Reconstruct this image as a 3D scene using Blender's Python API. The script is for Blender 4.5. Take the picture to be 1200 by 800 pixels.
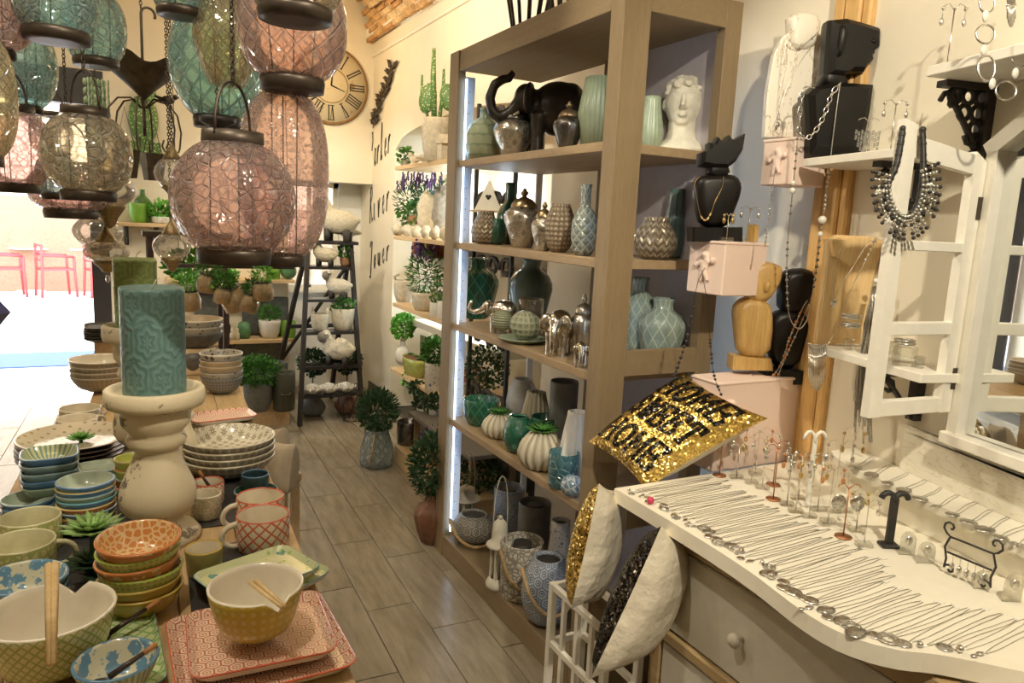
import bpy, bmesh, math, random
from mathutils import Vector, Matrix, Euler
PI = math.pi
rnd = random.Random(7)
for o in list(bpy.data.objects): bpy.data.objects.remove(o)
S = bpy.context.scene
COL = S.collection
# ------------------------------------------------------------------ camera
FPX, EYE = 854.08, 1.55
yaw, pitch, roll = [math.radians(a) for a in (27.977, 9.2197, 2.7989)]
cf = Vector((math.sin(yaw)*math.cos(pitch), math.cos(yaw)*math.cos(pitch), -math.sin(pitch)))
_r = Vector((math.cos(yaw), -math.sin(yaw), 0)); _u = _r.cross(cf)
cR = _r*math.cos(roll) + _u*math.sin(roll); cU = -_r*math.sin(roll) + _u*math.cos(roll)
CAM = Vector((0, 0, EYE))
cd = bpy.data.cameras.new('camera'); cam = bpy.data.objects.new('camera', cd); COL.objects.link(cam)
cam.matrix_world = Matrix(((cR.x, cU.x, -cf.x, 0), (cR.y, cU.y, -cf.y, 0), (cR.z, cU.z, -cf.z, EYE), (0, 0, 0, 1)))
cd.sensor_width = 36; cd.lens = FPX/1200*36; cd.clip_start = .02; cd.clip_end = 200
S.camera = cam
# survey helpers: where a line of sight meets a real surface (floor, shelf, wall) of the shop
def ray(px, py): return cf + cR*((px-600)/FPX) - cU*((py-400)/FPX)
def onZ(px, py, z): d = ray(px, py); return CAM + d*((z-EYE)/d.z)
def onX(px, py, x): d = ray(px, py); return CAM + d*(x/d.x)
def onY(px, py, y): d = ray(px, py); return CAM + d*(y/d.y)
def onP(px, py, o, n): d = ray(px, py); return CAM + d*((Vector(o)-CAM).dot(n)/d.dot(n))
def at(px, py, dep): return CAM + ray(px, py)*dep
def dep(p): return (Vector(p)-CAM).dot(cf)
def size(n, p): return n*dep(p)/FPX          # n pixels at the distance of p, in metres
FWD = Vector((math.sin(yaw), math.cos(yaw), 0)); RGT = Vector((math.cos(yaw), -math.sin(yaw), 0))
# ------------------------------------------------------------------ world, lights, exposure
S.view_settings.view_transform = 'Standard'; S.view_settings.look = 'None'
S.view_settings.exposure = 0.5; S.view_settings.gamma = 1; S.view_settings.use_curve_mapping = False
S.cycles.transparent_max_bounces = 24; S.cycles.max_bounces = 7; S.cycles.use_denoising = True
S.cycles.caustics_reflective = False; S.cycles.caustics_refractive = False; S.cycles.sample_clamp_indirect = 6
w = bpy.data.worlds.new('sky'); S.world = w; w.use_nodes = True
w.node_tree.nodes['Background'].inputs[0].default_value = (.74, .86, 1, 1)
w.node_tree.nodes['Background'].inputs[1].default_value = 7.0
def lamp(name, kind, loc, energy, color, aim=None, **k):
    d = bpy.data.lights.new(name, kind); d.energy = energy; d.color = color
    for a, v in k.items(): setattr(d, a, v)
    o = bpy.data.objects.new(name, d); COL.objects.link(o); o.location = loc
    if aim is not None: o.rotation_euler = (Vector(aim)-Vector(loc)).to_track_quat('-Z', 'Y').to_euler()
    return o
WARM = (1, .90, .70)
sun = lamp('sun', 'SUN', (0, 12, 8), 3, (1, .95, .86), aim=(-1.5, 10.6, 0), angle=.02)
SPOTS = [((.55, -.25, 2.72), (1.75, 1.15, 1.4), 140, 68), ((-.2, .9, 2.8), (.2, 1.7, .8), 44, 80), ((.75, 1.1, 2.85), (1.3, 2.3, 1.0), 12, 80),
         ((.5, 3.0, 2.9), (1.88, 4.3, 2.2), 90, 75), ((.45, 2.6, 2.9), (.9, 3.0, 0), 28, 90), ((.6, 4.6, 2.9), (1.3, 5.8, 1.1), 80, 80),
         ((-.7, 3.6, 2.9), (.0, 5.8, 1.2), 36, 90), ((.25, 1.9, 2.85), (1.8, 1.35, 1.6), 40, 60), ((-.6, 2.3, 2.85), (0, 2.2, 1.5), 26, 100), ((.75, .15, 2.7), (-.05, 1.75, 1.75), 85, 44)]  # last entry is an extra spot, added to brighten the glass lanterns
for i, (l, a, e, ang) in enumerate(SPOTS):
    lamp('ceiling_and_fill_spot', 'SPOT', l, e*.85, WARM, aim=a, spot_size=math.radians(ang), spot_blend=.6, shadow_soft_size=.035)
for y in (4.3, 5.6): lamp('cove_uplight', 'POINT', (1.2, y, 2.72), 9, (1, .70, .36), shadow_soft_size=.05)
lamp('room_fill', 'AREA', (-.3, 1.6, 3.3), 7, (1, .82, .58), aim=(-.3, 1.6, 0), shape='RECTANGLE', size=2.2, size_y=4.5)
# ------------------------------------------------------------------ mesh building
class MB:
    def __init__(s): s.v = []; s.f = []; s.mi = []; s.uv = []; s.sm = []
    def add(s, vs, fs, mi=0, uvs=None, smooth=True, M=None):
        b = len(s.v)
        s.v += [tuple(M @ Vector(p)) for p in vs] if M is not None else [tuple(p) for p in vs]
        for k, f in enumerate(fs):
            s.f.append([b+i for i in f]); s.mi.append(mi); s.sm.append(smooth)
            s.uv.append(uvs[k] if uvs else None)
        return s
    def box(s, c, d, mi=0, bev=0, M=None, tw=0):
        cx, cy, cz = c; x, y, z = d[0]/2, d[1]/2, d[2]/2
        b = min(bev, x*.9, y*.9, z*.9)
        if b <= 0:
            vs = [(cx+sx*x, cy+sy*y, cz+sz*z) for sz in (-1, 1) for sx, sy in ((-1, -1), (1, -1), (1, 1), (-1, 1))]
            fs = [(3, 2, 1, 0), (4, 5, 6, 7), (0, 1, 5, 4), (1, 2, 6, 5), (2, 3, 7, 6), (3, 0, 4, 7)]
        else:
            vs = []; idx = {}
            for sx in (-1, 1):
                for sy in (-1, 1):
                    for sz in (-1, 1):
                        for ax in range(3):
                            p = [sx*(x-b), sy*(y-b), sz*(z-b)]; p[ax] += (sx, sy, sz)[ax]*b
                            idx[sx, sy, sz, ax] = len(vs); vs.append((cx+p[0], cy+p[1], cz+p[2]))
            fs = []
            g = lambda sx, sy, sz, ax: idx[sx, sy, sz, ax]
            for q in (-1, 1):
                for ax in range(3):
                    o1, o2 = [(1, 2), (2, 0), (0, 1)][ax]; ring = []
                    for a, c2 in ((-1, -1), (1, -1), (1, 1), (-1, 1)):
                        t = [0, 0, 0]; t[ax] = q; t[o1] = a; t[o2] = c2; ring.append(g(*t, ax))
                    fs.append(ring if q > 0 else ring[::-1])
            for ax in range(3):
                o1, o2 = [(1, 2), (2, 0), (0, 1)][ax]
                for a in (-1, 1):
                    for c2 in (-1, 1):
                        t = [0, 0, 0]; t[o1] = a; t[o2] = c2; t2 = list(t); t[ax] = -1; t2[ax] = 1
                        r = [g(*t, o1), g(*t2, o1), g(*t2, o2), g(*t, o2)]
                        fs.append(r if a*c2 > 0 else r[::-1])
            for sx in (-1, 1):
                for sy in (-1, 1):
                    for sz in (-1, 1):
                        r = [g(sx, sy, sz, 0), g(sx, sy, sz, 1), g(sx, sy, sz, 2)]
                        fs.append(r if sx*sy*sz > 0 else r[::-1])
        uvs = []
        for f in fs:
            ps = [Vector(vs[i]) for i in f]; n = (ps[1]-ps[0]).cross(ps[2]-ps[0]); a = max(range(3), key=lambda i: abs(n[i]))
            o1, o2 = [(1, 2), (0, 2), (0, 1)][a]; uvs.append([(p[o1], p[o2]) for p in ps])
        return s.add(vs, fs, mi, uvs, False, M)
    def lathe(s, prof, n=28, mi=0, c=(0, 0, 0), M=None, flute=None, mfun=None, cap=False, sq=0, smooth=True, tw=0):
        # prof: (r, z) from bottom up the outside (and back down the inside); flute(a, t) scales r; sq squares the section
        vs = []; fs = []; uvs = []; L = [0]
        for i in range(1, len(prof)): L.append(L[-1]+math.hypot(prof[i][0]-prof[i-1][0], prof[i][1]-prof[i-1][1]))
        rm = max(p[0] for p in prof) or 1; m = len(prof)
        for i, (r, z) in enumerate(prof):
            for k in range(n):
                a = 2*PI*k/n; q = r
                if flute: q = r*flute(a, i/(m-1))
                if sq: q *= 1/((abs(math.cos(a))**sq+abs(math.sin(a))**sq)**(1/sq))
                a2 = a+tw*z
                vs.append((c[0]+q*math.cos(a2), c[1]+q*math.sin(a2), c[2]+z))
        for i in range(m-1):
            mm = mfun(i) if mfun else mi
            for k in range(n):
                k2 = (k+1) % n
                fs.append(((i*n+k), (i*n+k2), ((i+1)*n+k2), ((i+1)*n+k), mm))
                uvs.append([(k/n, L[i]/(2*PI*rm)), ((k+1)/n, L[i]/(2*PI*rm)), ((k+1)/n, L[i+1]/(2*PI*rm)), (k/n, L[i+1]/(2*PI*rm))])
        b = len(s.v); s.v += [tuple(M @ Vector(p)) for p in vs] if M is not None else vs
        for f, u in zip(fs, uvs):
            s.f.append([b+j for j in f[:4]]); s.mi.append(f[4]); s.uv.append(u); s.sm.append(smooth)
        for i, fl in ((0, True), (m-1, False)):
            if prof[i][0] > 1e-5 and (cap or i == 0):
                r = [b+i*n+k for k in range(n)]
                s.f.append(r[::-1] if fl else r); s.mi.append(mfun(min(i, m-2)) if mfun else mi); s.sm.append(False)
                s.uv.append([(.5+.1*math.cos(2*PI*k/n), .1*math.sin(2*PI*k/n)) for k in (range(n-1, -1, -1) if fl else range(n))])
        return s
    def tube(s, pts, r, n=6, mi=0, closed=False, M=None, cap=True, flat=1):
        pts = [Vector(p) for p in pts]; m = len(pts)
        rs = r if isinstance(r, (list, tuple)) else [r]*m
        vs = []; up = None
        for i, p in enumerate(pts):
            t = (pts[(i+1) % m]-pts[i-1]) if closed else (pts[min(i+1, m-1)]-pts[max(i-1, 0)])
            if t.length < 1e-9: t = Vector((0, 0, 1))
            t.normalize()
            if up is None: up = Vector((0, 0, 1)) if abs(t.z) < .9 else Vector((1, 0, 0))
            up = up-t*up.dot(t)
            if up.length < 1e-6: up = t.orthogonal()
            up.normalize(); sd = t.cross(up)
            for k in range(n):
                a = 2*PI*k/n; vs.append(p+(sd*math.cos(a)*flat+up*math.sin(a))*rs[i])
        fs = []
        for i in range(m if closed else m-1):
            j = (i+1) % m
            for k in range(n): fs.append((i*n+k, i*n+(k+1) % n, j*n+(k+1) % n, j*n+k))
        if cap and not closed: fs.append(tuple(range(n-1, -1, -1))); fs.append(tuple((m-1)*n+k for k in range(n)))
        return s.add(vs, fs, mi, None, True, M)
    def ball(s, c, r, n=12, m=8, mi=0, M=None, bump=0, rg=None):
        r = (r, r, r) if not isinstance(r, (list, tuple, Vector)) else r
        vs = []; fs = []; rg = rg or rnd
        for i in range(m+1):
            t = PI*i/m
            for k in range(n):
                a = 2*PI*k/n; q = 1+(rg.uniform(-bump, bump) if bump and 0 < i < m else 0)
                vs.append((c[0]+r[0]*math.sin(t)*math.cos(a)*q, c[1]+r[1]*math.sin(t)*math.sin(a)*q, c[2]-r[2]*math.cos(t)*q))
        uvs = []
        for i in range(m):
            for k in range(n):
                fs.append((i*n+k, i*n+(k+1) % n, (i+1)*n+(k+1) % n, (i+1)*n+k)); uvs.append([(k/n, i/m/2), ((k+1)/n, i/m/2), ((k+1)/n, (i+1)/m/2), (k/n, (i+1)/m/2)])
        return s.add(vs, fs, mi, uvs, True, M)
    def prism(s, poly, z0, z1, mi=0, M=None, smooth=False):
        n = len(poly); vs = [(x, y, z0) for x, y in poly]+[(x, y, z1) for x, y in poly]
        fs = [tuple(range(n-1, -1, -1)), tuple(range(n, 2*n))]+[(k, (k+1) % n, n+(k+1) % n, n+k) for k in range(n)]
        uvs = [[poly[i] for i in range(n-1, -1, -1)], [poly[i] for i in range(n)]]+[[(poly[k][0]+poly[k][1], z0), (poly[(k+1) % n][0]+poly[(k+1) % n][1], z0), (poly[(k+1) % n][0]+poly[(k+1) % n][1], z1), (poly[k][0]+poly[k][1], z1)] for k in range(n)]
        return s.add(vs, fs, mi, uvs, smooth, M)
    def mesh(s, name, mats):
        me = bpy.data.meshes.new(name); me.from_pydata(s.v, [], s.f)
        for m in (mats if isinstance(mats, (list, tuple)) else [mats]): me.materials.append(m)
        me.polygons.foreach_set('material_index', s.mi); me.polygons.foreach_set('use_smooth', s.sm)
        if any(u is not None for u in s.uv):
            ul = me.uv_layers.new(name='UVMap'); d = []
            for f, u in zip(s.f, s.uv):
                for i in range(len(f)): d += list(u[i]) if u else [s.v[f[i]][0], s.v[f[i]][1]]
            ul.data.foreach_set('uv', d)
        me.update(); return me
def obj(name, mb, mats, parent=None, loc=None, rot=None):
    me = mb.mesh(name, mats) if isinstance(mb, MB) else mb
    o = bpy.data.objects.new(name, me); COL.objects.link(o)
    if parent is not None: o.parent = parent
    if loc is not None: o.location = loc
    if rot is not None: o.rotation_euler = rot
    if name in STUFF: o['kind'] = 'stuff'
    return o
STUFF = {'beads', 'bloom', 'foliage', 'crystals', 'fringe', 'strands', 'silver_beads', 'black_beads', 'heather', 'lower_leaves', 'plant', 'links'}
def tag(o, label, cat, group=None, kind=None):
    o['label'] = label; o['category'] = cat
    if group: o['group'] = group
    if kind: o['kind'] = kind
    return o
def thing(name, label, cat, loc=(0, 0, 0), rz=0, group=None, rot=None):
    o = bpy.data.objects.new(name, None); COL.objects.link(o); o.empty_display_size = .02
    o.location = loc; o.rotation_euler = rot or (0, 0, rz); return tag(o, label, cat, group)
def solo(name, label, cat, mb, mats, loc=(0, 0, 0), rz=0, group=None, rot=None):
    return tag(obj(name, mb, mats, None, loc, rot or (0, 0, rz)), label, cat, group)
def struct(name, mb, mats, label=None, parent=None):
    o = obj(name, mb, mats, parent)
    if parent is None: o['kind'] = 'structure'
    if label: o['label'] = label
    return o
def copy_tree(o, parent=None):
    c = o.copy(); COL.objects.link(c); c.parent = parent
    for ch in list(o.children): copy_tree(ch, c)
    return c
def frame(x, y, z=None):     # matrix with given x and y axis directions
    x = Vector(x).normalized(); y = Vector(y); y = (y-x*y.dot(x)).normalized(); z = x.cross(y)
    return Matrix(((x.x, y.x, z.x, 0), (x.y, y.y, z.y, 0), (x.z, y.z, z.z, 0), (0, 0, 0, 1)))
def T(x, y=None, z=None): return Matrix.Translation(Vector((x, y, z)) if y is not None else Vector(x))
def RZ(a): return Matrix.Rotation(a, 4, 'Z')
def RX(a): return Matrix.Rotation(a, 4, 'X')
def RY(a): return Matrix.Rotation(a, 4, 'Y')
ORD = ['first', 'second', 'third', 'fourth', 'fifth', 'sixth', 'seventh', 'eighth', 'ninth', 'tenth', 'eleventh', 'twelfth', 'thirteenth', 'fourteenth', 'fifteenth', 'sixteenth', 'seventeenth', 'eighteenth', 'nineteenth', 'twentieth']
ORD += ['twenty-'+a for a in ORD[:9]]+['thirtieth']+['thirty-'+a for a in ORD[:9]]+['fortieth']+['forty-'+a for a in ORD[:9]]
# ------------------------------------------------------------------ materials
class NT:
    def __init__(s, name):
        s.m = bpy.data.materials.new(name); s.m.use_nodes = True; s.t = s.m.node_tree; s.n = s.t.nodes; s.b = s.n['Principled BSDF']
    def put(s, sock, v):
        if v is None: return
        if isinstance(v, bpy.types.NodeSocket): s.t.links.new(v, sock)
        elif isinstance(v, (tuple, list)) and len(v) == 3 and sock.type == 'RGBA': sock.default_value = (*v, 1)
        else: sock.default_value = v
    def M(s, op, a, b=None, c=None):
        n = s.n.new('ShaderNodeMath'); n.operation = op
        for i, v in enumerate((a, b, c)): s.put(n.inputs[i], v)
        return n.outputs[0]
    def coord(s, k='UV'):
        n = s.n.new('ShaderNodeTexCoord'); return n.outputs[k]
    def xyz(s, v):
        n = s.n.new('ShaderNodeSeparateXYZ'); s.put(n.inputs[0], v); return n.outputs
    def comb(s, x, y, z=0):
        n = s.n.new('ShaderNodeCombineXYZ')
        for i, v in enumerate((x, y, z)): s.put(n.inputs[i], v)
        return n.outputs[0]
    def map(s, v, sc):
        n = s.n.new('ShaderNodeMapping'); s.put(n.inputs[0], v); n.inputs['Scale'].default_value = sc if isinstance(sc, tuple) else (sc, sc, sc); return n.outputs[0]
    def noise(s, v, sc, det=2, rough=.5):
        n = s.n.new('ShaderNodeTexNoise'); s.put(n.inputs['Vector'], v); n.inputs['Scale'].default_value = sc; n.inputs['Detail'].default_value = det; n.inputs['Roughness'].default_value = rough; return n.outputs['Fac']
    def voro(s, v, sc, feat='F1', rnd_=1.0, out='Distance'):
        n = s.n.new('ShaderNodeTexVoronoi'); n.feature = feat; s.put(n.inputs['Vector'], v); n.inputs['Scale'].default_value = sc; n.inputs['Randomness'].default_value = rnd_; return n.outputs[out]
    def mix(s, f, a, b):
        n = s.n.new('ShaderNodeMix'); n.data_type = 'RGBA'; s.put(n.inputs[0], f); s.put(n.inputs[6], a); s.put(n.inputs[7], b); return n.outputs[2]
    def ramp(s, f, lo, hi):
        n = s.n.new('ShaderNodeMapRange'); s.put(n.inputs[0], f); n.inputs[1].default_value = lo; n.inputs[2].default_value = hi; return n.outputs[0]
    def bump(s, h, st=.3, d=.01):
        n = s.n.new('ShaderNodeBump'); s.put(n.inputs['Height'], h); n.inputs['Strength'].default_value = st; n.inputs['Distance'].default_value = d
        s.put(s.b.inputs['Normal'], n.outputs[0]); return n.outputs[0]
    def fin(s, col, rough=.5, metal=0, coat=0, spec=None):
        s.put(s.b.inputs['Base Color'], col); s.put(s.b.inputs['Roughness'], rough); s.b.inputs['Metallic'].default_value = metal
        s.b.inputs['Coat Weight'].default_value = coat; s.b.inputs['Coat Roughness'].default_value = .05
        return s.m
_mc = {}
def mat(name, col, rough=.5, metal=0, var=.12, vs=30, bump=0, bs=60, coat=0, bd=.004):
    if name in _mc: return _mc[name]
    n = NT(name); o = n.coord('Object'); f = n.noise(o, vs, 3)
    d = tuple(c*(1-var) for c in col); l = tuple(min(1, c*(1+var)) for c in col)
    c = n.mix(n.ramp(f, .3, .7), d, l)
    if bump: n.bump(n.noise(o, bs, 4), bump, bd)
    _mc[name] = n.fin(c, rough, metal, coat); return _mc[name]
def wood(name, c1, c2, axis=1, rough=.55, sc=1):
    n = NT(name); o = n.coord('Object'); st = [9, 9, 9]; st[axis] = .7
    v = n.map(o, tuple(a*sc for a in st)); f = n.noise(v, 5, 4, .6); g = n.noise(n.map(o, tuple(a*sc*6 for a in st)), 6, 2)
    c = n.mix(n.ramp(f, .3, .7), c1, c2); c = n.mix(n.M('MULTIPLY', n.ramp(g, .45, .75), .35), c, tuple(a*.6 for a in c1))
    n.bump(g, .12, .002); return n.fin(c, rough)
def emis(name, col, st):
    n = NT(name); n.b.inputs['Base Color'].default_value = (*col, 1); n.b.inputs['Emission Color'].default_value = (*col, 1); n.b.inputs['Emission Strength'].default_value = st; return n.m
def glass(name, tint, body=.25, crack=55, bst=.8, gl=.22, rough=.08, kind='crack'):
    # thin tinted glass shell: see-through, glossy and slightly milky, with a pressed or crackled surface
    n = NT(name); o = n.coord('Object'); nd = n.n
    if kind == 'crack': h = n.voro(o, crack, 'DISTANCE_TO_EDGE')
    elif kind == 'lattice':
        u = n.xyz(n.coord('UV')); a = n.M('MULTIPLY', u[0], crack); b = n.M('MULTIPLY', u[1], crack)
        h = n.M('MINIMUM', n.M('ABSOLUTE', n.M('SUBTRACT', n.M('FRACT', n.M('ADD', a, b)), .5)), n.M('ABSOLUTE', n.M('SUBTRACT', n.M('FRACT', n.M('SUBTRACT', a, b)), .5)))
    elif kind == 'petal':
        u = n.xyz(n.coord('UV')); x = n.M('SUBTRACT', n.M('FRACT', n.M('MULTIPLY', u[0], crack)), .5); y = n.M('SUBTRACT', n.M('FRACT', n.M('MULTIPLY', u[1], crack)), .5)
        r = n.M('SQRT', n.M('ADD', n.M('MULTIPLY', x, x), n.M('MULTIPLY', y, y))); t = n.M('ARCTAN2', y, x)
        h = n.M('ABSOLUTE', n.M('SUBTRACT', r, n.M('MULTIPLY', n.M('ABSOLUTE', n.M('COSINE', n.M('MULTIPLY', t, 4))), .42)))
    else: h = n.noise(o, crack, 2)
    h2 = n.ramp(h, 0, .12) if kind != 'noise' else h
    hh = n.M('ADD', h2, n.M('MULTIPLY', n.noise(o, 30, 2), .6))
    bp = nd.new('ShaderNodeBump'); n.put(bp.inputs['Height'], hh); bp.inputs['Strength'].default_value = bst; bp.inputs['Distance'].default_value = .01
    tr = nd.new('ShaderNodeBsdfTransparent'); dk = n.mix(h2, tuple(c*.94 for c in tint), tint); n.put(tr.inputs[0], dk)
    gs = nd.new('ShaderNodeBsdfGlossy'); gs.inputs['Roughness'].default_value = rough; n.put(gs.inputs['Normal'], bp.outputs[0]); gs.inputs[0].default_value = (1, .97, .93, 1)
    tl = nd.new('ShaderNodeBsdfTranslucent'); n.put(tl.inputs[0], tuple(min(1, c*1.03) for c in tint)); n.put(tl.inputs['Normal'], bp.outputs[0])
    df = nd.new('ShaderNodeBsdfDiffuse'); n.put(df.inputs[0], tint); n.put(df.inputs['Normal'], bp.outputs[0])
    m0 = nd.new('ShaderNodeMixShader'); m0.inputs[0].default_value = .5; n.t.links.new(tl.outputs[0], m0.inputs[1]); n.t.links.new(df.outputs[0], m0.inputs[2])
    m1 = nd.new('ShaderNodeMixShader'); n.put(m1.inputs[0], n.M('ADD', body, n.M('MULTIPLY', n.M('SUBTRACT', 1.0, h2), .42 if kind != 'noise' else 0.0))); n.t.links.new(tr.outputs[0], m1.inputs[1]); n.t.links.new(m0.outputs[0], m1.inputs[2])
    lw = nd.new('ShaderNodeLayerWeight'); lw.inputs[0].default_value = .35
    m2 = nd.new('ShaderNodeMixShader'); n.put(m2.inputs[0], n.M('MULTIPLY', n.M('ADD', lw.outputs['Fresnel'], .12), gl*2.2)); n.t.links.new(m1.outputs[0], m2.inputs[1]); n.t.links.new(gs.outputs[0], m2.inputs[2])
    out = nd['Material Output']; n.t.links.new(m2.outputs[0], out.inputs[0]); nd.remove(n.b); return n.m
def pattern(name, base, ink, kind, rep, w=.1, rough=.22, ink2=None, coat=.3, sv=1, bump=0, uvk='UV'):
    if name in _mc: return _mc[name]
    n = NT(name); u = n.xyz(n.coord(uvk)); a = n.M('MULTIPLY', u[0], rep); b = n.M('MULTIPLY', u[1], rep*sv)
    fx = n.M('SUBTRACT', n.M('FRACT', a), .5); fy = n.M('SUBTRACT', n.M('FRACT', b), .5)
    r = n.M('SQRT', n.M('ADD', n.M('MULTIPLY', fx, fx), n.M('MULTIPLY', fy, fy))); AB = lambda q: n.M('ABSOLUTE', q); f2 = None
    if kind == 'lattice':
        d = n.M('MINIMUM', AB(n.M('SUBTRACT', n.M('FRACT', n.M('ADD', a, b)), .5)), AB(n.M('SUBTRACT', n.M('FRACT', n.M('SUBTRACT', a, b)), .5))); f = n.M('LESS_THAN', d, w)
        gx = n.M('SUBTRACT', n.M('FRACT', n.M('ADD', a, .5)), .5); 
        f2 = n.M('LESS_THAN', n.M('ADD', AB(n.M('SUBTRACT', n.M('FRACT', n.M('ADD', a, b)), 0.0)), 0), -1)
    elif kind == 'dots': d = r; f = n.M('LESS_THAN', r, w)
    elif kind == 'star':
        d = n.M('MINIMUM', n.M('MINIMUM', AB(fx), AB(fy)), n.M('MULTIPLY', n.M('MINIMUM', AB(n.M('SUBTRACT', fx, fy)), AB(n.M('ADD', fx, fy))), .707))
        f = n.M('MULTIPLY', n.M('LESS_THAN', d, w), n.M('MULTIPLY', n.M('LESS_THAN', r, .42), n.M('GREATER_THAN', r, .08)))
    elif kind == 'hex':
        def hexd(ax, by):
            x = n.M('SUBTRACT', n.M('MULTIPLY', n.M('FRACT', ax), 1), .5); y = n.M('SUBTRACT', n.M('MULTIPLY', n.M('FRACT', by), 1.732), .866)
            return AB(x), AB(y), n.M('ADD', n.M('MULTIPLY', x, x), n.M('MULTIPLY', y, y))
        b2 = n.M('DIVIDE', b, 1.732); x1, y1, l1 = hexd(a, b2); x2, y2, l2 = hexd(n.M('ADD', a, .5), n.M('ADD', b2, .5))
        h1 = n.M('MAXIMUM', x1, n.M('ADD', n.M('MULTIPLY', x1, .5), n.M('MULTIPLY', y1, .866))); h2 = n.M('MAXIMUM', x2, n.M('ADD', n.M('MULTIPLY', x2, .5), n.M('MULTIPLY', y2, .866)))
        d = n.M('MINIMUM', h1, h2); f = n.M('GREATER_THAN', d, .5-w); f2 = n.M('ADD', n.M('LESS_THAN', AB(n.M('SUBTRACT', d, .24)), w*.8), n.M('LESS_THAN', d, .09))
    elif kind == 'floral':
        v = n.map(n.coord(uvk), (rep, rep*sv, rep if uvk == 'Object' else 1)); d = n.M('ADD', n.voro(v, 1, 'F1', .9), n.M('MULTIPLY', n.noise(v, 5, 2), .35)); f = n.M('LESS_THAN', d, w); f2 = n.M('LESS_THAN', n.voro(v, 2.3, 'F1', 1), .22)
    elif kind == 'cells': v = n.map(n.coord(uvk), (rep, rep*sv, rep if uvk == 'Object' else 1)); d = n.voro(v, 1, 'DISTANCE_TO_EDGE', .8); f = n.M('LESS_THAN', d, w)
    elif kind == 'stripe': d = AB(fx); f = n.M('LESS_THAN', AB(fx), w)
    elif kind == 'chev':
        z = n.M('FRACT', n.M('ADD', b, AB(fx))); d = AB(n.M('SUBTRACT', z, .5)); f = n.M('LESS_THAN', d, w)
    elif kind == 'rings': d = AB(fy); f = n.M('LESS_THAN', AB(fy), w)
    elif kind == 'scale':
        row = n.M('FLOOR', b); x = n.M('SUBTRACT', n.M('FRACT', n.M('ADD', a, n.M('MULTIPLY', row, .5))), .5); d = n.M('SQRT', n.M('ADD', n.M('MULTIPLY', x, x), n.M('MULTIPLY', n.M('ADD', fy, .5), n.M('ADD', fy, .5)))); f = n.M('GREATER_THAN', d, 1-w)
    elif kind == 'diamond':
        d = n.M('ADD', AB(fx), AB(fy)); f = n.M('LESS_THAN', AB(n.M('SUBTRACT', d, .5)), w)
    c = n.mix(f, base, ink)
    if f2 is not None: c = n.mix(f2, c, ink2 or ink)
    if bump: n.bump(d, bump, .01)
    g = n.noise(n.coord('Object'), 25, 3); c = n.mix(n.M('MULTIPLY', n.ramp(g, .4, .8), .18), c, tuple(x*.6 for x in base))
    _mc[name] = n.fin(c, rough, 0, coat); return _mc[name]
def worn(name, col, under, amt=.62, sc=14, rough=.65):
    n = NT(name); o = n.coord('Object'); f = n.noise(o, sc, 5, .7); c = n.mix(n.ramp(f, amt, amt+.04), col, under); n.bump(n.noise(o, 90, 3), .2, .002); return n.fin(c, rough)
CER = (.80, .74, .62)
m_wall = mat('plaster_cream', (.86, .79, .64), .8, var=.03, vs=4, bump=.08, bs=40)
m_ceil = mat('plaster_white', (.88, .83, .72), .8, var=.02, vs=3)
m_unit = wood('greige_wood', (.25, .18, .098), (.30, .22, .125), 2)
m_unitY = wood('greige_wood_long', (.25, .18, .098), (.30, .22, .125), 1)
m_board = wood('shelf_wood', (.60, .42, .22), (.74, .56, .34), 1)
m_boardX = wood('shelf_wood_cross', (.60, .42, .22), (.74, .56, .34), 0)
m_lilac = mat('lilac_panel', (.42, .39, .42), .7, var=.04)
m_white = mat('white_paint', (.88, .84, .74), .45, var=.03)
m_black = mat('black_iron', (.025, .022, .02), .5, var=.2)
m_dark = mat('bronze_metal', (.085, .065, .05), .42, .6, var=.2)
m_chrome = mat('silver_metal', (.72, .70, .66), .22, 1, var=.1)
m_dsilver = mat('antique_silver', (.60, .58, .54), .28, 1, var=.3, vs=300)
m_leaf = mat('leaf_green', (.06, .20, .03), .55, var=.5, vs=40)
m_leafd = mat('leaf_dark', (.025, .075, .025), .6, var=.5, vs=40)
m_leafb = mat('leaf_bright', (.14, .42, .05), .5, var=.4, vs=40)
m_purple = mat('lavender_bloom', (.11, .05, .17), .7, var=.4, vs=60)
m_stone = mat('cast_stone', (.62, .56, .44), .85, var=.15, vs=40, bump=.5, bs=120)
m_stoneg = mat('grey_stone', (.34, .32, .28), .85, var=.25, vs=40, bump=.5, bs=90)
m_clear = glass('clear_glass', (.95, .95, .93), .06, 40, .3, .30, .03, 'noise')
m_acryl = glass('acrylic', (.93, .94, .92), .05, 20, .1, .30, .04, 'noise')
# ================================================================== SETTING
XW, YB = 1.88, 6.25
NA = math.radians(14); NO = Vector((XW, 1.52, 0)); ND = Vector((-math.sin(NA), -math.cos(NA), 0)); NT_ = Vector((-math.cos(NA), math.sin(NA), 0))
def wp(s, t, z): return NO + ND*s + NT_*t + Vector((0, 0, z))          # along the angled wall, out of it, up
def onW(px, py, t): return onP(px, py, NO+NT_*t, NT_)
WM = frame(-NT_, -ND)                                                   # x into the wall, y along it (away from the viewer)
def wallM(p): return T(p) @ WM
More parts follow.
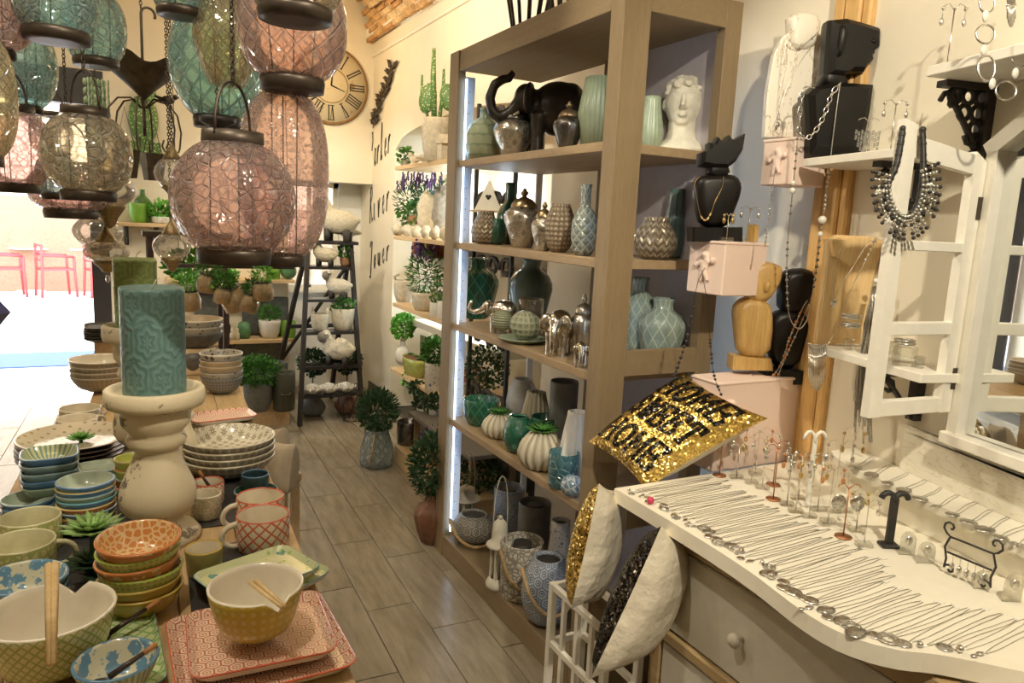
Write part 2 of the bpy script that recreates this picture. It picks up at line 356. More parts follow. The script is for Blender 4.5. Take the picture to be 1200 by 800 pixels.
# floor: slab plus single planks
struct('floor', MB().box((0, 2.45, -.06), (4.6, 8.1, .1)), mat('grout', (.10, .085, .065), .9), 'dark grout bed of the plank tile floor')
flo = bpy.data.objects['floor']
def plank_mat():
    n = NT('wood_look_tile'); oi = n.n.new('ShaderNodeObjectInfo'); o = n.coord('Object'); sh = n.n.new('ShaderNodeVectorMath'); sh.operation = 'ADD'
    n.put(sh.inputs[0], o); n.put(sh.inputs[1], n.comb(n.M('MULTIPLY', oi.outputs['Random'], 37), n.M('MULTIPLY', oi.outputs['Random'], 91)))
    f = n.noise(n.map(sh.outputs[0], (7, 1.1, 7)), 4, 4, .6); g = n.noise(n.map(sh.outputs[0], (60, 3, 30)), 4, 2)
    c = n.mix(n.ramp(f, .3, .7), (.22, .18, .12), (.38, .325, .235)); c = n.mix(n.M('MULTIPLY', oi.outputs['Random'], .35), c, (.33, .30, .25)); c = n.mix(n.M('MULTIPLY', n.ramp(g, .5, .8), .3), c, (.24, .18, .11))
    n.bump(g, .05, .001); return n.fin(c, .27)
m_tile = plank_mat()
pl_me = MB().box((0, 0, -.006), (.1955, .632, .012), bev=.0015).mesh('plank', m_tile)
fa = -math.radians(1.67); fx = Vector((math.cos(fa), math.sin(fa))); fy = Vector((-math.sin(fa), math.cos(fa)))
for ci in range(-13, 6):
    for ri in range(-1, 8):
        u, v = ci*.1985+.099, 2.618+.319+(ri*.637)-ci*.2123
        v += .637*math.floor((7.0-v)/.637) if False else 0
        v = 1.3+((v-1.3) % (.637*9))
        p = Vector((.797, 2.618)) + fx*u + fy*(v-2.618)
        if p.x < -1.95 or p.x > 1.95 or p.y < 1.1 or p.y > 6.95: continue
        if p.x > 1.45 and p.y < 3: continue
        if p.x < .3 and p.y < 2.2: continue
        obj('plank', pl_me, None, flo, (p.x, p.y, 0), (0, 0, fa))
# right wall with the arched niche
def arch_z(y, y0=3.2, y1=5.64): q = (y-y0)/(y1-y0)*2-1; return 2.07+.16*math.sqrt(max(0, 1-q*q))
mb = MB(); ys = [3.2+(5.64-3.2)*i/16 for i in range(17)]; top = 2.98
for a, b in zip(ys[:-1], ys[1:]):
    za, zb = arch_z(a), arch_z(b)
    mb.add([(XW, a, za), (XW, b, zb), (XW, b, top), (XW, a, top)], [(3, 2, 1, 0)]); mb.add([(XW, a, za), (XW, b, zb), (XW+.36, b, zb), (XW+.36, a, za)], [(0, 1, 2, 3)])
mb.box((XW+.2, (1.5+3.2)/2, top/2), (.4, 1.7, top)).box((XW+.2, (5.64+7.2)/2, top/2), (.4, 1.56, top)).box((XW+.38, 4.42, top/2), (.06, 2.5, top))
struct('wall_right', mb, m_wall, 'cream plaster wall with an arched display niche')
mb = MB(); mb.box((0, 0, 1.5), (.2, 3.4, 3.0), M=wallM(wp(1.7, -.1, 0)))
struct('wall_jewellery', mb, m_wall, 'cream plaster wall behind the jewellery display')
mb = MB().box((XW-.012, 4.0, 2.87), (.024, 5.0, .022), bev=.006); struct('trim_1', mb, m_ceil, 'thin plaster moulding line high on the wall')
mb = MB().box((XW-.006, 5.92, .05), (.012, .6, .1)); struct('baseboard_right', mb, mat('dark_base', (.10, .08, .07), .5))
mb = MB().box((XW-.03, 1.507, 1.45), (.03, .055, 2.9), bev=.006).box((XW-.024, 1.555, 1.45), (.03, .04, 2.9), bev=.006).box((XW-.024, 1.465, 1.45), (.03, .03, 2.9), bev=.006)
struct('trim_2', mb, wood('honey_pine', (.62, .36, .12), (.78, .50, .20), 2), 'vertical honey pine moulding strip')
# back wall: pieces around door and recess
mb = MB(); t = .25
mb.box(((-.12+1.18)/2, YB+t/2, 1.5), (1.30, t, 3.0)).box((1.53, YB+t/2, 2.41), (.7, t, 1.18)).box((-1.06, YB+t/2, 2.65), (1.88, t, .7))
mb.box((.0, YB+t/2, 3.65), (4.4, t, 1.3)); struct('wall_back', mb, m_wall, 'cream plaster back wall with clock')
mb = MB().box((1.16, 6.75, 1.0), (.06, .5, 2.0)).box((1.52, 6.6, .43), (.72, .06, .86)).box((1.43, 6.6, 1.88), (.5, .06, .12)).box((1.785, 6.6, 1.40), (.21, .06, 1.08)).box((1.53, 6.85, 1.90), (.8, .7, .04))
struct('wall_recess', mb, mat('plaster_cool', (.86, .85, .82), .8, var=.02), 'pale wall of the recess behind the ladder')
mb = MB().box((1.42, 6.59, 1.36), (.03, .05, .92)).box((1.42, 6.59, .9), (.5, .05, .05)).box((1.42, 6.59, 1.8), (.5, .05, .05)).box((1.2, 6.59, 1.36), (.04, .05, .92)).box((1.65, 6.59, 1.36), (.04, .05, .92)).box((1.42, 6.56, .87), (.52, .12, .02))
struct('window_1', mb, m_white, 'white window frame in the recess')
obj('pane', MB().box((1.42, 6.6, 1.36), (.44, .004, .9)), m_clear, bpy.data.objects['window_1'])
mb = MB().box((-.18, YB+.06, 1.14), (.12, .12, 2.28)); mb.box((-1.04, YB+.06, 2.36), (1.84, .14, .24)); mb.box((-1.9, YB+.06, 1.14), (.12, .12, 2.28))
struct('door_1', mb, mat('anthracite', (.045, .042, .045), .5), 'dark frame of the open shop door')
mb = MB().box((-2.05, 2.4, 1.8), (.1, 7.8, 3.6)); struct('wall_left', mb, m_wall)
mb = MB().box((0, -1.55, 1.8), (5, .1, 3.6)); struct('wall_front', mb, m_wall)
# brick barrel vault
vp = onY(433, 50, YB); VX, VZ = vp.x, vp.z; VC, VA, VR = -.08, VX+.08, 1.15
def vault(th): return Vector((VC+VA*math.cos(th), 0, VZ-.02+VR*math.sin(th)))
mb = MB(); N = 24
for k in range(N):
    a, b = vault(PI*k/N), vault(PI*(k+1)/N)
    mb.add([(a.x+.06*math.cos(PI*k/N), -1.5, a.z+.06), (b.x+.06*math.cos(PI*(k+1)/N), -1.5, b.z+.06), (b.x+.06*math.cos(PI*(k+1)/N), YB+.3, b.z+.06), (a.x+.06*math.cos(PI*k/N), YB+.3, a.z+.06)], [(0, 1, 2, 3)])
m_mort = mat('mortar', (.70, .55, .34), .9, var=.1, bump=.4)
struct('ceiling', mb, m_mort, 'brick barrel vault ceiling'); cei = bpy.data.objects['ceiling']
bm_ = [mat('vault_brick_%d' % i, c, .85, var=.3, vs=25, bump=.8, bs=35, bd=.01) for i, c in enumerate(((.62, .38, .17), (.70, .47, .24), (.55, .30, .13), (.74, .54, .30)))]
meshes = []
for m in bm_:
    b = MB().box((0, 0, 0), (.05, .225, .042), bev=.008); rg = random.Random(len(meshes))
    b.v = [(x+rg.uniform(-.006, .006), y+rg.uniform(-.006, .006), z+rg.uniform(-.007, .007)) for x, y, z in b.v]; meshes.append(b.mesh('brick', m))
th = .03; row = 0
while row < 13:
    p = vault(th); tn = Vector((-VA*math.sin(th), 0, VR*math.cos(th))); ang = math.atan2(tn.z, tn.x)
    for k in range(12):
        y = YB-.12-k*.235-(row % 2)*.11
        obj('brick', rnd.choice(meshes), None, cei, (p.x-.012+rnd.uniform(-.006, .006), y, p.z+rnd.uniform(-.003, .003)), (0, PI/2-ang, 0))
    th += .053/tn.length; row += 1
mb = MB().box(((VX+XW)/2+.1, 2.4, 3.06), (XW-VX+.26, 8, .12)).box((-1.95, 2.4, 3.06), (.3, 8, .12)); struct('trim_3', mb, m_ceil, 'white plaster ledge below the brick vault')
mb = MB().box((0, -1.6, 3.7), (5, .2, 1.6)).box((2.1, 1.2, 3.2), (1.1, 5.4, .4)); struct('wall_gable', mb, m_ceil, 'plaster gable behind the viewer')
mb = MB().tube([(-.55, .3, 2.78), (-.2, 3.3, 2.78)], .012).tube([(.1, .3, 2.78), (.35, 3.3, 2.78)], .012).tube([(-.55, .5, 2.78), (.12, .5, 2.78)], .012).tube([(-.25, 3, 2.78), (.34, 3, 2.78)], .012)
for x, y in ((-.54, .5), (.12, .5), (-.24, 3), (.34, 3)): mb.tube([(x, y, 2.78), (x, y, 4.0)], .008)
solo('hanging_rail', 'dark metal ceiling rail carrying the glass lanterns', 'rail', mb, m_dark)
# street outside the door
mb = MB().box((-4, 16.08, -.051), (40, 19.2, .1)); struct('ground', mb, mat('pale_paving', (.85, .83, .80), .8, var=.03), 'sunlit pale pavement outside the door')
mb = MB().box((-4, 8.35, .003), (40, .75, .02)); struct('painted_shadow', mb, mat('blue_shadow_paint', (.05, .085, .17), .8, var=.05), 'bluish painted shadow strip on the pavement', bpy.data.objects['ground'])  # building shadow on the pavement, painted in as a bluish strip
def facade():
    mb = MB().box((-4, 15, 3.5), (36, .4, 7)); o = solo('street_facade', 'sunlit pale facade across the street seen through the door', 'building', mb, mat('facade', (.62, .46, .32), .8, var=.05)); obj('plinth_band', MB().box((-4, 14.78, .8), (36, .06, 1.6)), mat('facade_band', (.26, .155, .09), .8), o); return o
facade()
# ================================================================== CORNER SHELF UNIT
U = thing('corner_shelf_unit', 'tall greige wooden corner shelving unit with open shelves and lit upright', 'shelving', (1.263, 1.80, 0))
def upart(name, c, d, m, bev=.002): return obj(name, MB().box((c[0]-1.263, c[1]-1.80, c[2]), d, bev=bev), m, U)
upart('post', (1.311, 1.833, 1.127), (.096, .066, 2.255), m_unit); upart('post', (1.275, 3.013, 1.127), (.035, .094, 2.255), m_unit); upart('post', (1.677, 1.82, 1.127), (.064, .04, 2.255), m_unit)
upart('top_rail', (1.275, 2.417, 2.2125), (.024, 1.10, .085), m_unitY); upart('top_rail', (1.502, 1.812, 2.2125), (.286, .024, .085), m_boardX if 0 else m_unitY)
upart('top_panel', (1.49, 2.43, 2.20), (.43, 1.25, .02), m_unitY)
m_ush = wood('unit_shelf_wood', (.36, .25, .14), (.44, .32, .19), 1)
SH = [1.805, 1.455, 1.098, .66]
for z in SH: upart('shelf', (1.49, 2.425, z-.0145), (.43, 1.16, .029), m_ush)
upart('shelf_floor', (1.488, 2.42, .0875), (.43, 1.09, .015), m_unitY); upart('plinth', (1.272, 2.417, .048), (.018, 1.10, .095), m_unitY); upart('plinth', (1.502, 1.81, .048), (.286, .018, .095), m_unitY)
upart('side_rail', (1.502, 1.812, 1.135), (.286, .022, .082), m_unitY)
upart('side_rail', (1.502, 1.812, .62), (.286, .022, .08), m_unitY)
upart('back_panel', (1.70, 2.14, 1.13), (.012, .62, 2.2), m_lilac); upart('back_upright', (1.69, 2.47, 1.13), (.03, .05, 2.2), m_unit)
mb = MB().box((.052, 1.19, 1.13), (.06, .012, 2.05)).box((.43, 1.196, 1.13), (.03, .012, 2.05))
up = obj('metal_upright', mb, mat('white_steel', (.80, .83, .90), .4, var=.02), U)
hb = MB()
for i in range(44): hb.lathe([(.0022, 0), (.0022, .001)], 6, c=(0, 0, 0), M=T(.058, 1.1835, .16+i*.045) @ RX(PI/2), cap=True)
obj('peg_hole', hb, m_black, up)['kind'] = 'stuff'
m_led = emis('led_strip', (.50, .70, 1.0), 6)
obj('led_strip', MB().box((.027, 1.15, 1.13), (.006, .006, 2.02)), m_led, U); obj('led_strip', MB().box((.085, .075, 1.13), (.006, .006, 2.02)), m_led, U); obj('led_strip', MB().box((.452, .05, 1.13), (.006, .006, 2.02)), m_led, U)
# ================================================================== NICHE RACK
NX = 1.72; m_niche = m_board
NB = []
for (xa, ya, xb, yb) in ((462.7, 196.5, 527.5, 183.4), (461, 273.7, 524, 285), (460.2, 353.5, 521, 377.5), (457, 428.5, 516.5, 468)):
    a, b = onX(xa, ya, NX), onX(xb, yb, NX); NB.append(((a.z+b.z)/2, a.y))
ny1 = max(y for z, y in NB)
R = thing('niche_shelf_rack', 'light wooden niche shelves fitted in the arched wall recess', 'shelving', (NX, 3.25, 0))
for z, y1 in NB: obj('shelf', MB().box((.25, (3.25+y1)/2-3.25, z-.014), (.50, y1-3.25, .028), bev=.002), m_board, R)
for z, y1 in NB[1:3]: obj('ledge', MB().box((.33, (3.7+y1)/2-3.25+.06, z-.16), (.30, y1-3.7, .05), bev=.003), m_ceil, R)
scr = MB()
for z in (.55, .9, 1.3, 1.65, 1.95, 2.1):
    for dy in (0, .16, .32):
        for sg in (-1, 1):
            pts = [(0, dy+sg*(.075-.012*t)*math.cos(t*1.1), z+(.075-.012*t)*math.sin(t*1.1)) for t in [k*.45 for k in range(13)]]
            scr.tube(pts, .011, 5)
scr.box((0, -.06, 1.25), (.02, .02, 1.9)).box((0, .42, 1.25), (.02, .02, 1.9))
solo('iron_screen', 'ornate black iron scroll panel standing at the right end of the niche', 'panel', scr, m_black, (1.775, 3.45, 0))
for y, z in ((5.0, .9), (5.0, 1.72), (4.2, 1.72), (4.3, .85)): lamp('niche_led', 'POINT', (2.13, y, z), 9, (.70, .87, 1.0), shadow_soft_size=.06)
B = thing('low_bench', 'low pale wooden bench along the wall under the niche', 'bench', (1.47, 3.25, 0))
obj('plinth', MB().box((.2, .52, .06), (.4, 1.05, .12), bev=.003), m_board, B)
B2 = thing('plant_table', 'grey slab table holding white potted succulents under the niche', 'table', (1.52, 3.3, .12))
obj('slab', MB().box((.17, .45, .22), (.32, .95, .025), bev=.003), mat('grey_slab', (.20, .19, .18), .6), B2)
for x, y in ((.05, .03), (.29, .03), (.05, .87), (.29, .87)): obj('leg', MB().box((x, y, .104), (.03, .03, .206)), m_unit, B2)
# ================================================================== DISPLAY TABLES
TZ = .80; ta = -math.radians(2.0)
def tl(x, y): return Vector((.313, 1.077, 0))+Vector((math.cos(ta)*x-math.sin(ta)*y, math.sin(ta)*x+math.cos(ta)*y, 0))
TB = thing('display_table', 'long light wooden display table covered with bowls and cups', 'table', tl(0, 0), ta)
m_ttop = wood('oak_top', (.50, .33, .15), (.68, .48, .25), 1)
for k in range(5): obj('board', MB().box((-.068-k*.128, .33, TZ-.016), (.126, 2.15, .032), bev=.002), m_ttop, TB)
obj('apron', MB().box((-.32, .33, TZ-.08), (.56, 2.0, .09)), m_board, TB)
for x, y in ((-.04, -.68), (-.6, -.68), (-.04, 1.35), (-.6, 1.35)): obj('leg', MB().box((x, y, (TZ-.04)/2), (.06, .06, TZ-.04)), m_board, TB)
m_slate = mat('slate', (.045, .042, .04), .6, var=.25, bump=.2)
for k, (x, y, a, b) in enumerate(((-.12, 1.0, .2, .62), (-.45, .72, .26, .9), (-.14, .38, .2, .4))):
    p = tl(x, y); solo('slate_mat', ['dark slate mat under the patterned bowls near the table edge', 'dark slate mat under the stacked blue plates', 'dark slate mat under the mugs by the tray'][k], 'mat', MB().box((0, 0, .002), (a, b, .004)), m_slate, (p.x, p.y, TZ), ta)
T2 = thing('rear_display_table', 'second light wooden table behind with stacked stoneware', 'table', (-.16, 2.62, 0), ta)
for k in range(5): obj('board', MB().box((.05+k*.11, .78, TZ-.013), (.108, 1.52, .026), bev=.002), m_boardX if 0 else m_ttop, T2)
for x, y in ((.03, .05), (.5, .05), (.03, 1.5), (.5, 1.5)): obj('leg', MB().box((x, y, (TZ-.026)/2), (.05, .05, TZ-.026)), m_board, T2)
# ================================================================== JEWELLERY COUNTER
CZ = .87
edge = [onZ(px, py, CZ) for px, py in ((720, 572), (800, 619), (880, 669), (940, 717), (990, 745), (1050, 762), (1090, 765), (1130, 772), (1200, 787))]
e2 = [Vector((1.36, .47, 0)), Vector((1.40, .36, 0)), Vector((1.37, .20, 0)), Vector((1.30, .05, 0)), Vector((1.55, .0, 0))]
w0 = wp(0, .01, 0); poly = [(p.x, p.y) for p in edge+e2]
w9 = wp(1.55, .01, 0); poly += [(w9.x, w9.y), (w0.x, w0.y), (XW-.02, 1.495)]
def smooth_poly(pl, k=2):
    for _ in range(k):
        q = []
        for i in range(len(pl)):
            a, b = Vector(pl[i]), Vector(pl[(i+1) % len(pl)]); q += [tuple(a*.75+b*.25), tuple(a*.25+b*.75)]
        pl = q
    return pl
front = [(p.x, p.y) for p in edge+e2]
sm = [front[0]]
for i in range(1, len(front)-1):
    for t in (0, .33, .67):
        p0, p1, p2 = Vector(front[i-1]), Vector(front[i]), Vector(front[i+1]); a = (p0+p1)/2; b = (p1+p2)/2
        sm.append(tuple(a*(1-t)**2+p1*2*t*(1-t)+b*t*t))
poly = sm+[front[-1], (w9.x, w9.y), (w0.x, w0.y), (XW-.02, 1.495)]
D = thing('jewellery_counter', 'cream painted dresser counter with wavy white top and wood trimmed drawers', 'counter', (1.2, 1.40, 0))
OFF = T(-1.2, -1.40, 0)
m_ctop = mat('cream_top', (.90, .84, .70), .4, var=.02)
obj('counter_top', MB().prism(poly, CZ-.036, CZ, M=OFF), m_ctop, D)
m_cab = mat('cream_drawer', (.74, .69, .58), .45, var=.04); m_trim = wood('drawer_trim', (.42, .29, .14), (.56, .40, .21), 1)
obj('body', MB().box((.32, -.55, .415), (.60, 1.06, .82)), m_cab, D)
obj('side_panel', MB().box((.32, -.009, .415), (.62, .018, .83)), m_trim, D)
for z0, z1 in ((.545, .765), (.285, .505), (.03, .245)):
    d = obj('drawer', MB().box((.012, -.56, (z0+z1)/2), (.03, 1.0, z1-z0), bev=.004), m_cab, D)
    for y in (-.32, -.80): obj('knob', MB().lathe([(.006, 0), (.007, .014), (.016, .022), (.017, .03), (.010, .038), (0, .04)], 14, M=T(-.003, y, (z0+z1)/2) @ RY(-PI/2)), m_cab, d)
for z, h in ((.80, .05), (.525, .03), (.265, .03), (.015, .03)): obj('rail', MB().box((.008, -.56, z), (.04, 1.05, h), bev=.004), m_trim, D)
obj('stile', MB().box((.008, -.04, .40), (.03, .03, .78), bev=.003), m_trim, D)
obj('stile', MB().box((.008, -1.07, .40), (.03, .03, .78), bev=.003), m_trim, D)
SZ = .965
st = [onZ(px, py, SZ) for px, py in ((974, 528), (978, 534), (990, 543), (1050, 570), (1120, 601), (1200, 641))]
a, b = st[-2], st[-1]; st += [b+(b-a)*1.2, b+(b-a)*2.5]
q = [(p.x, p.y) for p in st]; s9 = onP(0, 0, NO, NT_); 
we = wp(1.5, .004, 0); ws = wp((NO.y-st[0].y)/math.cos(NA), .004, 0)
m_step = mat('cream_step', (.90, .85, .72), .35, var=.02)
so = MB().prism(q+[(we.x, we.y), (ws.x, ws.y)], SZ-.022, SZ)
inset = [(p.x+.03, p.y) for p in st]; so.prism(inset+[(we.x, we.y), (ws.x, ws.y)], CZ+.001, SZ-.021)
solo('raised_display_step', 'cream raised display step with rounded front on the counter', 'display step', so, m_step)
PZ = 1.085
pa, pb = onZ(1085, 494, PZ), onZ(1200, 545, PZ); pc = pb+(pb-pa)*1.0
def knotty():
    n = NT('whitewashed_pine'); o = n.coord('Object'); f = n.noise(n.map(o, (10, 1.6, 10)), 3, 3, .5); z = n.M('FRACT', n.M('MULTIPLY', f, 7)); c = n.mix(n.M('LESS_THAN', z, .12), (.90, .85, .72), (.78, .70, .55)); return n.fin(c, .5)
m_pine = knotty()
wa = wp((NO.y-pa.y)/math.cos(NA), .012, 0); wb = wp((NO.y-pc.y)/math.cos(NA)+.1, .012, 0)
pk = MB().prism([(pa.x, pa.y), (pb.x, pb.y), (pc.x, pc.y), (wb.x, wb.y), (wa.x, wa.y)], PZ-.02, PZ)
pk.prism([(pa.x+.015, pa.y), (pb.x+.015, pb.y), (pc.x+.015, pc.y), (wb.x, wb.y), (wa.x, wa.y)], SZ+.001, PZ-.019)
solo('plank_riser', 'whitewashed knotty pine plank riser under the mirror hung with earrings', 'riser', pk, m_pine)
# ================================================================== HANGING GLASS LANTERNS
g_pink = glass('pink_glass', (.97, .77, .76), .20, 50, .95, .34)
g_pinkp = glass('pink_petal_glass', (.97, .80, .77), .18, 13, .95, .34, kind='petal')
g_pinkl = glass('pink_lattice_glass', (.97, .78, .77), .18, 16, .95, .34, kind='lattice')
g_teal = glass('teal_glass', (.66, .91, .92), .20, 50, .95, .34)
g_tealp = glass('teal_lattice_glass', (.60, .88, .89), .20, 14, .95, .34, kind='lattice')
g_amber = glass('amber_glass', (.94, .86, .62), .20, 18, .95, .34, kind='lattice')
g_champ = glass('champagne_glass', (.94, .88, .74), .20, 42, .95, .34)
def chain_mb(z0, z1, lk=.014, r=.0016):
    mb = MB(); n = max(2, int((z1-z0)/(lk*.78))); k = 0
    while z0+k*lk*.78 < z1 and k < 90:
        pts = []
        for i in range(8):
            a = 2*PI*i/8; x, z = lk*.30*math.cos(a), lk*.52*math.sin(a)
            pts.append((x, 0, z0+k*lk*.78+z) if k % 2 else (0, x, z0+k*lk*.78+z))
        mb.tube(pts, r, 4, closed=True); k += 1
    return mb
def lantern(label, px, py, d, w, h, m, nb=.5, nt=.45, p=2.3, handle=True, chain=True, ring=True, n=40, facet=None, toph=0, topring=True):
    c = at(px, py, d); R = w*d/FPX/2; Hh = h*d/FPX/2
    L = thing('glass_lantern', label, 'lantern', c-Vector((0, 0, Hh)), rnd.uniform(0, 6), 'hanging glass lanterns')
    prof = []; tb = -(1-nb**p)**(1/p); tt = (1-nt**p)**(1/p); M_ = 18
    for i in range(M_+1):
        t = tb+(tt-tb)*i/M_; prof.append((R*max(0, 1-abs(t)**p)**(1/p), Hh+Hh*(2*(t-tb)/(tt-tb)-1)))
    obj('glass_globe', MB().lathe(prof, facet or n, mi=0, smooth=not facet), m, L)
    rb, rt = prof[0][0], prof[-1][0]; rh = .022*max(.7, R/.1)
    if ring: obj('base_ring', MB().lathe([(rb*.6, -rh), (rb*1.04, -rh), (rb*1.08, -rh*.2), (rb*1.05, .004), (rb*.96, .006)], 28), m_dark, L)
    zt = 2*Hh
    if topring:
        obj('top_ring', MB().lathe([(rt*1.04, zt-.004), (rt*1.08, zt), (rt*1.05, zt+rh*.8), (rt*.85, zt+rh*.8), (rt*.85, zt)], 28), m_dark, L)
    for a in (.4, 2.5, 4.6): obj('inner_wire', MB().tube([(rt*.8*math.cos(a), rt*.8*math.sin(a), zt), (rb*.7*math.cos(a), rb*.7*math.sin(a), 0)], .0016, 4), m_dark, L)
    if handle:
        hh = rt*1.9; zr = zt+rh*.4
        obj('wire_handle', MB().tube([(rt*1.03*math.cos(a), 0, zr+hh*math.sin(a)**.8) for a in [PI*k/14 for k in range(15)]], .0028, 5), m_dark, L)
        if chain:
            z0 = zr+hh; z1 = 2.78-L.location.z
            if z1 > z0: obj('chain', chain_mb(z0, min(z1, z0+1.2)), m_dark, L)
    return L
lantern('large round pink crackle glass lantern hanging lowest at the front', 274, 231, 1.45, 140, 124, g_pink, .56, .46, 2.08)
lantern('tall pink oval lantern with pressed petal glass behind the front pink globe', 333, 205, 1.72, 102, 190, g_pinkp, .42, .40, 2.5, handle=False)
lantern('pink urn lantern with lattice glass hanging above the tall pink one', 343, 36, 1.62, 126, 110, g_pinkl, .55, .7, 2.2)
lantern('champagne glass lantern cut by the top edge above the pink urn', 346, -28, 1.30, 112, 76, g_champ, .72, .5, 2.3)
lantern('pale amber faceted lantern beside the chain of the pink globe', 266, 42, 1.9, 76, 112, g_amber, .5, .5, 1.6, facet=10, handle=False, ring=False)
lantern('large teal crackle lantern behind the amber lantern', 254, 72, 2.1, 106, 128, g_tealp, .48, .5, 2.0)
lantern('small teal lantern with dark ring at the top edge left of the amber lantern', 211, -12, 1.85, 62, 46, g_teal, .8, .6, 2.2)
lantern('round champagne crackle lantern with wire handle hanging left', 102, 180, 1.75, 97, 88, g_champ, .58, .50, 2.1)
lantern('round pink crackle lantern at the left picture edge', 17, 174, 1.85, 82, 84, g_pink, .55, .52, 2.1)
lantern('teal lantern with wide dark base at the top left', 64, -10, 1.5, 92, 92, g_teal, .74, .5, 2.3)
lantern('teal globe lantern hanging left of the umbrella planter', 111, 32, 1.95, 68, 74, g_teal, .68, .6, 2.2)
lantern('teal lantern hanging behind the other teal ones at far left', 30, 78, 2.2, 66, 92, g_teal, .45, .5, 2.1)
lantern('pink lantern in the very top left corner', -6, 4, 1.5, 86, 104, g_pink, .4, .4, 2.3)
lantern('amber lantern cut by the left picture edge', -24, 112, 1.22, 76, 140, g_amber, .5, .5, 2.3)
lantern('flat pink lantern hanging low behind the champagne globe', 82, 222, 2.2, 86, 48, g_pink, .62, .6, 2.6)
lantern('small dusky teal lantern between two pink ones', 66, 205, 2.1, 44, 44, g_teal, .7, .6, 2.3, chain=False)
lantern('small clear lantern half hidden behind the champagne globe', 60, 158, 2.6, 46, 44, m_clear, .6, .6, 2.3)
# clear moroccan lamps with brass fittings
m_brass = mat('aged_brass', (.30, .22, .11), .45, .8, var=.3, vs=120, bump=.3, bs=150)
g_rib = glass('ribbed_clear_glass', (.93, .93, .91), .07, 30, .4, .36, .03, 'noise')
def onion(label, px, py, d, w, h, cone, drop=False, ribs=12, up=True):
    c = at(px, py, d); R = w*d/FPX/2; Hh = h*d/FPX
    L = thing('clear_onion_lamp', label, 'lamp', c-Vector((0, 0, Hh/2)), 0, 'clear glass onion lamps')
    prof = [(R*.45, 0)]+[(R*(.45+.55*math.sin(PI*t)**.8), Hh*t) for t in [.08, .2, .35, .5, .65, .8, .92]]+[(R*.42, Hh)]
    obj('glass_globe', MB().lathe(prof, 48, flute=(lambda a, t: 1+.05*abs(math.sin(a*ribs/2))) if ribs else None), g_rib, L)
    ch = cone*d/FPX
    obj('brass_cup', MB().lathe([(.003, -ch), (R*.2, -ch*.85), (R*.32, -ch*.5), (R*.56, -ch*.1), (R*.62, .0), (R*.5, .006)], 24, flute=lambda a, t: 1+.04*math.sin(a*12)), m_brass, L)
    obj('brass_cap', MB().lathe([(R*.46, Hh-.004), (R*.5, Hh), (R*.3, Hh+.02), (R*.12, Hh+.035), (.003, Hh+.05)], 20), m_brass, L)
    if drop: obj('crystal_drop', MB().ball((0, 0, -ch-.018), (.007, .007, .013), 8, 6), m_clear, L)
    if up: obj('chain', chain_mb(Hh+.045, min(2.78-L.location.z, Hh+.9), .012), m_dark, L)
onion('clear smooth glass lamp with brass cone under the champagne lantern', 127, 222, 2.3, 60, 38, 26, ribs=0, up=False)
onion('clear ribbed onion lamp with brass cup, middle of the hanging trio', 115, 271, 2.45, 52, 36, 14, up=False)
onion('lowest clear ribbed onion lamp with a crystal drop', 125, 295, 2.35, 48, 26, 12, drop=True, up=False)
onion('clear bell shaped glass lamp left of the front pink globe', 202, 203, 2.2, 40, 34, 12, ribs=0)
onion('clear ribbed glass lamp beside the dark rack', 201, 289, 2.4, 40, 30, 14)
# umbrella planter chandelier
def umbrella_planter():
    c = at(168, 108, 2.4); L = thing('umbrella_planter', 'rusty metal umbrella hanger with scroll arms and square bucket', 'hanging planter', c, .3)
    d = 2.4/FPX; R = 58*d; Hh = 46*d; vs = []; fs = []; n = 48; m = 8
    for i in range(m+1):
        t = i/m
        for k in range(n):
            a = 2*PI*k/n; q = abs(math.cos(a*3+.5))**3; vs.append((R*t*math.cos(a)*(.72+.28*q*t), R*t*math.sin(a)*(.72+.28*q*t), Hh*(t**.9)*.85+.03*q*t*t-.03))
    for i in range(m):
        for k in range(n): fs.append((i*n+k, i*n+(k+1) % n, (i+1)*n+(k+1) % n, (i+1)*n+k))
    obj('canopy', MB().add(vs, fs), m_rust, L)
    obj('cane_handle', MB().tube([(0, 0, -.02), (0, 0, Hh*1.9)]+[(.022-.022*math.cos(a), 0, Hh*1.9+.022*math.sin(a)) for a in [PI*k/8 for k in range(1, 10)]], .0045, 6), m_rust, L)
    obj('stem', MB().tube([(0, 0, -.02), (0, 0, -50*d)], .006, 6), m_rust, L)
    for k in range(6):
        a = 2*PI*k/6; pts = [(math.cos(a)*r*d, math.sin(a)*r*d, z*d) for r, z in ((3, -18), (14, -8), (28, -10), (38, -22), (42, -42), (40, -60))]
        pts += [(math.cos(a)*(40-8*(1-math.cos(t)))*d, math.sin(a)*(40-8*(1-math.cos(t)))*d, (-60-8*math.sin(t))*d) for t in (.6, 1.3, 2.1, 3, 4)]
        obj('scroll_arm', MB().tube(pts, .0032, 5), m_rust, L)
    obj('bird', MB().ball((.06, -.05, -.02), (.022, .013, .014), 10, 6).ball((.083, -.05, -.008), .009, 8, 6).tube([(.04, -.05, -.02), (.018, -.05, -.012)], [.008, .003], 5).tube([(.091, -.05, -.008), (.1, -.05, -.009)], [.003, .0005], 4), m_rust, L)
    for k, (a, z) in enumerate(((.9, -78), (3.4, -78))):
        x, y = math.cos(a)*24*d, math.sin(a)*24*d
        obj('bucket', MB().lathe([(12*d, z*d-22*d), (17*d, z*d+10*d), (15.5*d, z*d+10*d), (11*d, z*d-20*d)], 4, M=T(x, y, 0) @ RZ(PI/4), smooth=False), m_rust, L)
        obj('bucket_wire', MB().tube([(x-.03, y, z*d+10*d), (x, y, -20*d), (x+.03, y, z*d+10*d)], .0015, 4), m_rust, L)
    obj('chain', chain_mb(Hh*1.9+.02, .62), m_dark, L)
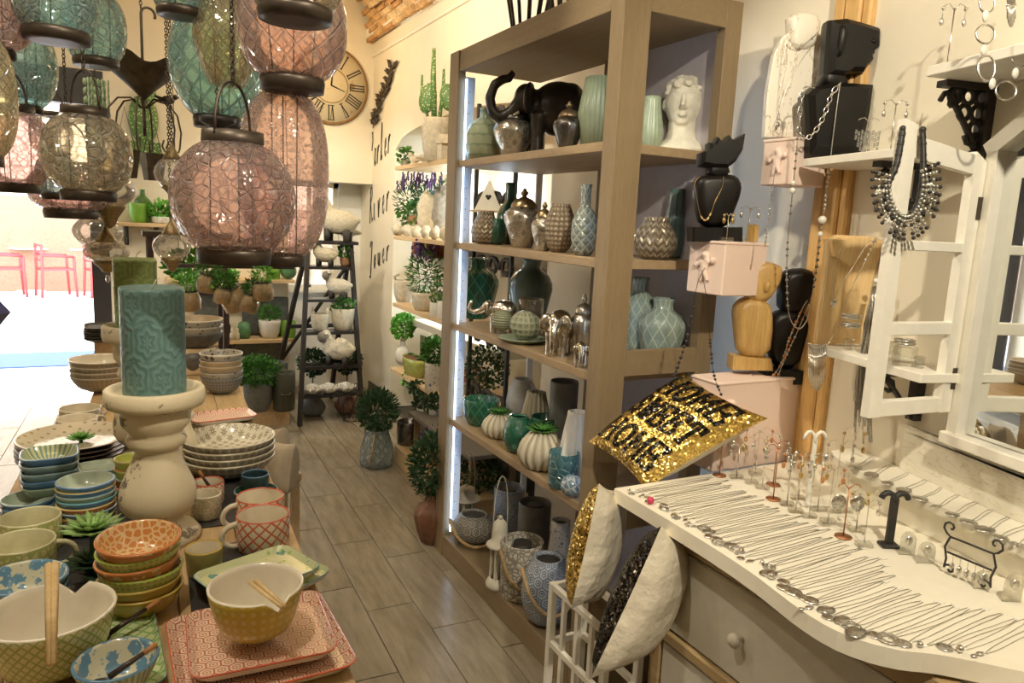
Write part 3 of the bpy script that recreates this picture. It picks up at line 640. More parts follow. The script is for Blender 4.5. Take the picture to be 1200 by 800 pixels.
m_rust = mat('rusty_tin', (.13, .10, .065), .6, .5, var=.35, vs=40)
umbrella_planter()
# pale green bead strands
mb = MB(); bc = at(112, 115, 2.35)
for k in range(22):
    a = rnd.uniform(0, 6.28); r = rnd.uniform(0, .04); l = rnd.uniform(.16, .24)
    for i in range(8): mb.ball((r*math.cos(a), r*math.sin(a), -l*i/8+.05), (.004, .004, .012), 5, 4)
o = solo('bead_strands', 'bundle of pale green glass bead strands hanging behind the globes', 'bead strands', mb, mat('pale_green_glass', (.55, .66, .42), .2, var=.2), bc); o['kind'] = 'stuff'
obj('hook', MB().tube([(0, 0, .05), (0, 0, .35)], .002, 4), m_dark, o)
# black hanging dish
c = at(255, 141, 2.0); L = thing('hanging_candle_dish', 'small black hanging candle dish above the front pink globe', 'candle dish', c)
obj('dish', MB().lathe([(.018, -.02), (.046, -.006), (.05, .008), (.046, .008), (.02, -.012)], 24), m_black, L)
obj('stem', MB().tube([(0, 0, -.06), (0, 0, -.02)], [.016, .02], 12), m_black, L); obj('chain', chain_mb(.0, .6), m_dark, L)
c = at(-14, 366, 1.3); L = thing('navy_lantern', 'navy blue hexagonal lantern cut by the left picture edge', 'lantern', c)
obj('body', MB().lathe([(.012, -.03), (.034, 0), (.012, .03)], 6, smooth=False), mat('navy_metal', (.03, .03, .10), .35), L); obj('chain', chain_mb(.03, 1.1), m_dark, L)
# ================================================================== CROCKERY ON THE TABLES
def bowl_prof(R, h, f=.45, th=.0045, cv=.55, n=9):
    o = [(f*R*.92, 0), (f*R, .004)]+[(f*R+(R-f*R)*(i/n)**cv, .006+(h-.006)*i/n) for i in range(1, n+1)]
    o += [(R-th*.4, h+.0015)]
    i_ = [(max(.001, f*R+(R-f*R)*(i/n)**cv-th), max(.010, .008+(h-.006)*i/n)) for i in range(n, 0, -1)]+[(f*R*.7, .010), (.0005, .010)]
    return o+i_, n+2
def bowl_mb(R, h, f=.45, cv=.55, n=44, sq=0, wave=None, th=.0045, notch=False):
    pr, k = bowl_prof(R, h, f, th, cv)
    mb = MB().lathe(pr, n, mfun=lambda i: 0 if i < k-1 else (2 if i in (k-1, k) else 1), sq=sq, flute=wave)
    if notch:
        vs = []
        for (x, y, z) in mb.v:
            a = math.atan2(y, x); q = max(0, 1-abs(a)/.26)
            if z > h*.72: z = z-q*h*.22*((z-h*.72)/(h*.28))
            vs.append((x, y, z))
        mb.v = vs
    return mb
def cyl_prof(R, h, th=.004, taper=1, foot=.92):
    return [(R*taper*foot, 0), (R*taper, .006), (R*(taper+1)/2, h*.5), (R, h-.003), (R-th/2, h), (R-th, h-.003), (R*(taper+1)/2-th, h*.5), (R*taper-th, .012), (.0005, .012)]
def cup_mb(R, h, taper=1): return MB().lathe(cyl_prof(R, h, taper=taper), 36, mfun=lambda i: 0 if i < 3 else (2 if i < 5 else 1))
def handle_mb(R, h, r=.006): return MB().tube([(R-.004+.036*math.sin(PI*k/14)**.8, 0, h*(.5+.33*math.cos(PI*k/14))) for k in range(15)], r, 8)
def rimpos(px, py, z): return onZ(px, py, z)
def put(px, py, zb, w, h):       # centre of the rim in view, height of the base, width in pixels, height in metres
    p = onZ(px, py, zb+h); return Vector((p.x, p.y, zb)), size(w, p)/2
m_cream = mat('cream_glaze', (.78, .70, .55), .2, var=.06, coat=.3)
m_creamw = mat('warm_white_glaze', (.80, .74, .62), .2, var=.05, coat=.3)
def c3(out, rim, ins): return [out, ins, rim]
red_rim = mat('red_rim', (.62, .13, .07), .25); blue_rim = mat('blue_rim', (.12, .25, .40), .25)
# --- noodle bowls with chopsticks
m_bamboo = wood('bamboo', (.66, .45, .20), (.80, .60, .32), 0)
def noodle(label, px, py, zb, w, h, mo, rim, rz, stick):
    p, R = put(px, py, zb, w, h); o = thing('noodle_bowl', label, 'bowl', p, rz)
    obj('bowl', bowl_mb(R, h, .48, .36, notch=True, th=.004), c3(mo, rim, m_creamw), o)
    return p, R
p, R = noodle('green lattice noodle bowl with chopsticks at the front left corner', 58, 714, TZ+.012, 140, .102, pattern('green_lattice', (.66, .64, .36), (.36, .40, .12), 'lattice', 34, .13), m_creamw, 1.25, 0)
def sticks(label, a, b, gap, r=.0042, sec=None):
    a, b = Vector(a), Vector(b); L = thing('chopsticks', label, 'chopsticks', a); d = b-a; sd = d.cross(Vector((0, 0, 1))).normalized()
    for k in (-1, 1): obj('stick', MB().tube([sd*k*gap, d+sd*k*gap*.6], [r, r*.75], 4), m_bamboo, L)
    return L
sticks('bamboo chopsticks through the notch of the green noodle bowl', at(61, 660, dep(p)-.03+.02), at(60, 778, dep(p)-.118), .0042, .0062)
TRY = TZ+.002
p2, R2 = noodle('yellow dotted noodle bowl standing on the red trays', 300, 684, TZ+.052, 108, .088, pattern('yellow_dots', (.55, .40, .05), (.66, .54, .16), 'dots', 30, .28), m_creamw, -1.25, 0)
q = p2+Vector((0, 0, .093)); dirn = Vector((.25, -.97, 0))
sticks('bamboo chopsticks lying across the yellow noodle bowl', q+Vector((0, .035, -.018)), q+Vector((.028, -.088, -.006)), .005, .005)
# --- red hexagon trays
m_hex = pattern('red_hex', (.80, .62, .48), (.52, .13, .07), 'hex', 46, .055, .2, (.58, .22, .14))
def tray_mb(a, b, h=.016, c=.024):
    def rr(x, y, q, n=5):
        pts = []
        for cx, cy, a0 in ((x-q, y-q, 0), (-x+q, y-q, 1), (-x+q, -y+q, 2), (x-q, -y+q, 3)):
            for k in range(n): t = PI/2*(a0+k/(n-1)); pts.append((cx+q*math.cos(t), cy+q*math.sin(t)))
        return pts
    rings = [(rr(a*.9, b*.9, c), 0), (rr(a*.985, b*.985, c), h*.8), (rr(a, b, c*1.05), h), (rr(a*.985, b*.985, c), h+.0008), (rr(a*.88, b*.88, c*.9), .005)]
    n = len(rings[0][0]); mb = MB(); vs = [(x, y, z) for r, z in rings for x, y in r]; fs = []; mi = []; uv = []
    for i in range(len(rings)-1):
        for k in range(n): f = (i*n+k, i*n+(k+1) % n, (i+1)*n+(k+1) % n, (i+1)*n+k); fs.append(f); mi.append(2 if i in (1, 2) else (0 if i == 0 else 1))
    fs += [tuple(range(n-1, -1, -1)), tuple(4*n+k for k in range(n))]; mi += [0, 1]
    for f, m in zip(fs, mi): mb.add([vs[i] for i in f], [tuple(range(len(f)))], m, [[(vs[i][0], vs[i][1]) for i in f]], smooth=m == 2)
    return mb
def tray(label, pts, z, mats, h=.016, nm='serving_tray', grp=None, cat='tray'):
    A, B_, C_ = [onZ(*q, z+h) for q in pts]; x = (B_-A); y = (B_-C_); c = (A+C_)/2
    return solo(nm, label, cat, tray_mb(x.length/2, y.length/2, h), mats, Vector((c.x, c.y, z)), math.atan2(x.y, x.x), grp)
m_trays = [m_creamw, m_hex, red_rim]
big = ((197, 724), (376, 688), (418, 778)); sml = ((223, 716), (376, 690), (392, 762))
for k, l in enumerate(('large red hexagon tray, lower of the two big ones', 'large red hexagon tray, upper of the two big ones')): tray(l, big, TZ+.001+k*.0105, m_trays, grp='red hexagon trays')
for k, l in enumerate(('smaller red hexagon tray, lower one', 'smaller red hexagon tray directly under the yellow bowl')): tray(l, sml, TZ+.024+k*.0105, m_trays, grp='red hexagon trays')
# --- green blue square plates
m_gb = pattern('green_blue_print', (.66, .70, .42), (.10, .36, .34), 'floral', 22, .40, .2, (.36, .52, .12)); m_bl = mat('blue_edge', (.16, .36, .48), .25)
for k in range(4): tray('green blue printed square plate behind the yellow bowl, %s from the bottom' % ORD[k], ((243, 668), (352, 632), (360, 668)), TZ+.004+k*.011, [m_creamw, m_gb, m_bl], .014, 'square_plate', 'green blue square plates', 'plate')
for k in range(3): tray('small green blue plate at the table edge, %s from the bottom' % ORD[k], ((318, 668), (362, 645), (374, 672)), TZ+.002+k*.009, [m_creamw, m_gb, m_bl], .012, 'small_plate', 'small green blue plates', 'plate')
m_gp = pattern('green_print', (.62, .70, .40), (.28, .46, .16), 'diamond', 40, .12, .2)
for k in range(2): tray('pale green square plate under the blue floral bowl, %s from the bottom' % ORD[k], ((96, 722), (186, 704), (190, 800)), TZ+.001+k*.009, [m_creamw, m_gp, m_bl], .013, 'green_plate', 'pale green plates', 'plate')
# --- blue floral bowls
m_flo = pattern('blue_floral', (.72, .68, .50), (.14, .30, .46), 'floral', 44, .66, .18, (.34, .48, .56), uvk='Object'); m_floo = pattern('green_stripe_out', (.45, .52, .36), (.20, .32, .30), 'stripe', 40, .25)
p, R = put(136, 772, TZ+.028, 92, .05); solo('floral_bowl', 'small blue floral bowl holding a dark spoon at the front', 'bowl', bowl_mb(R, .05, .5, .5), c3(m_floo, blue_rim, m_flo), p)
def spoon(label, a, b, mh, mt, r=.0045):
    a, b = Vector(a), Vector(b); L = thing('spoon', label, 'spoon', a); d = b-a; mid = d*.72
    obj('handle', MB().tube([(0, 0, 0), mid], [r*1.1, r*.8], 6), mh, L); obj('handle_tip', MB().tube([mid, d], [r*.85, r], 6), mt, L)
    obj('spoon_bowl', MB().ball(-d.normalized()*.014, (.014, .014, .005), 10, 6), mh, L); return L
m_dwood = mat('dark_wood', (.05, .03, .025), .35); m_owood = mat('orange_wood', (.50, .22, .08), .4)
spoon('dark spoon with orange tip lying in the small floral bowl', p+Vector((-.01, -.02, .035)), p+Vector((.055, .005, .058)), m_dwood, m_owood)
a = onZ(128, 742, TZ+.036); b = onZ(187, 703, TZ+.05); spoon('dark spoon with orange tip resting on the pale green plate', a, b, m_dwood, m_owood)
p, R = put(28, 676, TZ+.03, 92, .055)
for k in range(3): solo('floral_bowl', ['bottom', 'middle', 'top'][k]+' blue floral bowl in the stack behind the green noodle bowl', 'bowl', bowl_mb(R, .055, .5, .5), c3([m_floo, mat('teal_out', (.12, .26, .28), .25), mat('sage_out', (.28, .40, .36), .25)][k], blue_rim, m_flo), p+Vector((0, 0, (k-2)*.014)), k, 'left floral bowls')
# --- olive cups at left
m_ol = pattern('olive_print', (.52, .48, .24), (.32, .34, .10), 'cells', 26, .12, .3); m_oli = mat('olive_in', (.58, .54, .34), .3)
for k, (px, py, w_, h) in enumerate(((35, 604, 64, .075), (24, 633, 72, .075))):
    p, R = put(px, py, TZ+.004, w_, h); o = thing('olive_mug', ['olive printed mug behind its twin at the left table edge', 'front olive printed mug beside the succulent'][k], 'mug', p, 0, 'olive mugs')
    obj('body', cup_mb(R, h), c3(m_ol, m_oli, m_oli), o)
    if k: obj('handle', handle_mb(R, h), m_oli, o)
# --- stacks
def stack(name, label, cat, px, py, zb, w, h, dz, mats, grp, f=.45, cv=.5, sq=0, tilt=None, rz=0, wave=None):
    n = len(mats); zt = zb+(n-1)*dz; p = onZ(px, py, zt+h); R = size(w, p)/2; mesh = bowl_mb(R, h, f, cv, sq=sq, wave=wave); cache = {}
    for k in range(n):
        mk = tuple(m.name for m in mats[k])
        if mk not in cache: cache[mk] = mesh.mesh(name, mats[k])
        pos = n-k; wd = 'top' if pos == 1 else ('bottom' if pos == n else ORD[pos-1]+' from the top')
        j = Vector((rnd.uniform(-.0015, .0015), rnd.uniform(-.0015, .0015), 0)); rot = (0, 0, rz+rnd.uniform(-.05, .05) if sq else rnd.uniform(0, 6))
        if tilt: rot = (tilt[0]*k/n, tilt[1]*k/n, rot[2])
        tag(obj(name, cache[mk], None, None, Vector((p.x, p.y, zb+k*dz))+j, rot), label % wd, cat, grp)
    return p, R
m_b1 = mat('denim_glaze', (.09, .20, .36), .22, coat=.3); m_b2 = mat('grey_teal_glaze', (.24, .35, .36), .22, coat=.3); m_b3 = mat('dusk_glaze', (.30, .38, .40), .22, coat=.3); m_b4 = mat('green_grey_glaze', (.25, .33, .24), .22, coat=.3)
m_str = pattern('radial_stripe', (.66, .66, .40), (.20, .34, .28), 'stripe', 34, .22, .2)
m_bin = mat('grey_green_in', (.40, .46, .36), .15, var=.25, vs=18, coat=.4)
stack('square_bowl', 'striped square bowl in the blue stack, %s one', 'bowl', 58, 530, TZ+.045, 60, .036, .018, [c3(m_b4, m_b4, m_bin), c3(m_b1, m_b1, m_bin), c3(m_b2, m_b2, m_bin), c3(m_b2, m_b3, m_bin), c3(m_b1, m_b1, m_str)], 'striped square bowls', .55, .5, 4, rz=.1)
stack('dark_bowl', 'dark bowl under the striped square bowls, %s one', 'bowl', 62, 590, TZ+.004, 50, .03, .012, [c3(m_b1, m_b2, m_bin), c3(m_b4, m_b3, m_bin), c3(m_b1, m_b2, m_bin)], 'dark small bowls', .6, .5)
m_or = mat('rust_glaze', (.40, .17, .06), .25); m_cy = mat('cyan_glaze', (.14, .36, .42), .25); m_ygl = mat('straw_glaze', (.50, .40, .16), .25)
stack('blue_bowl', 'round blue bowl stacked behind the large succulent, %s one', 'bowl', 100, 562, TZ+.004, 63, .036, .0125, [c3(m_b1, m_or, m_bin), c3(m_b4, m_or, m_bin), c3(m_b1, m_b3, m_bin), c3(m_or, m_ygl, m_bin), c3(m_b1, m_cy, m_bin), c3(m_b4, m_b2, m_bin), c3(m_b1, m_ygl, m_bin), c3(m_b1, m_b1, m_bin)], 'mixed blue bowls', .6, .5)
stack('blue_saucer', 'small blue bowl at the left table edge, %s one', 'bowl', 33, 583, TZ+.006, 56, .034, .013, [c3(m_b1, m_b1, m_bin), c3(m_b2, m_b1, m_bin), c3(m_b1, m_b2, m_bin)], 'low blue bowls', .6, .5)
stack('square_saucer', 'pale square dish stacked beside the candlestick, %s one', 'dish', 118, 546, TZ+.004, 48, .022, .0125, [c3(m_b1, m_cy, m_bin), c3(m_b4, m_b3, m_bin), c3(m_b1, m_cy, m_bin), c3(m_b2, m_ygl, m_bin), c3(m_b2, m_b3, m_bin)], 'pale square dishes', .7, .5, 4, rz=.2)
m_ye = mat('lime_glaze', (.55, .58, .16), .25)
stack('yellow_cup', 'lime and orange cup stacked behind the candlestick, %s one', 'cup', 155, 536, TZ+.004, 40, .04, .024, [c3(m_b4, m_or, m_bin), c3(m_or, m_b4, m_bin), c3(m_ye, m_or, m_ye), c3(m_ye, m_ygl, m_ye)], 'lime cups', .7, .5)
# big oval plates
m_dotp = pattern('grey_dot', (.66, .58, .42), (.36, .29, .20), 'dots', 34, .17, .2, uvk='Object'); m_brown = mat('brown_under', (.10, .07, .05), .4)
stack('large_plate', 'large cream dotted plate in the dark stack, %s one', 'plate', 88, 510, TZ+.004, 120, .028, .0135, [c3(m_brown, m_brown, m_cream)]*4+[c3(m_brown, m_cream, m_dotp)], 'large dotted plates', .6, .7)
# orange stack
m_orp = pattern('orange_cells', (.66, .28, .08), (.80, .60, .34), 'cells', 76, .12, .18, uvk='Object'); m_oro = pattern('orange_out', (.62, .52, .26), (.56, .20, .06), 'cells', 26, .22, .2); m_gro = pattern('green_out', (.52, .54, .18), (.36, .40, .08), 'dots', 40, .3, .2); m_yo = mat('mustard_glaze', (.44, .30, .05), .2, coat=.3); m_grim = mat('green_rim', (.40, .50, .08), .2); m_orim = mat('orange_rim', (.62, .22, .07), .2); m_yrim = mat('mustard_rim', (.58, .42, .10), .2)
stack('salad_bowl', 'bowl of the orange and mustard stack, %s one', 'bowl', 163, 628, TZ+.003, 92, .050, .0195, [c3(m_yo, m_yrim, m_cream), c3(m_yo, m_yrim, m_cream), c3(m_gro, m_grim, m_cream), c3(m_oro, m_orim, m_cream), c3(m_gro, m_grim, m_cream), c3(m_oro, m_orim, m_orp)], 'orange and mustard bowls', .5, .45, tilt=(.05, -.06))
# star bowls
m_star = pattern('star_print', (.70, .64, .50), (.26, .21, .14), 'star', 46, .05, .2, uvk='Object'); m_staro = pattern('star_out', (.46, .42, .32), (.24, .21, .15), 'star', 34, .07, .25)
stack('star_bowl', 'star printed serving bowl stacked by the table edge, %s one', 'bowl', 268, 510, TZ+.004, 104, .056, .0185, [c3(m_staro, m_cream, m_cream)]*3+[c3(m_staro, m_cream, m_star)], 'star printed bowls', .5, .42)
# mugs
m_lat = pattern('red_lattice', (.76, .66, .50), (.62, .13, .06), 'lattice', 14, .11, .2)
for k, (px, py, w_, l) in enumerate(((305, 580, 54, 'red lattice mug standing behind its twin'), (308, 601, 60, 'front red lattice mug with cream handle at the table edge'))):
    p, R = put(px, py, TZ+.004, w_, .078); o = thing('lattice_mug', l, 'mug', p, 3.3, 'red lattice mugs'); obj('body', cup_mb(R, .078), c3(m_lat, red_rim, m_cream), o); obj('handle', handle_mb(R, .078, .0065), m_cream, o)
m_beige = pattern('beige_cells', (.56, .49, .34), (.38, .32, .20), 'cells', 30, .14, .3)
p, R = put(241, 577, TZ+.004, 35, .062); solo('beige_cup', 'beige crackle patterned cup beside the candlestick base', 'cup', cup_mb(R, .062), c3(m_beige, m_cream, m_cream), p)
p, R = put(244, 563, TZ+.004, 35, .06); solo('red_cup', 'small red lattice cup with a spoon behind the beige cup', 'cup', cup_mb(R, .06), c3(m_lat, red_rim, m_cream), p)
spoon('small spoon with orange handle in the red cup', p+Vector((.01, 0, .03)), p+Vector((-.022, -.012, .092)), m_dwood, m_owood)
m_navy = mat('dark_teal_glaze', (.03, .07, .08), .25, coat=.3)
p, R = put(300, 574, TZ+.004, 50, .018); solo('blue_rim_dish', 'dark green dish with pale blue rim behind the mugs', 'dish', bowl_mb(R, .018, .6, .5), c3(m_b2, m_b3, mat('bottle_green', (.04, .10, .06), .15)), p)
p, R = put(299, 554, TZ+.01, 31, .05); solo('teal_cup', 'dark teal cup at the edge of the star bowls', 'cup', cup_mb(R, .05), c3(m_navy, m_b1, m_navy), p)
p, R = put(239, 640, TZ+.004, 42, .06); solo('olive_cup', 'olive cup with yellow rim beside the square plates', 'cup', cup_mb(R, .06, .9), c3(mat('olive_glaze', (.26, .23, .08), .3), m_yrim, m_cream), p)
# cups with handles far left
for k, (px, py) in enumerate(((94, 477), (90, 489))):
    p, R = put(px, py, TZ+.03, 44, .05); o = thing('stoneware_cup', ['grey stoneware cup with handle, farther of the two', 'grey stoneware cup with handle next to the dotted plates'][k], 'cup', p, .6, 'grey stoneware cups')
    obj('body', cup_mb(R, .05), c3(m_beige, m_cream, m_cream), o); obj('handle', handle_mb(R, .05, .005), m_cream, o)
# succulents
def rosette(mb, c, R, n=4, m0=5, up=.9, w=.38):
    for i in range(n):
        k = m0+i*3; el = 1.25-.95*i/(n-1) if n > 1 else .5; l = R*(.5+.5*i/(n-1 or 1))
        for j in range(k):
            a = 2*PI*(j+.5*(i % 2))/k+rnd.uniform(-.1, .1); d = Vector((math.cos(a)*math.cos(el), math.sin(a)*math.cos(el), math.sin(el)*up)); s_ = Vector((-math.sin(a), math.cos(a), 0)); nn = d.cross(s_)
            b = Vector(c); wq = l*w
            vs = [b+s_*wq*.2, b-s_*wq*.2, b+d*l*.6-s_*wq*.5, b+d*l, b+d*l*.6+s_*wq*.5, b+d*l*.55+nn*wq*-.25]
            mb.add(vs, [(1, 2, 5), (2, 3, 5), (3, 4, 5), (4, 0, 5), (0, 1, 5), (4, 3, 2, 1), (0, 4, 1)])
    return mb
m_succ = mat('succulent', (.20, .36, .10), .4, var=.35, vs=25)
p = onZ(110, 655, TZ+.05); s0 = thing('succulent', 'bright green artificial succulent between the bowl stacks', 'succulent', Vector((p.x, p.y, TZ+.004)))
obj('rosette', rosette(MB(), (0, 0, .105), .066, 4, 5), mat('succulent_bright', (.30, .50, .14), .4, var=.35, vs=25), s0); obj('stem', MB().tube([(0, 0, 0), (0, 0, .11)], .007, 6), m_leafd, s0)
lo = rosette(MB(), (.0, 0, .035), .06, 4, 6); rosette(lo, (.02, -.03, .02), .05, 3, 6); obj('lower_leaves', lo, m_leafd, s0)
p = onZ(95, 520, TZ+.06); s1 = thing('small_succulent', 'small bright succulent tucked against the dotted plates', 'succulent', Vector((p.x, p.y, TZ+.004))); obj('rosette', rosette(MB(), (0, 0, .07), .045, 3, 5), m_leafb, s1); obj('stem', MB().tube([(0, 0, 0), (0, 0, .07)], .006, 6), m_leafd, s1)
# candlesticks and candles
def damask(name, c1, c2):
    n = NT(name); u = n.xyz(n.coord('UV')); a = n.M('MULTIPLY', u[0], 7); b = n.M('MULTIPLY', u[1], 5); row = n.M('FLOOR', b); x = n.M('SUBTRACT', n.M('FRACT', n.M('ADD', a, n.M('MULTIPLY', row, .5))), .5); y = n.M('SUBTRACT', n.M('FRACT', b), .5)
    r = n.M('SQRT', n.M('ADD', n.M('MULTIPLY', x, x), n.M('MULTIPLY', y, y))); t = n.M('ARCTAN2', y, x); q = n.M('ADD', r, n.M('MULTIPLY', n.M('COSINE', n.M('MULTIPLY', t, 6)), .05)); h = n.M('SINE', n.M('MULTIPLY', q, 26))
    n.bump(h, .22, .003); c = n.mix(n.ramp(h, -.2, .8), c1, c2); return n.fin(c, .4)
m_ivory = worn('distressed_ivory', (.70, .60, .42), (.20, .16, .11), .575, 11)
def candlestick(label, px, pyrim, pybase, w, zb=TZ):
    p = onZ(px, pybase, zb); k = size(w, p)/2/.108; t = at(px, pyrim, dep(p)).z-zb; s_ = t/.36
    pr = [(.090, 0), (.094, .012), (.082, .028), (.060, .040), (.050, .055), (.054, .064), (.072, .074), (.083, .092), (.085, .115), (.080, .14), (.066, .175), (.052, .205), (.047, .226), (.050, .232), (.062, .240), (.066, .252), (.062, .262), (.055, .268), (.060, .275), (.074, .292), (.076, .312), (.070, .325), (.085, .332), (.104, .338), (.108, .350), (.107, .374), (.102, .378), (.092, .378), (.088, .368), (.080, .362), (.001, .360)]
    return solo('candlestick', label, 'candlestick', MB().lathe([(r*k, z*s_) for r, z in pr], 48), m_ivory, Vector((p.x, p.y, zb))), p, t, k
o, p, t, k = candlestick('large distressed ivory candlestick carrying the blue candle', 187, 455, 630, 105)
def candle(label, px, ytop, base, R, mats, nm='pillar_candle', sq=0):
    h = at(px, ytop, dep(base)).z-base.z; L = thing(nm, label, 'candle', base)
    obj('wax', MB().lathe([(R*.97, 0), (R, .006), (R, h-.016), (R*1.015, h-.012), (R*1.015, h-.006), (R*.98, h), (R*.7, h-.004), (.001, h-.005)], 48, sq=sq), mats, L); obj('wick', MB().tube([(0, 0, h-.006), (.008, 0, h+.014), (.016, 0, h+.02)], .0014, 5), m_cream, L); return L
candle('tall blue damask embossed pillar candle on the large candlestick', 178, 334, Vector((p.x, p.y, TZ+t+.0025)), .066*k*.98 if 0 else size(66, p)/2, damask('blue_candle', (.13, .25, .245), (.18, .31, .30)))
o, p, t, k = candlestick('second ivory candlestick half hidden behind the first', 166, 384, 545, 72)
candle('olive green embossed square candle behind the blue one', 163, 302, Vector((p.x, p.y, TZ+t+.0025)), size(44, p)/2, damask('green_candle', (.22, .29, .09), (.28, .35, .13)), 'square_candle', 6)
o, p, t, k = candlestick('third ivory candlestick behind to the right of the large one', 214, 450, 560, 46)
# ================================================================== GOODS ON THE CORNER UNIT
def P01(pts, R, h): return [(r*R, z*h) for r, z in pts]
def remesh(o, vox, sm=2):
    m = o.modifiers.new('remesh', 'REMESH'); m.mode = 'VOXEL'; m.voxel_size = vox; m.use_smooth_shade = True
    s_ = o.modifiers.new('smooth', 'SMOOTH'); s_.factor = .5; s_.iterations = sm; return o
def place(px, ym, X, z, ytop, w):
    p = onX(px, ym, X); t = onX(px, ytop, X).z; return Vector((p.x, p.y, z)), size(w, p)/2, max(.02, t-z)
def placeY(px, ym, Y, z, ytop, w):
    p = onY(px, ym, Y); t = onY(px, ytop, Y).z; return Vector((p.x, p.y, z)), size(w, p)/2, max(.02, t-z)
PR = dict(
 bottle=[(.6, 0), (.9, .06), (1, .25), (1, .5), (.85, .68), (.5, .78), (.3, .82), (.27, .97), (.32, 1), (.2, 1), (.2, .85)],
 ginger=[(.5, 0), (.55, .03), (.72, .2), (.95, .42), (1, .52), (.92, .62), (.62, .70), (.55, .72)],
 squat=[(.5, 0), (.8, .1), (1, .35), (.97, .5), (.8, .7), (.6, .85), (.55, .95), (.6, 1), (.5, 1), (.5, .9)],
 dcone=[(.72, 0), (1, .5), (.72, 1), (.66, 1), (.9, .55)],
 round=[(.45, 0), (.75, .1), (.97, .35), (1, .52), (.9, .74), (.68, .92), (.58, .97), (.6, 1), (.5, 1), (.5, .93)],
 amph=[(.5, 0), (.58, .02), (.82, .25), (1, .55), (.98, .65), (.8, .76), (.5, .82), (.42, .86), (.42, .95), (.5, 1), (.4, 1), (.36, .9)],
 bulb=[(.55, 0), (.85, .08), (1, .3), (.96, .48), (.7, .62), (.4, .68), (.36, .72), (.36, .93), (.42, 1), (.32, 1), (.3, .8)],
 cyl=[(.9, 0), (.95, .03), (1, .5), (1, .98), (.96, 1), (.9, .98), (.88, .1), (.001, .08)],
 pot=[(.62, 0), (.7, .03), (.9, .3), (1, .8), (1, .97), (.95, 1), (.88, .97), (.8, .5), (.001, .4)],
 pumpkin=[(.45, 0), (.75, .06), (.97, .3), (1, .45), (.88, .68), (.58, .9), (.42, .97), (.4, 1), (.3, 1), (.28, .9), (.001, .85)],
 tulip=[(.6, 0), (.9, .05), (1, .12), (.95, .35), (.75, .7), (.58, .95), (.56, 1), (.48, 1), (.5, .8), (.001, .3)],
 sphere=[(.25, .0), (.5, .06), (.8, .2), (.97, .4), (1, .5), (.97, .62), (.8, .82), (.5, .95), (.2, 1), (.001, 1)],
 fid=[(.5, 0), (.8, .05), (1, .3), (.95, .5), (.75, .75), (.66, .92), (.68, 1), (.6, 1), (.6, .9)])
def vase(label, pos, R, h, pr, m, name='vase', cat='vase', flute=None, n=40, group=None, sq=0, rz=0, tw=0):
    return solo(name, label, cat, MB().lathe(P01(PR[pr], R, h), n, flute=flute, sq=sq, tw=tw), m, pos, rz, group)
rib = lambda k, d=.06: (lambda a, t: 1-d*abs(math.sin(a*k/2))**.7)
rip = lambda k, d=.05: (lambda a, t: 1+d*math.sin(a*k))
m_mint = mat('mint_glaze', (.36, .44, .32), .3, var=.1, coat=.3); m_mint2 = pattern('mint_scale', (.44, .50, .34), (.30, .38, .26), 'scale', 12, .18, .3, bump=.8)
m_merc = pattern('mercury_swirl', (.55, .52, .46), (.30, .30, .26), 'floral', 12, .5, .18, bump=.5); m_merc.node_tree.nodes['Principled BSDF'].inputs['Metallic'].default_value = .85
m_gun = mat('gunmetal', (.16, .15, .14), .25, .9, var=.3, vs=60)
m_emer = pattern('emerald_scale', (.015, .11, .065), (.05, .22, .14), 'scale', 14, .14, .12, bump=.7, coat=.6); m_emer2 = mat('emerald_glaze', (.012, .09, .055), .12, coat=.6, var=.3, vs=15); m_emer = pattern('emerald_diamond', (.015, .12, .07), (.07, .27, .17), 'diamond', 12, .05, .12, bump=.8, coat=.6, sv=.7)
m_teal = mat('grey_teal_vase', (.14, .22, .21), .18, coat=.5, var=.25, vs=12); m_tealp = pattern('teal_diamond', (.26, .34, .31), (.44, .50, .42), 'diamond', 12, .06, .2, bump=.5, sv=.6)
m_brz = pattern('bronze_chev', (.24, .19, .13), (.40, .34, .25), 'chev', 18, .22, .35, bump=.8); m_brz.node_tree.nodes['Principled BSDF'].inputs['Metallic'].default_value = .5
m_hob = pattern('bronze_hobnail', (.24, .18, .12), (.42, .35, .25), 'dots', 20, .3, .35, bump=.9, sv=1)
m_pine = pattern('pineapple_glaze', (.20, .24, .22), (.40, .42, .37), 'lattice', 8, .08, .2, bump=.8)
m_rcr = mat('ribbed_cream', (.62, .56, .44), .5, var=.08); m_rwh = mat('ribbed_white', (.80, .78, .74), .5, var=.05); m_gry = mat('grey_ceramic', (.17, .17, .16), .5, var=.15, bump=.2)
m_tglass = glass('teal_vase_glass', (.20, .52, .60), .35, 30, .6, .3, .06); m_mos = pattern('blue_mosaic', (.16, .24, .32), (.45, .50, .52), 'cells', 9, .06, .18, bump=.6)
m_silv = mat('polished_silver', (.70, .66, .58), .16, 1, var=.2, vs=40, bump=.5, bs=45, bd=.006)
S1, S2, S3, S4 = SH
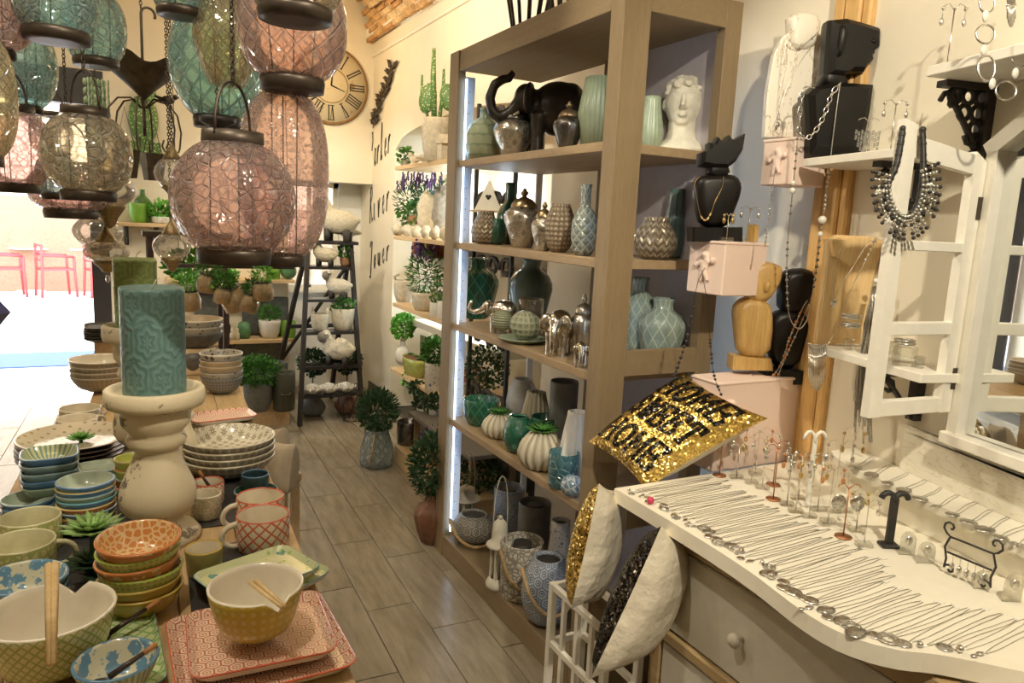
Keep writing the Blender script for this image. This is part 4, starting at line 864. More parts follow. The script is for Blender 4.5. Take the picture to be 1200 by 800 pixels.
# shelf 1
p, R, h = place(568, 150, 1.37, S1, 127, 44); vase('pale mint scaled bottle vase at the left end of the top shelf', p, R, h, 'bottle', m_mint2)
def lidded(label, p, R, h, mb_, ml, flute=None):
    o = thing('lidded_jar', label, 'jar', p); obj('body', MB().lathe(P01(PR['ginger'], R, h*.95), 40, flute=flute), mb_, o)
    l = obj('lid', MB().lathe(P01([(.5, .66), (.66, .66), (.66, .69), (.6, .74), (.45, .80), (.2, .84), (.1, .86)], R, h), 36, flute=rip(16, .03)), ml, o)
    obj('finial', MB().lathe(P01([(.1, .85), (.2, .89), (.22, .93), (.12, .95), (.14, .97), (.001, 1)], R, h), 16), ml, l); return o
p, R, h = place(603, 150, 1.42, S1, 118, 50); lidded('mercury glass ginger jar with dark lid beside the black elephant', p, R, h, m_merc, m_gun)
p, R, h = place(666, 148, 1.345, S1, 119, 37); lidded('dark ribbed metal jar with finial lid on the top shelf', p, R, h, m_gun, mat('bronze_lid', (.24, .18, .11), .35, .8), rib(28))
p, R, h = place(702, 130, 1.42, S1, 92, 50); vase('mint pleated double cone vase behind the corner post', p, R, h, 'dcone', m_mint, flute=rib(26, .07), n=104)
def elephant_mb(trunk='up', s=1):
    b = MB(); b.ball((-.04, 0, .64), (.40, .26, .33), 20, 14).ball((-.2, 0, .66), (.24, .23, .30), 16, 12).ball((.2, 0, .64), (.2, .2, .22), 16, 12).ball((.42, 0, .74), (.17, .15, .19), 16, 12)
    for x, y in ((.22, .13), (.25, -.13), (-.24, .13), (-.2, -.13)): b.tube([(x, y, .55), (x+.01, y, .28), (x, y, .05), (x, y, 0)], [.13, .095, .095, .11], 12)
    if trunk == 'up': pts = [(.5, 0, .70), (.62, 0, .56), (.76, 0, .50), (.88, 0, .58), (.92, 0, .74), (.86, 0, .90), (.74, 0, .97), (.66, 0, .98), (.60, 0, 1.06)]
    elif trunk == 'S': pts = [(.5, 0, .72), (.62, 0, .62), (.76, 0, .58), (.90, 0, .60), (.96, 0, .70), (.92, 0, .82), (.90, 0, .92)]
    else: pts = [(.5, 0, .70), (.58, 0, .55), (.60, 0, .36), (.58, 0, .18), (.62, 0, .1)]
    b.tube(pts, [.10-.055*i/(len(pts)-1) for i in range(len(pts))], 12)
    for sg in (-1, 1): b.ball((0, 0, 0), (.045, .15, .20), 12, 10, M=T(.36, sg*.22, .72) @ RZ(sg*-.5) @ RX(sg*.25))
    b.tube([(-.38, 0, .7), (-.46, 0, .55), (-.45, 0, .35)], [.03, .02, .03], 6); return b
def elephant(label, p, L, rz, m, trunk='up', vox=.012, zs=1, ys=1):
    o = thing('elephant_figurine', label, 'figurine', p, rz); b = elephant_mb(trunk); b.v = [(x*L, y*L*ys, z*L*zs) for x, y, z in b.v]
    remesh(obj('body', b, m, o), vox*L*2.2 if L > .2 else .0035, 3); t = MB()
    for sg in (-1, 1): t.tube([(.5*L, sg*.09*L, .64*L), (.60*L, sg*.1*L, .58*L), (.68*L, sg*.1*L, .60*L)], [.022*L, .018*L, .004*L], 6)
    obj('tusk', t, m_cream, o); return o
m_eleb = mat('black_resin', (.028, .022, .018), .35, var=.4, vs=25, bump=.3, bs=60)
p, R, h = place(650, 140, 1.55, S1, 80, 100); elephant('large black elephant figurine with raised curled trunk on the top shelf', p, .29, 2.62, m_eleb, zs=1.12, ys=1.3)
# white head planter
def head_planter(p, R, h, rz):
    o = thing('head_planter', 'white classical head planter with curly hair on the top shelf', 'planter', p, rz); b = MB(); q = h
    b.lathe([(.36*q, 0), (.38*q, .05*q), (.30*q, .12*q), (.20*q, .18*q), (.175*q, .28*q), (.17*q, .40*q)], 24)
    b.ball((0, 0, .62*q), (.25*q, .23*q, .30*q), 24, 18).ball((.06*q, 0, .50*q), (.17*q, .17*q, .20*q), 20, 14).ball((.16*q, 0, .38*q), (.06*q, .08*q, .05*q), 12, 8)
    b.tube([(.235*q, 0, .70*q), (.275*q, 0, .60*q), (.29*q, 0, .545*q)], [.025*q, .03*q, .04*q], 8).ball((.255*q, 0, .535*q), (.03*q, .05*q, .02*q), 8, 6)
    for sg in (-1, 1):
        b.ball((.20*q, sg*.085*q, .66*q), (.035*q, .05*q, .028*q), 10, 8).tube([(.22*q, sg*.03*q, .715*q), (.21*q, sg*.10*q, .725*q), (.16*q, sg*.16*q, .70*q)], .018*q, 6).ball((0, sg*.24*q, .60*q), (.05*q, .025*q, .07*q), 8, 6)
    b.ball((.232*q, 0, .468*q), (.03*q, .06*q, .014*q), 10, 6).ball((.228*q, 0, .445*q), (.03*q, .05*q, .016*q), 10, 6)
    remesh(obj('head', b, m_hw, o), q*.014, 2)
    hb = MB(); rg = random.Random(3)
    for k in range(80):
        a = rg.uniform(-PI, PI); el = rg.uniform(.25, 1.25)
        if abs(a) < 1.0 and el < .62: continue
        if abs(a) < 1.5 and el < .35: continue
        d = Vector((math.cos(a)*math.cos(el), math.sin(a)*math.cos(el), math.sin(el))); c = Vector((-.01*q, 0, .62*q))+Vector((d.x*.26*q, d.y*.245*q, d.z*.30*q))
        hb.tube([c+Vector((rg.uniform(-.04, .04)*q, rg.uniform(-.05, .05)*q, rg.uniform(-.04, .04)*q)) for _ in range(4)], [.03*q, .04*q, .035*q, .02*q], 6)
    remesh(obj('hair', hb, m_hw, o), q*.014, 1)
m_hw = mat('chalk_white', (.74, .70, .58), .7, var=.12, vs=30, bump=.2)
p, R, h = placeY(800, 140, 2.0, S1, 83, 55); head_planter(p, R, h, -2.3)
p, R, h = placeY(763, 140, 2.02, S1, 113, 30); vase('green ribbed vase half hidden behind the corner post', p, R, h, 'fid', m_mint, flute=rib(20, .06), n=80)
p, R, h = placeY(772, 140, 2.12, S1, 117, 30); vase('lilac grey vase beside the white head planter', p, R, h, 'fid', m_lilac)
# shelf 2
p, R, h = place(569, 268, 1.36, S2, 247, 34); vase('bronze chevron squat vase at the left of the second shelf', p, R, h, 'squat', m_brz)
p, R, h = place(597, 250, 1.52, S2, 214, 26); vase('dark green square necked bottle on the second shelf', p, R, h, 'bulb', m_emer2, sq=5)
p, R, h = place(583, 272, 1.40, S2, 256, 24); vase('small faceted emerald vase on the second shelf', p, R, h, 'round', m_emer2, n=8)
p, R, h = place(613, 260, 1.40, S2, 220, 46); lidded('large mercury glass ginger jar with brass lid on the second shelf', p, R, h, m_merc, mat('brass_lid', (.34, .26, .15), .3, .9, var=.3, vs=80))
p, R, h = place(637, 270, 1.34, S2, 236, 30); lidded('smaller mercury glass jar with brass finial lid', p, R, h, m_merc, _mc['brass_lid'])
p, R, h = place(656, 270, 1.36, S2, 239, 36); vase('bronze hobnail round vase on the second shelf', p, R, h, 'round', m_hob)
p, R, h = place(685, 265, 1.33, S2, 216, 31); vase('tall necked pineapple textured vase beside the corner post', p, R, h, 'bulb', m_pine)
p, R, h = placeY(768, 280, 1.90, S2, 254, 52); vase('dark silver chevron vase seen through the right side', p, R, h, 'squat', m_brz)
p, R, h = placeY(790, 270, 2.0, S2, 221, 24); vase('tall dark rippled vase seen through the right side', p, R, h, 'fid', m_teal, flute=rip(10, .07))
# shelf 3
p, R, h = place(558, 345, 1.45, S3, 302, 52); vase('emerald green scaled vase at the left of the third shelf', p, R, h, 'amph', m_emer)
p, R, h = place(621, 350, 1.58, S3, 302, 52); vase('large grey teal amphora vase on the third shelf', p, R, h, 'amph', m_teal)
p, R, h = place(588, 370, 1.36, S3, 342, 60); elephant('silver elephant with lifted trunk at the left of the third shelf', p, .142, 2.62, m_silv, 'S')
p, R, h = place(612, 403, 1.34, S3, 398, 58); solo('grey_dish', 'oval grey green dish holding woven balls on the third shelf', 'dish', bowl_mb(R, .018, .7, .6, th=.003), c3(m_mint, m_mint, m_mint), p); dp, dR = p, R
for k, (px, ym, w_, dx, l, mm) in enumerate(((588, 384, 25, .0, 'ribbed sage ball at the left of the grey dish', pattern('sage_rings', (.34, .36, .24), (.22, .24, .15), 'rings', 26, .2, .5, bump=.7)), (614, 388, 34, -.01, 'hobnail sage ball in the middle of the grey dish', pattern('sage_hob', (.36, .38, .26), (.24, .26, .17), 'dots', 14, .36, .5, bump=.8)), (622, 375, 28, .035, 'pale sage ball at the back of the grey dish', pattern('sage_hob2', (.34, .36, .25), (.24, .26, .17), 'dots', 14, .36, .5, bump=.8)))):
    q = onX(px, ym, 1.34+dx); R = size(w_, q)/2; solo('decor_ball', l, 'ball', MB().ball((0, 0, R), R, 24, 16), mm, Vector((q.x, q.y, S3+.016)), k, None)
p, R, h = place(655, 390, 1.34, S3, 359, 40); elephant('silver elephant facing forward in the middle of the third shelf', p, .165, -PI/2-.75, m_silv, 'down')
p, R, h = place(683, 380, 1.42, S3, 343, 30); lidded('silver lidded jar beside the corner post on the third shelf', p, R, h, m_dsilver, m_dsilver)
p, R, h = place(680, 415, 1.30, S3, 394, 20); elephant('tiny silver elephant beside the corner post', p, .085, -PI/2-.5, m_silv, 'down')
p, R, h = place(621, 380, 1.46, S3, 349, 30); vase('clear glass cylinder vase behind the woven balls', p, R, h, 'cyl', m_clear)
p, R, h = placeY(748, 370, 2.02, S3, 325, 42); vase('grey teal embossed bottle vase behind the side rail', p, R, h, 'amph', m_tealp)
p, R, h = placeY(776, 380, 1.92, S3, 349, 57); vase('mint embossed round bottle vase behind the side rail', p, R, h, 'amph', m_tealp)
# shelf 4
p, R, h = place(563, 490, 1.37, S4, 466, 43); vase('emerald scaled open pot at the left of the fourth shelf', p, R, h, 'pot', m_emer, 'plant_pot', 'pot')
def pumpkin(label, px, ym, X, yt, w_):
    p, R, h = place(px, ym, X, S4, yt, w_); o = thing('pumpkin_vase', label, 'vase', p); obj('body', MB().lathe(P01(PR['pumpkin'], R, h), 112, flute=rib(14, .17)), pattern('pumpkin_rib', (.66, .60, .47), (.40, .35, .26), 'stripe', 14, .2, .5, coat=0), o)
    obj('succulent', rosette(MB(), (0, 0, h*.96), R*.8, 4, 5), m_leaf, o)
pumpkin('cream ribbed pumpkin vase with succulent beside the emerald pot', 585, 505, 1.36, 483, 43)
pumpkin('larger cream ribbed pumpkin vase with succulent at the front', 634, 532, 1.33, 503, 57)
p, R, h = place(612, 462, 1.53, S4, 443, 38); vase('white faceted globe planter at the back of the fourth shelf', p, R, h, 'round', mat('white_facet', (.66, .68, .72), .35), n=9)
p, R, h = place(628, 475, 1.46, S4, 458, 40); vase('cream ribbed tulip vase at the back of the fourth shelf', p, R, h, 'tulip', _mc['pumpkin_rib'], flute=rib(14, .16), n=112)
p, R, h = place(607, 515, 1.34, S4, 486, 37); vase('emerald leaf patterned round vase on the fourth shelf', p, R, h, 'round', pattern('emerald_leaf', (.012, .10, .06), (.06, .24, .15), 'floral', 9, .45, .12, bump=.6, coat=.6))
p, R, h = place(638, 500, 1.44, S4, 487, 34); vase('small emerald pot behind the larger pumpkin vase', p, R, h, 'pot', m_emer2, 'plant_pot', 'pot')
p, R, h = place(660, 475, 1.50, S4, 445, 33); vase('grey cylinder vase at the back of the fourth shelf', p, R, h, 'cyl', m_gry)
p, R, h = place(676, 510, 1.38, S4, 481, 44); vase('white ribbed tulip vase beside the corner post', p, R, h, 'tulip', m_rwh, flute=rib(14, .16), n=112)
p, R, h = place(660, 552, 1.31, S4, 528, 36); vase('teal glass cylinder vase at the front of the fourth shelf', p, R, h, 'cyl', m_tglass)
p, R, h = place(670, 572, 1.285, S4, 556, 27); vase('blue mosaic globe at the front corner of the fourth shelf', p, R, h, 'sphere', m_mos, 'mosaic_globe', 'globe')
# bottom shelf lanterns
S5 = .0955
def pierced(label, px, ym, X, yt, w_, pr, m, rope=None, ra=.4, drop=.1):
    p, R, h = place(px, ym, X, S5, yt, w_); o = thing('pierced_lantern', label, 'lantern', p); obj('body', MB().lathe(P01(PR[pr], R, h), 44), m, o)
    obj('inside', MB().lathe([(R*.45, h*.96), (R*.45, h*.5), (.001, h*.5)], 24), m_black, o)
    if rope:
        pts = [(R*1.02*math.cos(ra), R*1.02*math.sin(ra), h*.8)]; mid = ra+PI; 
        for k in range(13):
            t = PI*k/12; a = ra+PI-t*.0
            x = R*1.08*math.cos(t); pts.append(None)
        d = Vector((math.cos(ra), math.sin(ra), 0)); f_ = Vector((-FWD.x, -FWD.y, 0)); f_ = (f_-d*f_.dot(d)).normalized(); pts = []
        for k in range(15): t = PI*k/14; pts.append(d*R*1.06*math.cos(t)+f_*R*1.12*math.sin(t)**.7+Vector((0, 0, h*.86-rope*h*math.sin(t))))
        obj('rope_handle', MB().tube(pts, .0075, 7), m_rope, o)
    return o
m_rope = mat('rope', (.42, .29, .14), .8, var=.25, vs=150, bump=.8, bs=300)
m_pg = pattern('grey_pierced', (.26, .24, .20), (.06, .055, .05), 'hex', 15, .05, .6, (.05, .045, .04), bump=.5); m_pw = pattern('white_pierced', (.56, .52, .46), (.26, .24, .20), 'cells', 26, .1, .6, bump=.6); m_pb = pattern('blue_pierced', (.36, .40, .46), (.12, .13, .16), 'hex', 15, .05, .5, (.08, .09, .12), bump=.5); m_pwd = pattern('white_dark_pierced', (.55, .53, .50), (.12, .11, .10), 'floral', 12, .38, .6, bump=.4)
ra = -.2
pierced('round grey pierced lantern with rope handle at the left of the bottom shelf', 555, 620, 1.37, 601, 54, 'round', m_pg, .7, ra)
pierced('white pierced can lantern with rope handle on the bottom shelf', 611, 665, 1.34, 631, 50, 'cyl', m_pw, .6, ra)
pierced('large blue grey pierced lantern with rope handle at the right', 640, 700, 1.33, 650, 60, 'tulip' if 0 else 'round', m_pb, .55, ra)
pierced('grey weathered metal lantern at the back of the bottom shelf', 626, 610, 1.52, 587, 38, 'cyl', m_gry)
pierced('blue grey square pierced lantern at the back of the bottom shelf', 596, 595, 1.56, 569, 36, 'cyl', m_pb)
pierced('white and dark leaf pierced lantern behind the rope lanterns', 656, 635, 1.44, 608, 32, 'fid', m_pwd)
def tower(label, px, X, yt, w_, yh):
    p, R, h = place(px, 600, X, S5, yt, w_); o = thing('tower_lantern', label, 'lantern', p); m = m_ivw
    obj('base', MB().lathe(P01([(.9, 0), (.95, .05), (.8, .1), (.6, .14)], R, h), 24), m, o)
    for k in range(4): a = PI/4+PI/2*k; obj('post', MB().box((R*.55*math.cos(a), R*.55*math.sin(a), h*.36), (.012, .012, h*.46)), m, o)
    obj('glass', MB().lathe([(R*.5, h*.14), (R*.5, h*.58)], 20), m_clear, o)
    r_ = obj('roof', MB().lathe(P01([(.5, .57), (1, .58), (1.02, .60), (.9, .62), (.62, .66), (.6, .80), (.5, .90), (.2, .95), (.1, .95)], R, h), 28), m, o); obj('knob', MB().ball((0, 0, h*.975), h*.03, 10, 8), m, r_)
    zh = onX(px, yh, X).z-p.z; obj('wire_handle', MB().tube([(R*.6*math.cos(a), 0, h*.62+(zh-h*.62)*math.sin(a)**.6) for a in [PI*k/14 for k in range(15)]], .002, 5), m_ivw, o)
m_ivw = mat('ivory_tin', (.66, .62, .52), .5, var=.1)
tower('ivory tower lantern with domed cap beside the lit upright', 546, 1.44, 566, 34, 527); tower('ivory tower lantern with wire handle beside the can lantern', 587, 1.285, 604, 31, 556)
# on top of the unit
o = thing('metal_basket', 'tall black slatted lantern on top of the corner unit', 'lantern', onX(614, 20, 1.40)*1); pb = onX(614, 33, 1.38); o.location = (1.40, pb.y, 2.2555)
for k in range(12): a = 2*PI*k/12; obj('slat', MB().tube([(.055*math.cos(a), .055*math.sin(a), .0), (.10*math.cos(a), .10*math.sin(a), .22)], .006, 5), m_black if k % 2 else m_dark, o)
obj('base', MB().lathe([(.06, 0), (.06, .012), (.0, .012)], 20), m_dark, o)
pb = onX(656, 3, 1.38); o = thing('metal_basket', 'second slatted lantern on the unit top at the picture edge', 'lantern', (1.40, pb.y, 2.2555))
for k in range(10): a = 2*PI*k/10; obj('slat', MB().tube([(.04*math.cos(a), .04*math.sin(a), .0), (.08*math.cos(a), .08*math.sin(a), .2)], .005, 5), m_dark, o)
obj('base', MB().lathe([(.045, 0), (.045, .012), (.0, .012)], 20), m_dark, o)
# ================================================================== PLANTS, NICHE GOODS
def foliage(mb, c, r, n, leaf=.03, rg=rnd, asp=.35, up=.2, hollow=.3):
    r = (r, r, r) if not isinstance(r, tuple) else r
    for _ in range(n):
        while True:
            d = Vector((rg.uniform(-1, 1), rg.uniform(-1, 1), rg.uniform(-1, 1)))
            if hollow < d.length < 1: break
        p = Vector((c[0]+d.x*r[0], c[1]+d.y*r[1], c[2]+d.z*r[2])); o = (d.normalized()+Vector((rg.uniform(-.7, .7), rg.uniform(-.7, .7), rg.uniform(-.5, .7)+up))).normalized()
        s_ = o.cross(Vector((rg.uniform(-1, 1), rg.uniform(-1, 1), rg.uniform(-1, 1)))).normalized(); l = leaf*rg.uniform(.7, 1.3)
        mb.add([p, p+o*l*.5+s_*l*asp, p+o*l, p+o*l*.5-s_*l*asp], [(0, 1, 2, 3)], smooth=False)
    return mb
def potted(name, label, p, R, h, pr, mp, fr, fz, n=260, leaf=.03, ml=None, cat='potted plant', asp=.35, flute=None, blooms=None, group=None):
    o = thing(name, label, cat, p, 0, group); obj('pot', MB().lathe(P01(PR[pr], R, h), 28, flute=flute), mp, o)
    obj('foliage', foliage(MB(), (0, 0, fz), fr, n, leaf, asp=asp), ml or m_leaf, o)
    obj('stem', MB().tube([(0, 0, h*.4), (0, 0, fz)], .006, 5), m_leafd, o)
    if blooms:
        b = MB()
        for k in range(blooms):
            a = rnd.uniform(0, 6.28); q = rnd.uniform(.3, 1); x, y = fr[0]*q*math.cos(a)*1.1, fr[1]*q*math.sin(a)*1.1; z = fz+fr[2]*rnd.uniform(.35, 1.1)
            for i in range(6): b.ball((x+rnd.uniform(-.004, .004), y+rnd.uniform(-.004, .004), z+i*.012), (.008, .008, .008), 5, 4)
        obj('bloom', b, m_purple, o)
    return o
(ZA, _), (ZB, _), (ZC, _), (ZD, _) = NB
def nplace(px, ym, X, z, yt, w_): return place(px, ym, X, z, yt, w_)
# top board
p, R, h = nplace(511, 165, 1.76, ZA, 139, 34)
o = thing('cactus_planter', 'white carved stone planter with spotted heart cactus on the top niche shelf', 'planter', p, math.atan2(RGT.y, RGT.x)-PI/2); obj('pot', MB().lathe(P01(PR['pot'], R, h), 28, flute=rip(9, .04)), m_stone, o)
n = NT('spotted_cactus'); m_cac = n.fin(n.mix(n.M('LESS_THAN', n.voro(n.coord('Object'), 70), .3), (.10, .22, .06), (.62, .64, .36)), .5)
for k, (dy, dz, rx, rz_, tl_) in enumerate(((.07, .13, .055, .085, .2), (-.06, .12, .055, .095, -.2))): obj('cactus_pad', MB().ball((0, 0, 0), (.02, rx, rz_), 16, 12, M=T(0, dy, h+dz) @ RX(tl_)), m_cac, o)
for k, (dy, z1, r) in enumerate(((.035, .30, .012), (-.03, .42, .018), (-.10, .26, .010))): obj('cactus_stalk', MB().tube([(.01, dy*.4, h*.8), (.0, dy, h+z1*.6), (0, dy, h+z1)], [r, r, r*.6], 8), m_cac, o)
def bird(label, p, s_, rz, m):
    b = MB().ball((0, 0, .5), (.5, .34, .36), 12, 10).ball((.42, 0, .92), .22, 10, 8).tube([(-.35, 0, .5), (-.9, 0, .45)], [.22, .08], 8).tube([(.6, 0, .92), (.78, 0, .88)], [.06, .01], 5).tube([(0, 0, .25), (0, 0, 0)], .2, 8)
    b.v = [(x*s_, y*s_, z*s_) for x, y, z in b.v]; remesh(solo('bird_figurine', label, 'figurine', b, m, p, rz), s_*.06)
p, R, h = nplace(486, 175, 1.77, ZA, 160, 20); bird('white stone dove looking left on the top niche shelf', p, .075, 2.4, m_stone)
p, R, h = nplace(497, 175, 1.75, ZA, 160, 20); bird('white stone dove looking right on the top niche shelf', p, .07, .2, m_stone)
p, R, h = nplace(475, 176, 1.80, ZA, 184, 12); potted('potted_ivy', 'small green ivy pot at the left end of the top niche shelf', p, .035, .05, 'pot', m_stoneg, (.05, .05, .05), .08, 120, .03, m_leaf)
p, R, h = nplace(519, 175, 1.745, ZA, 158, 16); b = MB().box((0, 0, .05), (.05, .07, .1), bev=.003).prism([(-.055, 0), (.055, 0), (0, .06)], -.03, .03, M=T(0, 0, .1) @ RZ(PI/2) @ RX(PI/2)); solo('stone_house', 'small white stone house on the top niche shelf beside the unit', 'ornament', b, m_stone, p)
# second board
p, R, h = nplace(483, 260, 1.90, ZB, 246, 22); o = thing('planter_box', 'rectangular stone planter with ivy and bark on the second niche shelf', 'planter', p)
obj('box', MB().lathe([(.05, 0), (.055, .02), (.075, .085), (.08, .09), (.07, .09), (.06, .06), (.001, .06)], 4, M=RZ(PI/4), smooth=False), m_stone, o); obj('foliage', foliage(MB(), (0, 0, .16), (.1, .1, .08), 160, .04), m_leaf, o); obj('bark', MB().ball((0, 0, .1), (.05, .05, .05), 8, 6, bump=.25), m_terr if 'm_terr' in globals() else mat('terracotta', (.42, .22, .12), .8, var=.3), o)
for k, (px, l) in enumerate(((478, 'lavender bush with purple flowers, left one on the second niche shelf'), (500, 'lavender bush with purple flowers, middle one on the second niche shelf'), (518, 'lavender bush with purple flowers beside the iron scrolls'))):
    p, R, h = nplace(px, 250, (1.89, 2.0, 2.03)[k], ZB, 240, 16); potted('lavender_pot', l, p, .05, .1, 'pot', m_stoneg, (.10, .10, .14), .26, 420, .04, m_leafd, asp=.12, blooms=16, group='lavender pots')
for k, (px, yt, w_) in enumerate(((503, 229, 30), (518, 222, 24))):
    p, R, h = nplace(px, 250, 1.93, ZB, yt, w_); o = solo('stone_rose_ball', ['grey stone cabbage rose ball on the second niche shelf', 'darker stone cabbage rose behind on the second niche shelf'][k], 'ornament', MB().ball((0, 0, h*.55), (R, R, h*.5), 14, 10, bump=.18), m_stoneg if k else m_stone, p)
for k in range(6):
    px = 466+k*11; p, R, h = nplace(px, 270, 1.75, ZB, 263+k*.6, 13); solo('stone_rose', '%s white stone rose from the left along the second niche shelf' % ORD[k], 'ornament', MB().ball((0, 0, h*.5), (R, R*.9, h*.5), 10, 8, bump=.25), m_stone, p, 0, 'white stone roses')
bk = [(.42, .12, .08), (.50, .22, .16), (.16, .18, .30), (.40, .24, .05), (.20, .14, .08), (.36, .10, .08)]
for k in range(6): solo('book', '%s book spine from the left under the second niche shelf' % ORD[k], 'book', MB().box((0, 0, .045), (.10, .045, .09), bev=.002), mat('book_%d' % k, bk[k], .5), (1.93, NB[1][1]-.0+.02-k*.085, ZB-.135), 0, 'books under the niche shelf')
# third board
def bucket(label, px, yt, w_, X, lav=False, yb=350):
    p, R, h = nplace(px, yb, X, ZC, yt, w_); o = thing('stone_bucket', label, 'bucket', p); obj('bucket', MB().lathe(P01(PR['pot'], R, h), 24), m_stone, o)
    for sg in (-1, 1): obj('ear', MB().tube([(sg*R*.7*RGT.x, sg*R*.7*RGT.y, h*.7), (sg*R*.95*RGT.x, sg*R*.95*RGT.y, h*1.15), (sg*R*.5*RGT.x, sg*R*.5*RGT.y, h*1.25)], .012, 6), m_stone, o)
    if lav:
        obj('foliage', foliage(MB(), (0, 0, h+.13), (.11, .11, .16), 420, .045, asp=.12), m_leaf, o); b = MB()
        for k in range(22):
            a = rnd.uniform(0, 6.28); q = rnd.uniform(.2, 1)
            for i in range(6): b.ball((.10*q*math.cos(a), .10*q*math.sin(a), h+.2+rnd.uniform(0, .1)+i*.011), .009, 5, 4)
        obj('bloom', b, m_purple, o)
bucket('stone bucket with ears at the left of the third niche shelf', 473, 328, 24, 1.82); bucket('stone bucket full of lavender on the third niche shelf', 497, 342, 30, 1.79, True)
p, R, h = nplace(484, 340, 2.02, ZC, 312, 18); b = MB().ball((0, 0, .12), (.05, .05, .1), 12, 10).ball((0, 0, .24), .045, 12, 10).tube([(.03, .03, .16), (.08, -.02, .14)], .018, 6).tube([(-.03, -.03, .16), (.03, -.07, .14)], .018, 6).ball((0, 0, .03), (.06, .06, .03), 10, 6); remesh(solo('cherub_figurine', 'small stone cherub behind the buckets on the third niche shelf', 'figurine', b, m_stone, p, -1.9), .008)
for k, (px, yt) in enumerate(((510, 340), (519, 338))):
    p, R, h = nplace(px, 360, 1.75, ZC, yt+14, 13); potted('herb_pot', ['small white herb pot with orange label on the third niche shelf', 'small white herb pot touching the unit post'][k], p, R, h, 'cyl', m_rwh, (.03, .03, .03), h+.02, 60, .02, m_leaf, group='small herb pots')
p, R, h = nplace(512, 345, 2.0, ZC, 330, 20); potted('lavender_pot', 'lavender bush with purple flowers on the third niche shelf', p, .05, .1, 'pot', m_stoneg, (.10, .10, .16), .26, 380, .04, m_leafd, asp=.12, blooms=14, group='lavender pots')
# fourth board
p, R, h = nplace(472, 415, 1.85, ZD, 396, 18); o = potted('boxwood_bottle', 'bright green boxwood ball in a white bottle vase on the lowest niche shelf', p, R, h, 'bulb', m_rwh, (.085, .085, .10), h+.09, 700, .025, m_leafb, asp=.45)
p, R, h = nplace(486, 430, 1.80, ZD, 418, 46); o = thing('oval_planter', 'long lime green ceramic planter with succulents on the lowest niche shelf', 'planter', p); b = MB().lathe(P01(PR['pot'], R, h), 28); b.v = [(x*.55, y*1.15, z) for x, y, z in b.v]; obj('pot', b, mat('lime_ceramic', (.36, .40, .10), .25, coat=.4, var=.15), o); obj('soil', MB().ball((0, 0, h*.9), (R*.5, R*1.05, .02), 12, 6), mat('bark_soil', (.14, .06, .03), .9), o)
for dy in (.09, -.02, -.1): obj('succulent', rosette(MB(), (0, dy, h), .035, 3, 5), m_leaf, o)
p, R, h = nplace(508, 445, 1.76, ZD, 424, 21); potted('blue_print_vase', 'cylindrical vase with blue print and boxwood on the lowest niche shelf', p, R, h, 'cyl', pattern('blue_print', (.62, .57, .48), (.14, .13, .26), 'floral', 9, .4, .3), (.075, .075, .09), h+.07, 420, .03, m_leaf, asp=.45)
p, R, h = nplace(497, 410, 2.05, ZD, 400, 20); b = MB().box((0, 0, .1), (.012, .17, .2), bev=.002); solo('bird_picture', 'small green picture of a brown bird leaning in the niche', 'picture', b, mat('bird_print', (.30, .34, .24), .5, var=.7, vs=14), p)
# slab table pots
for k, (px, ym, yt, w_, X, l) in enumerate(((480, 475, 458, 13, 1.78, 'white cylinder pot with topiary, leftmost on the slab table'), (488, 480, 457, 14, 1.72, 'white cylinder pot second from the left on the slab table'), (497, 490, 470, 19, 1.63, 'front white cylinder pot with red succulent on the slab table'), (509, 490, 470, 14, 1.66, 'white cylinder pot nearest the unit on the slab table'))):
    p, R, h = place(px, ym, X, .353, yt+8, w_); potted('white_pot', l, p, R, min(h, .13), 'cyl', m_rwh, (R*1.3, R*1.3, .05), min(h, .13)+.03, 150, .03, m_leafd if k != 0 else m_leafb, group='white pots on the slab table')
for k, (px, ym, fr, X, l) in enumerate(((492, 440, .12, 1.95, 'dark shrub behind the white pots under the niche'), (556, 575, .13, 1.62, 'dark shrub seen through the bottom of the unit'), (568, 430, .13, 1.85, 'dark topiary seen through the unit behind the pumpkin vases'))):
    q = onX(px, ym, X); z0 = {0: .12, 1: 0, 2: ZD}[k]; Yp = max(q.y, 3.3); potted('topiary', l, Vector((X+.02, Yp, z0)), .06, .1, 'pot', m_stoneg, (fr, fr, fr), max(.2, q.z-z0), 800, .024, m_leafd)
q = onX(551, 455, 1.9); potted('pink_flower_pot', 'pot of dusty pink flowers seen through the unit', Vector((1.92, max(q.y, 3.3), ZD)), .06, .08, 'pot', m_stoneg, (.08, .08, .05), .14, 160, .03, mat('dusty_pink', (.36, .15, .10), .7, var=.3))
# floor vases
def shrub(label, px, yb, wv, yv, ypt, wp_, mv, ml, flute, pr='amph'):
    p = onZ(px, yb, 0); R = size(wv, p)/2; p = p+FWD*R*.6; h = onP(px, yv, p, FWD).z; zt = onP(px, ypt, p, FWD).z; fr = size(wp_, p)/2; o = thing('floor_vase', label, 'vase', p)
    obj('vase', MB().lathe(P01(PR[pr], R, h), 40, flute=flute), mv, o); obj('foliage', foliage(MB(), (0, 0, (zt+h)/2+.02), (fr, fr, (zt-h)/2+.03), 2200, .032, asp=.14), ml, o); obj('stem', MB().tube([(0, 0, h*.5), (0, 0, (zt+h)/2)], .012, 6), m_leafd, o); return o, h, R
g_vase = glass('grey_blue_vase_glass', (.55, .64, .64), .45, 12, 1.0, .3, .1, 'lattice')
PR['jar'] = [(.7, 0), (.95, .05), (1, .2), (.95, .5), (.75, .8), (.66, .92), (.7, 1), (.6, 1), (.6, .9)]
o, h, R = shrub('grey blue lattice glass vase with a lavender shrub standing in the aisle', 439, 549, 41, 502, 466, 44, g_vase, m_leafd, None, 'jar')
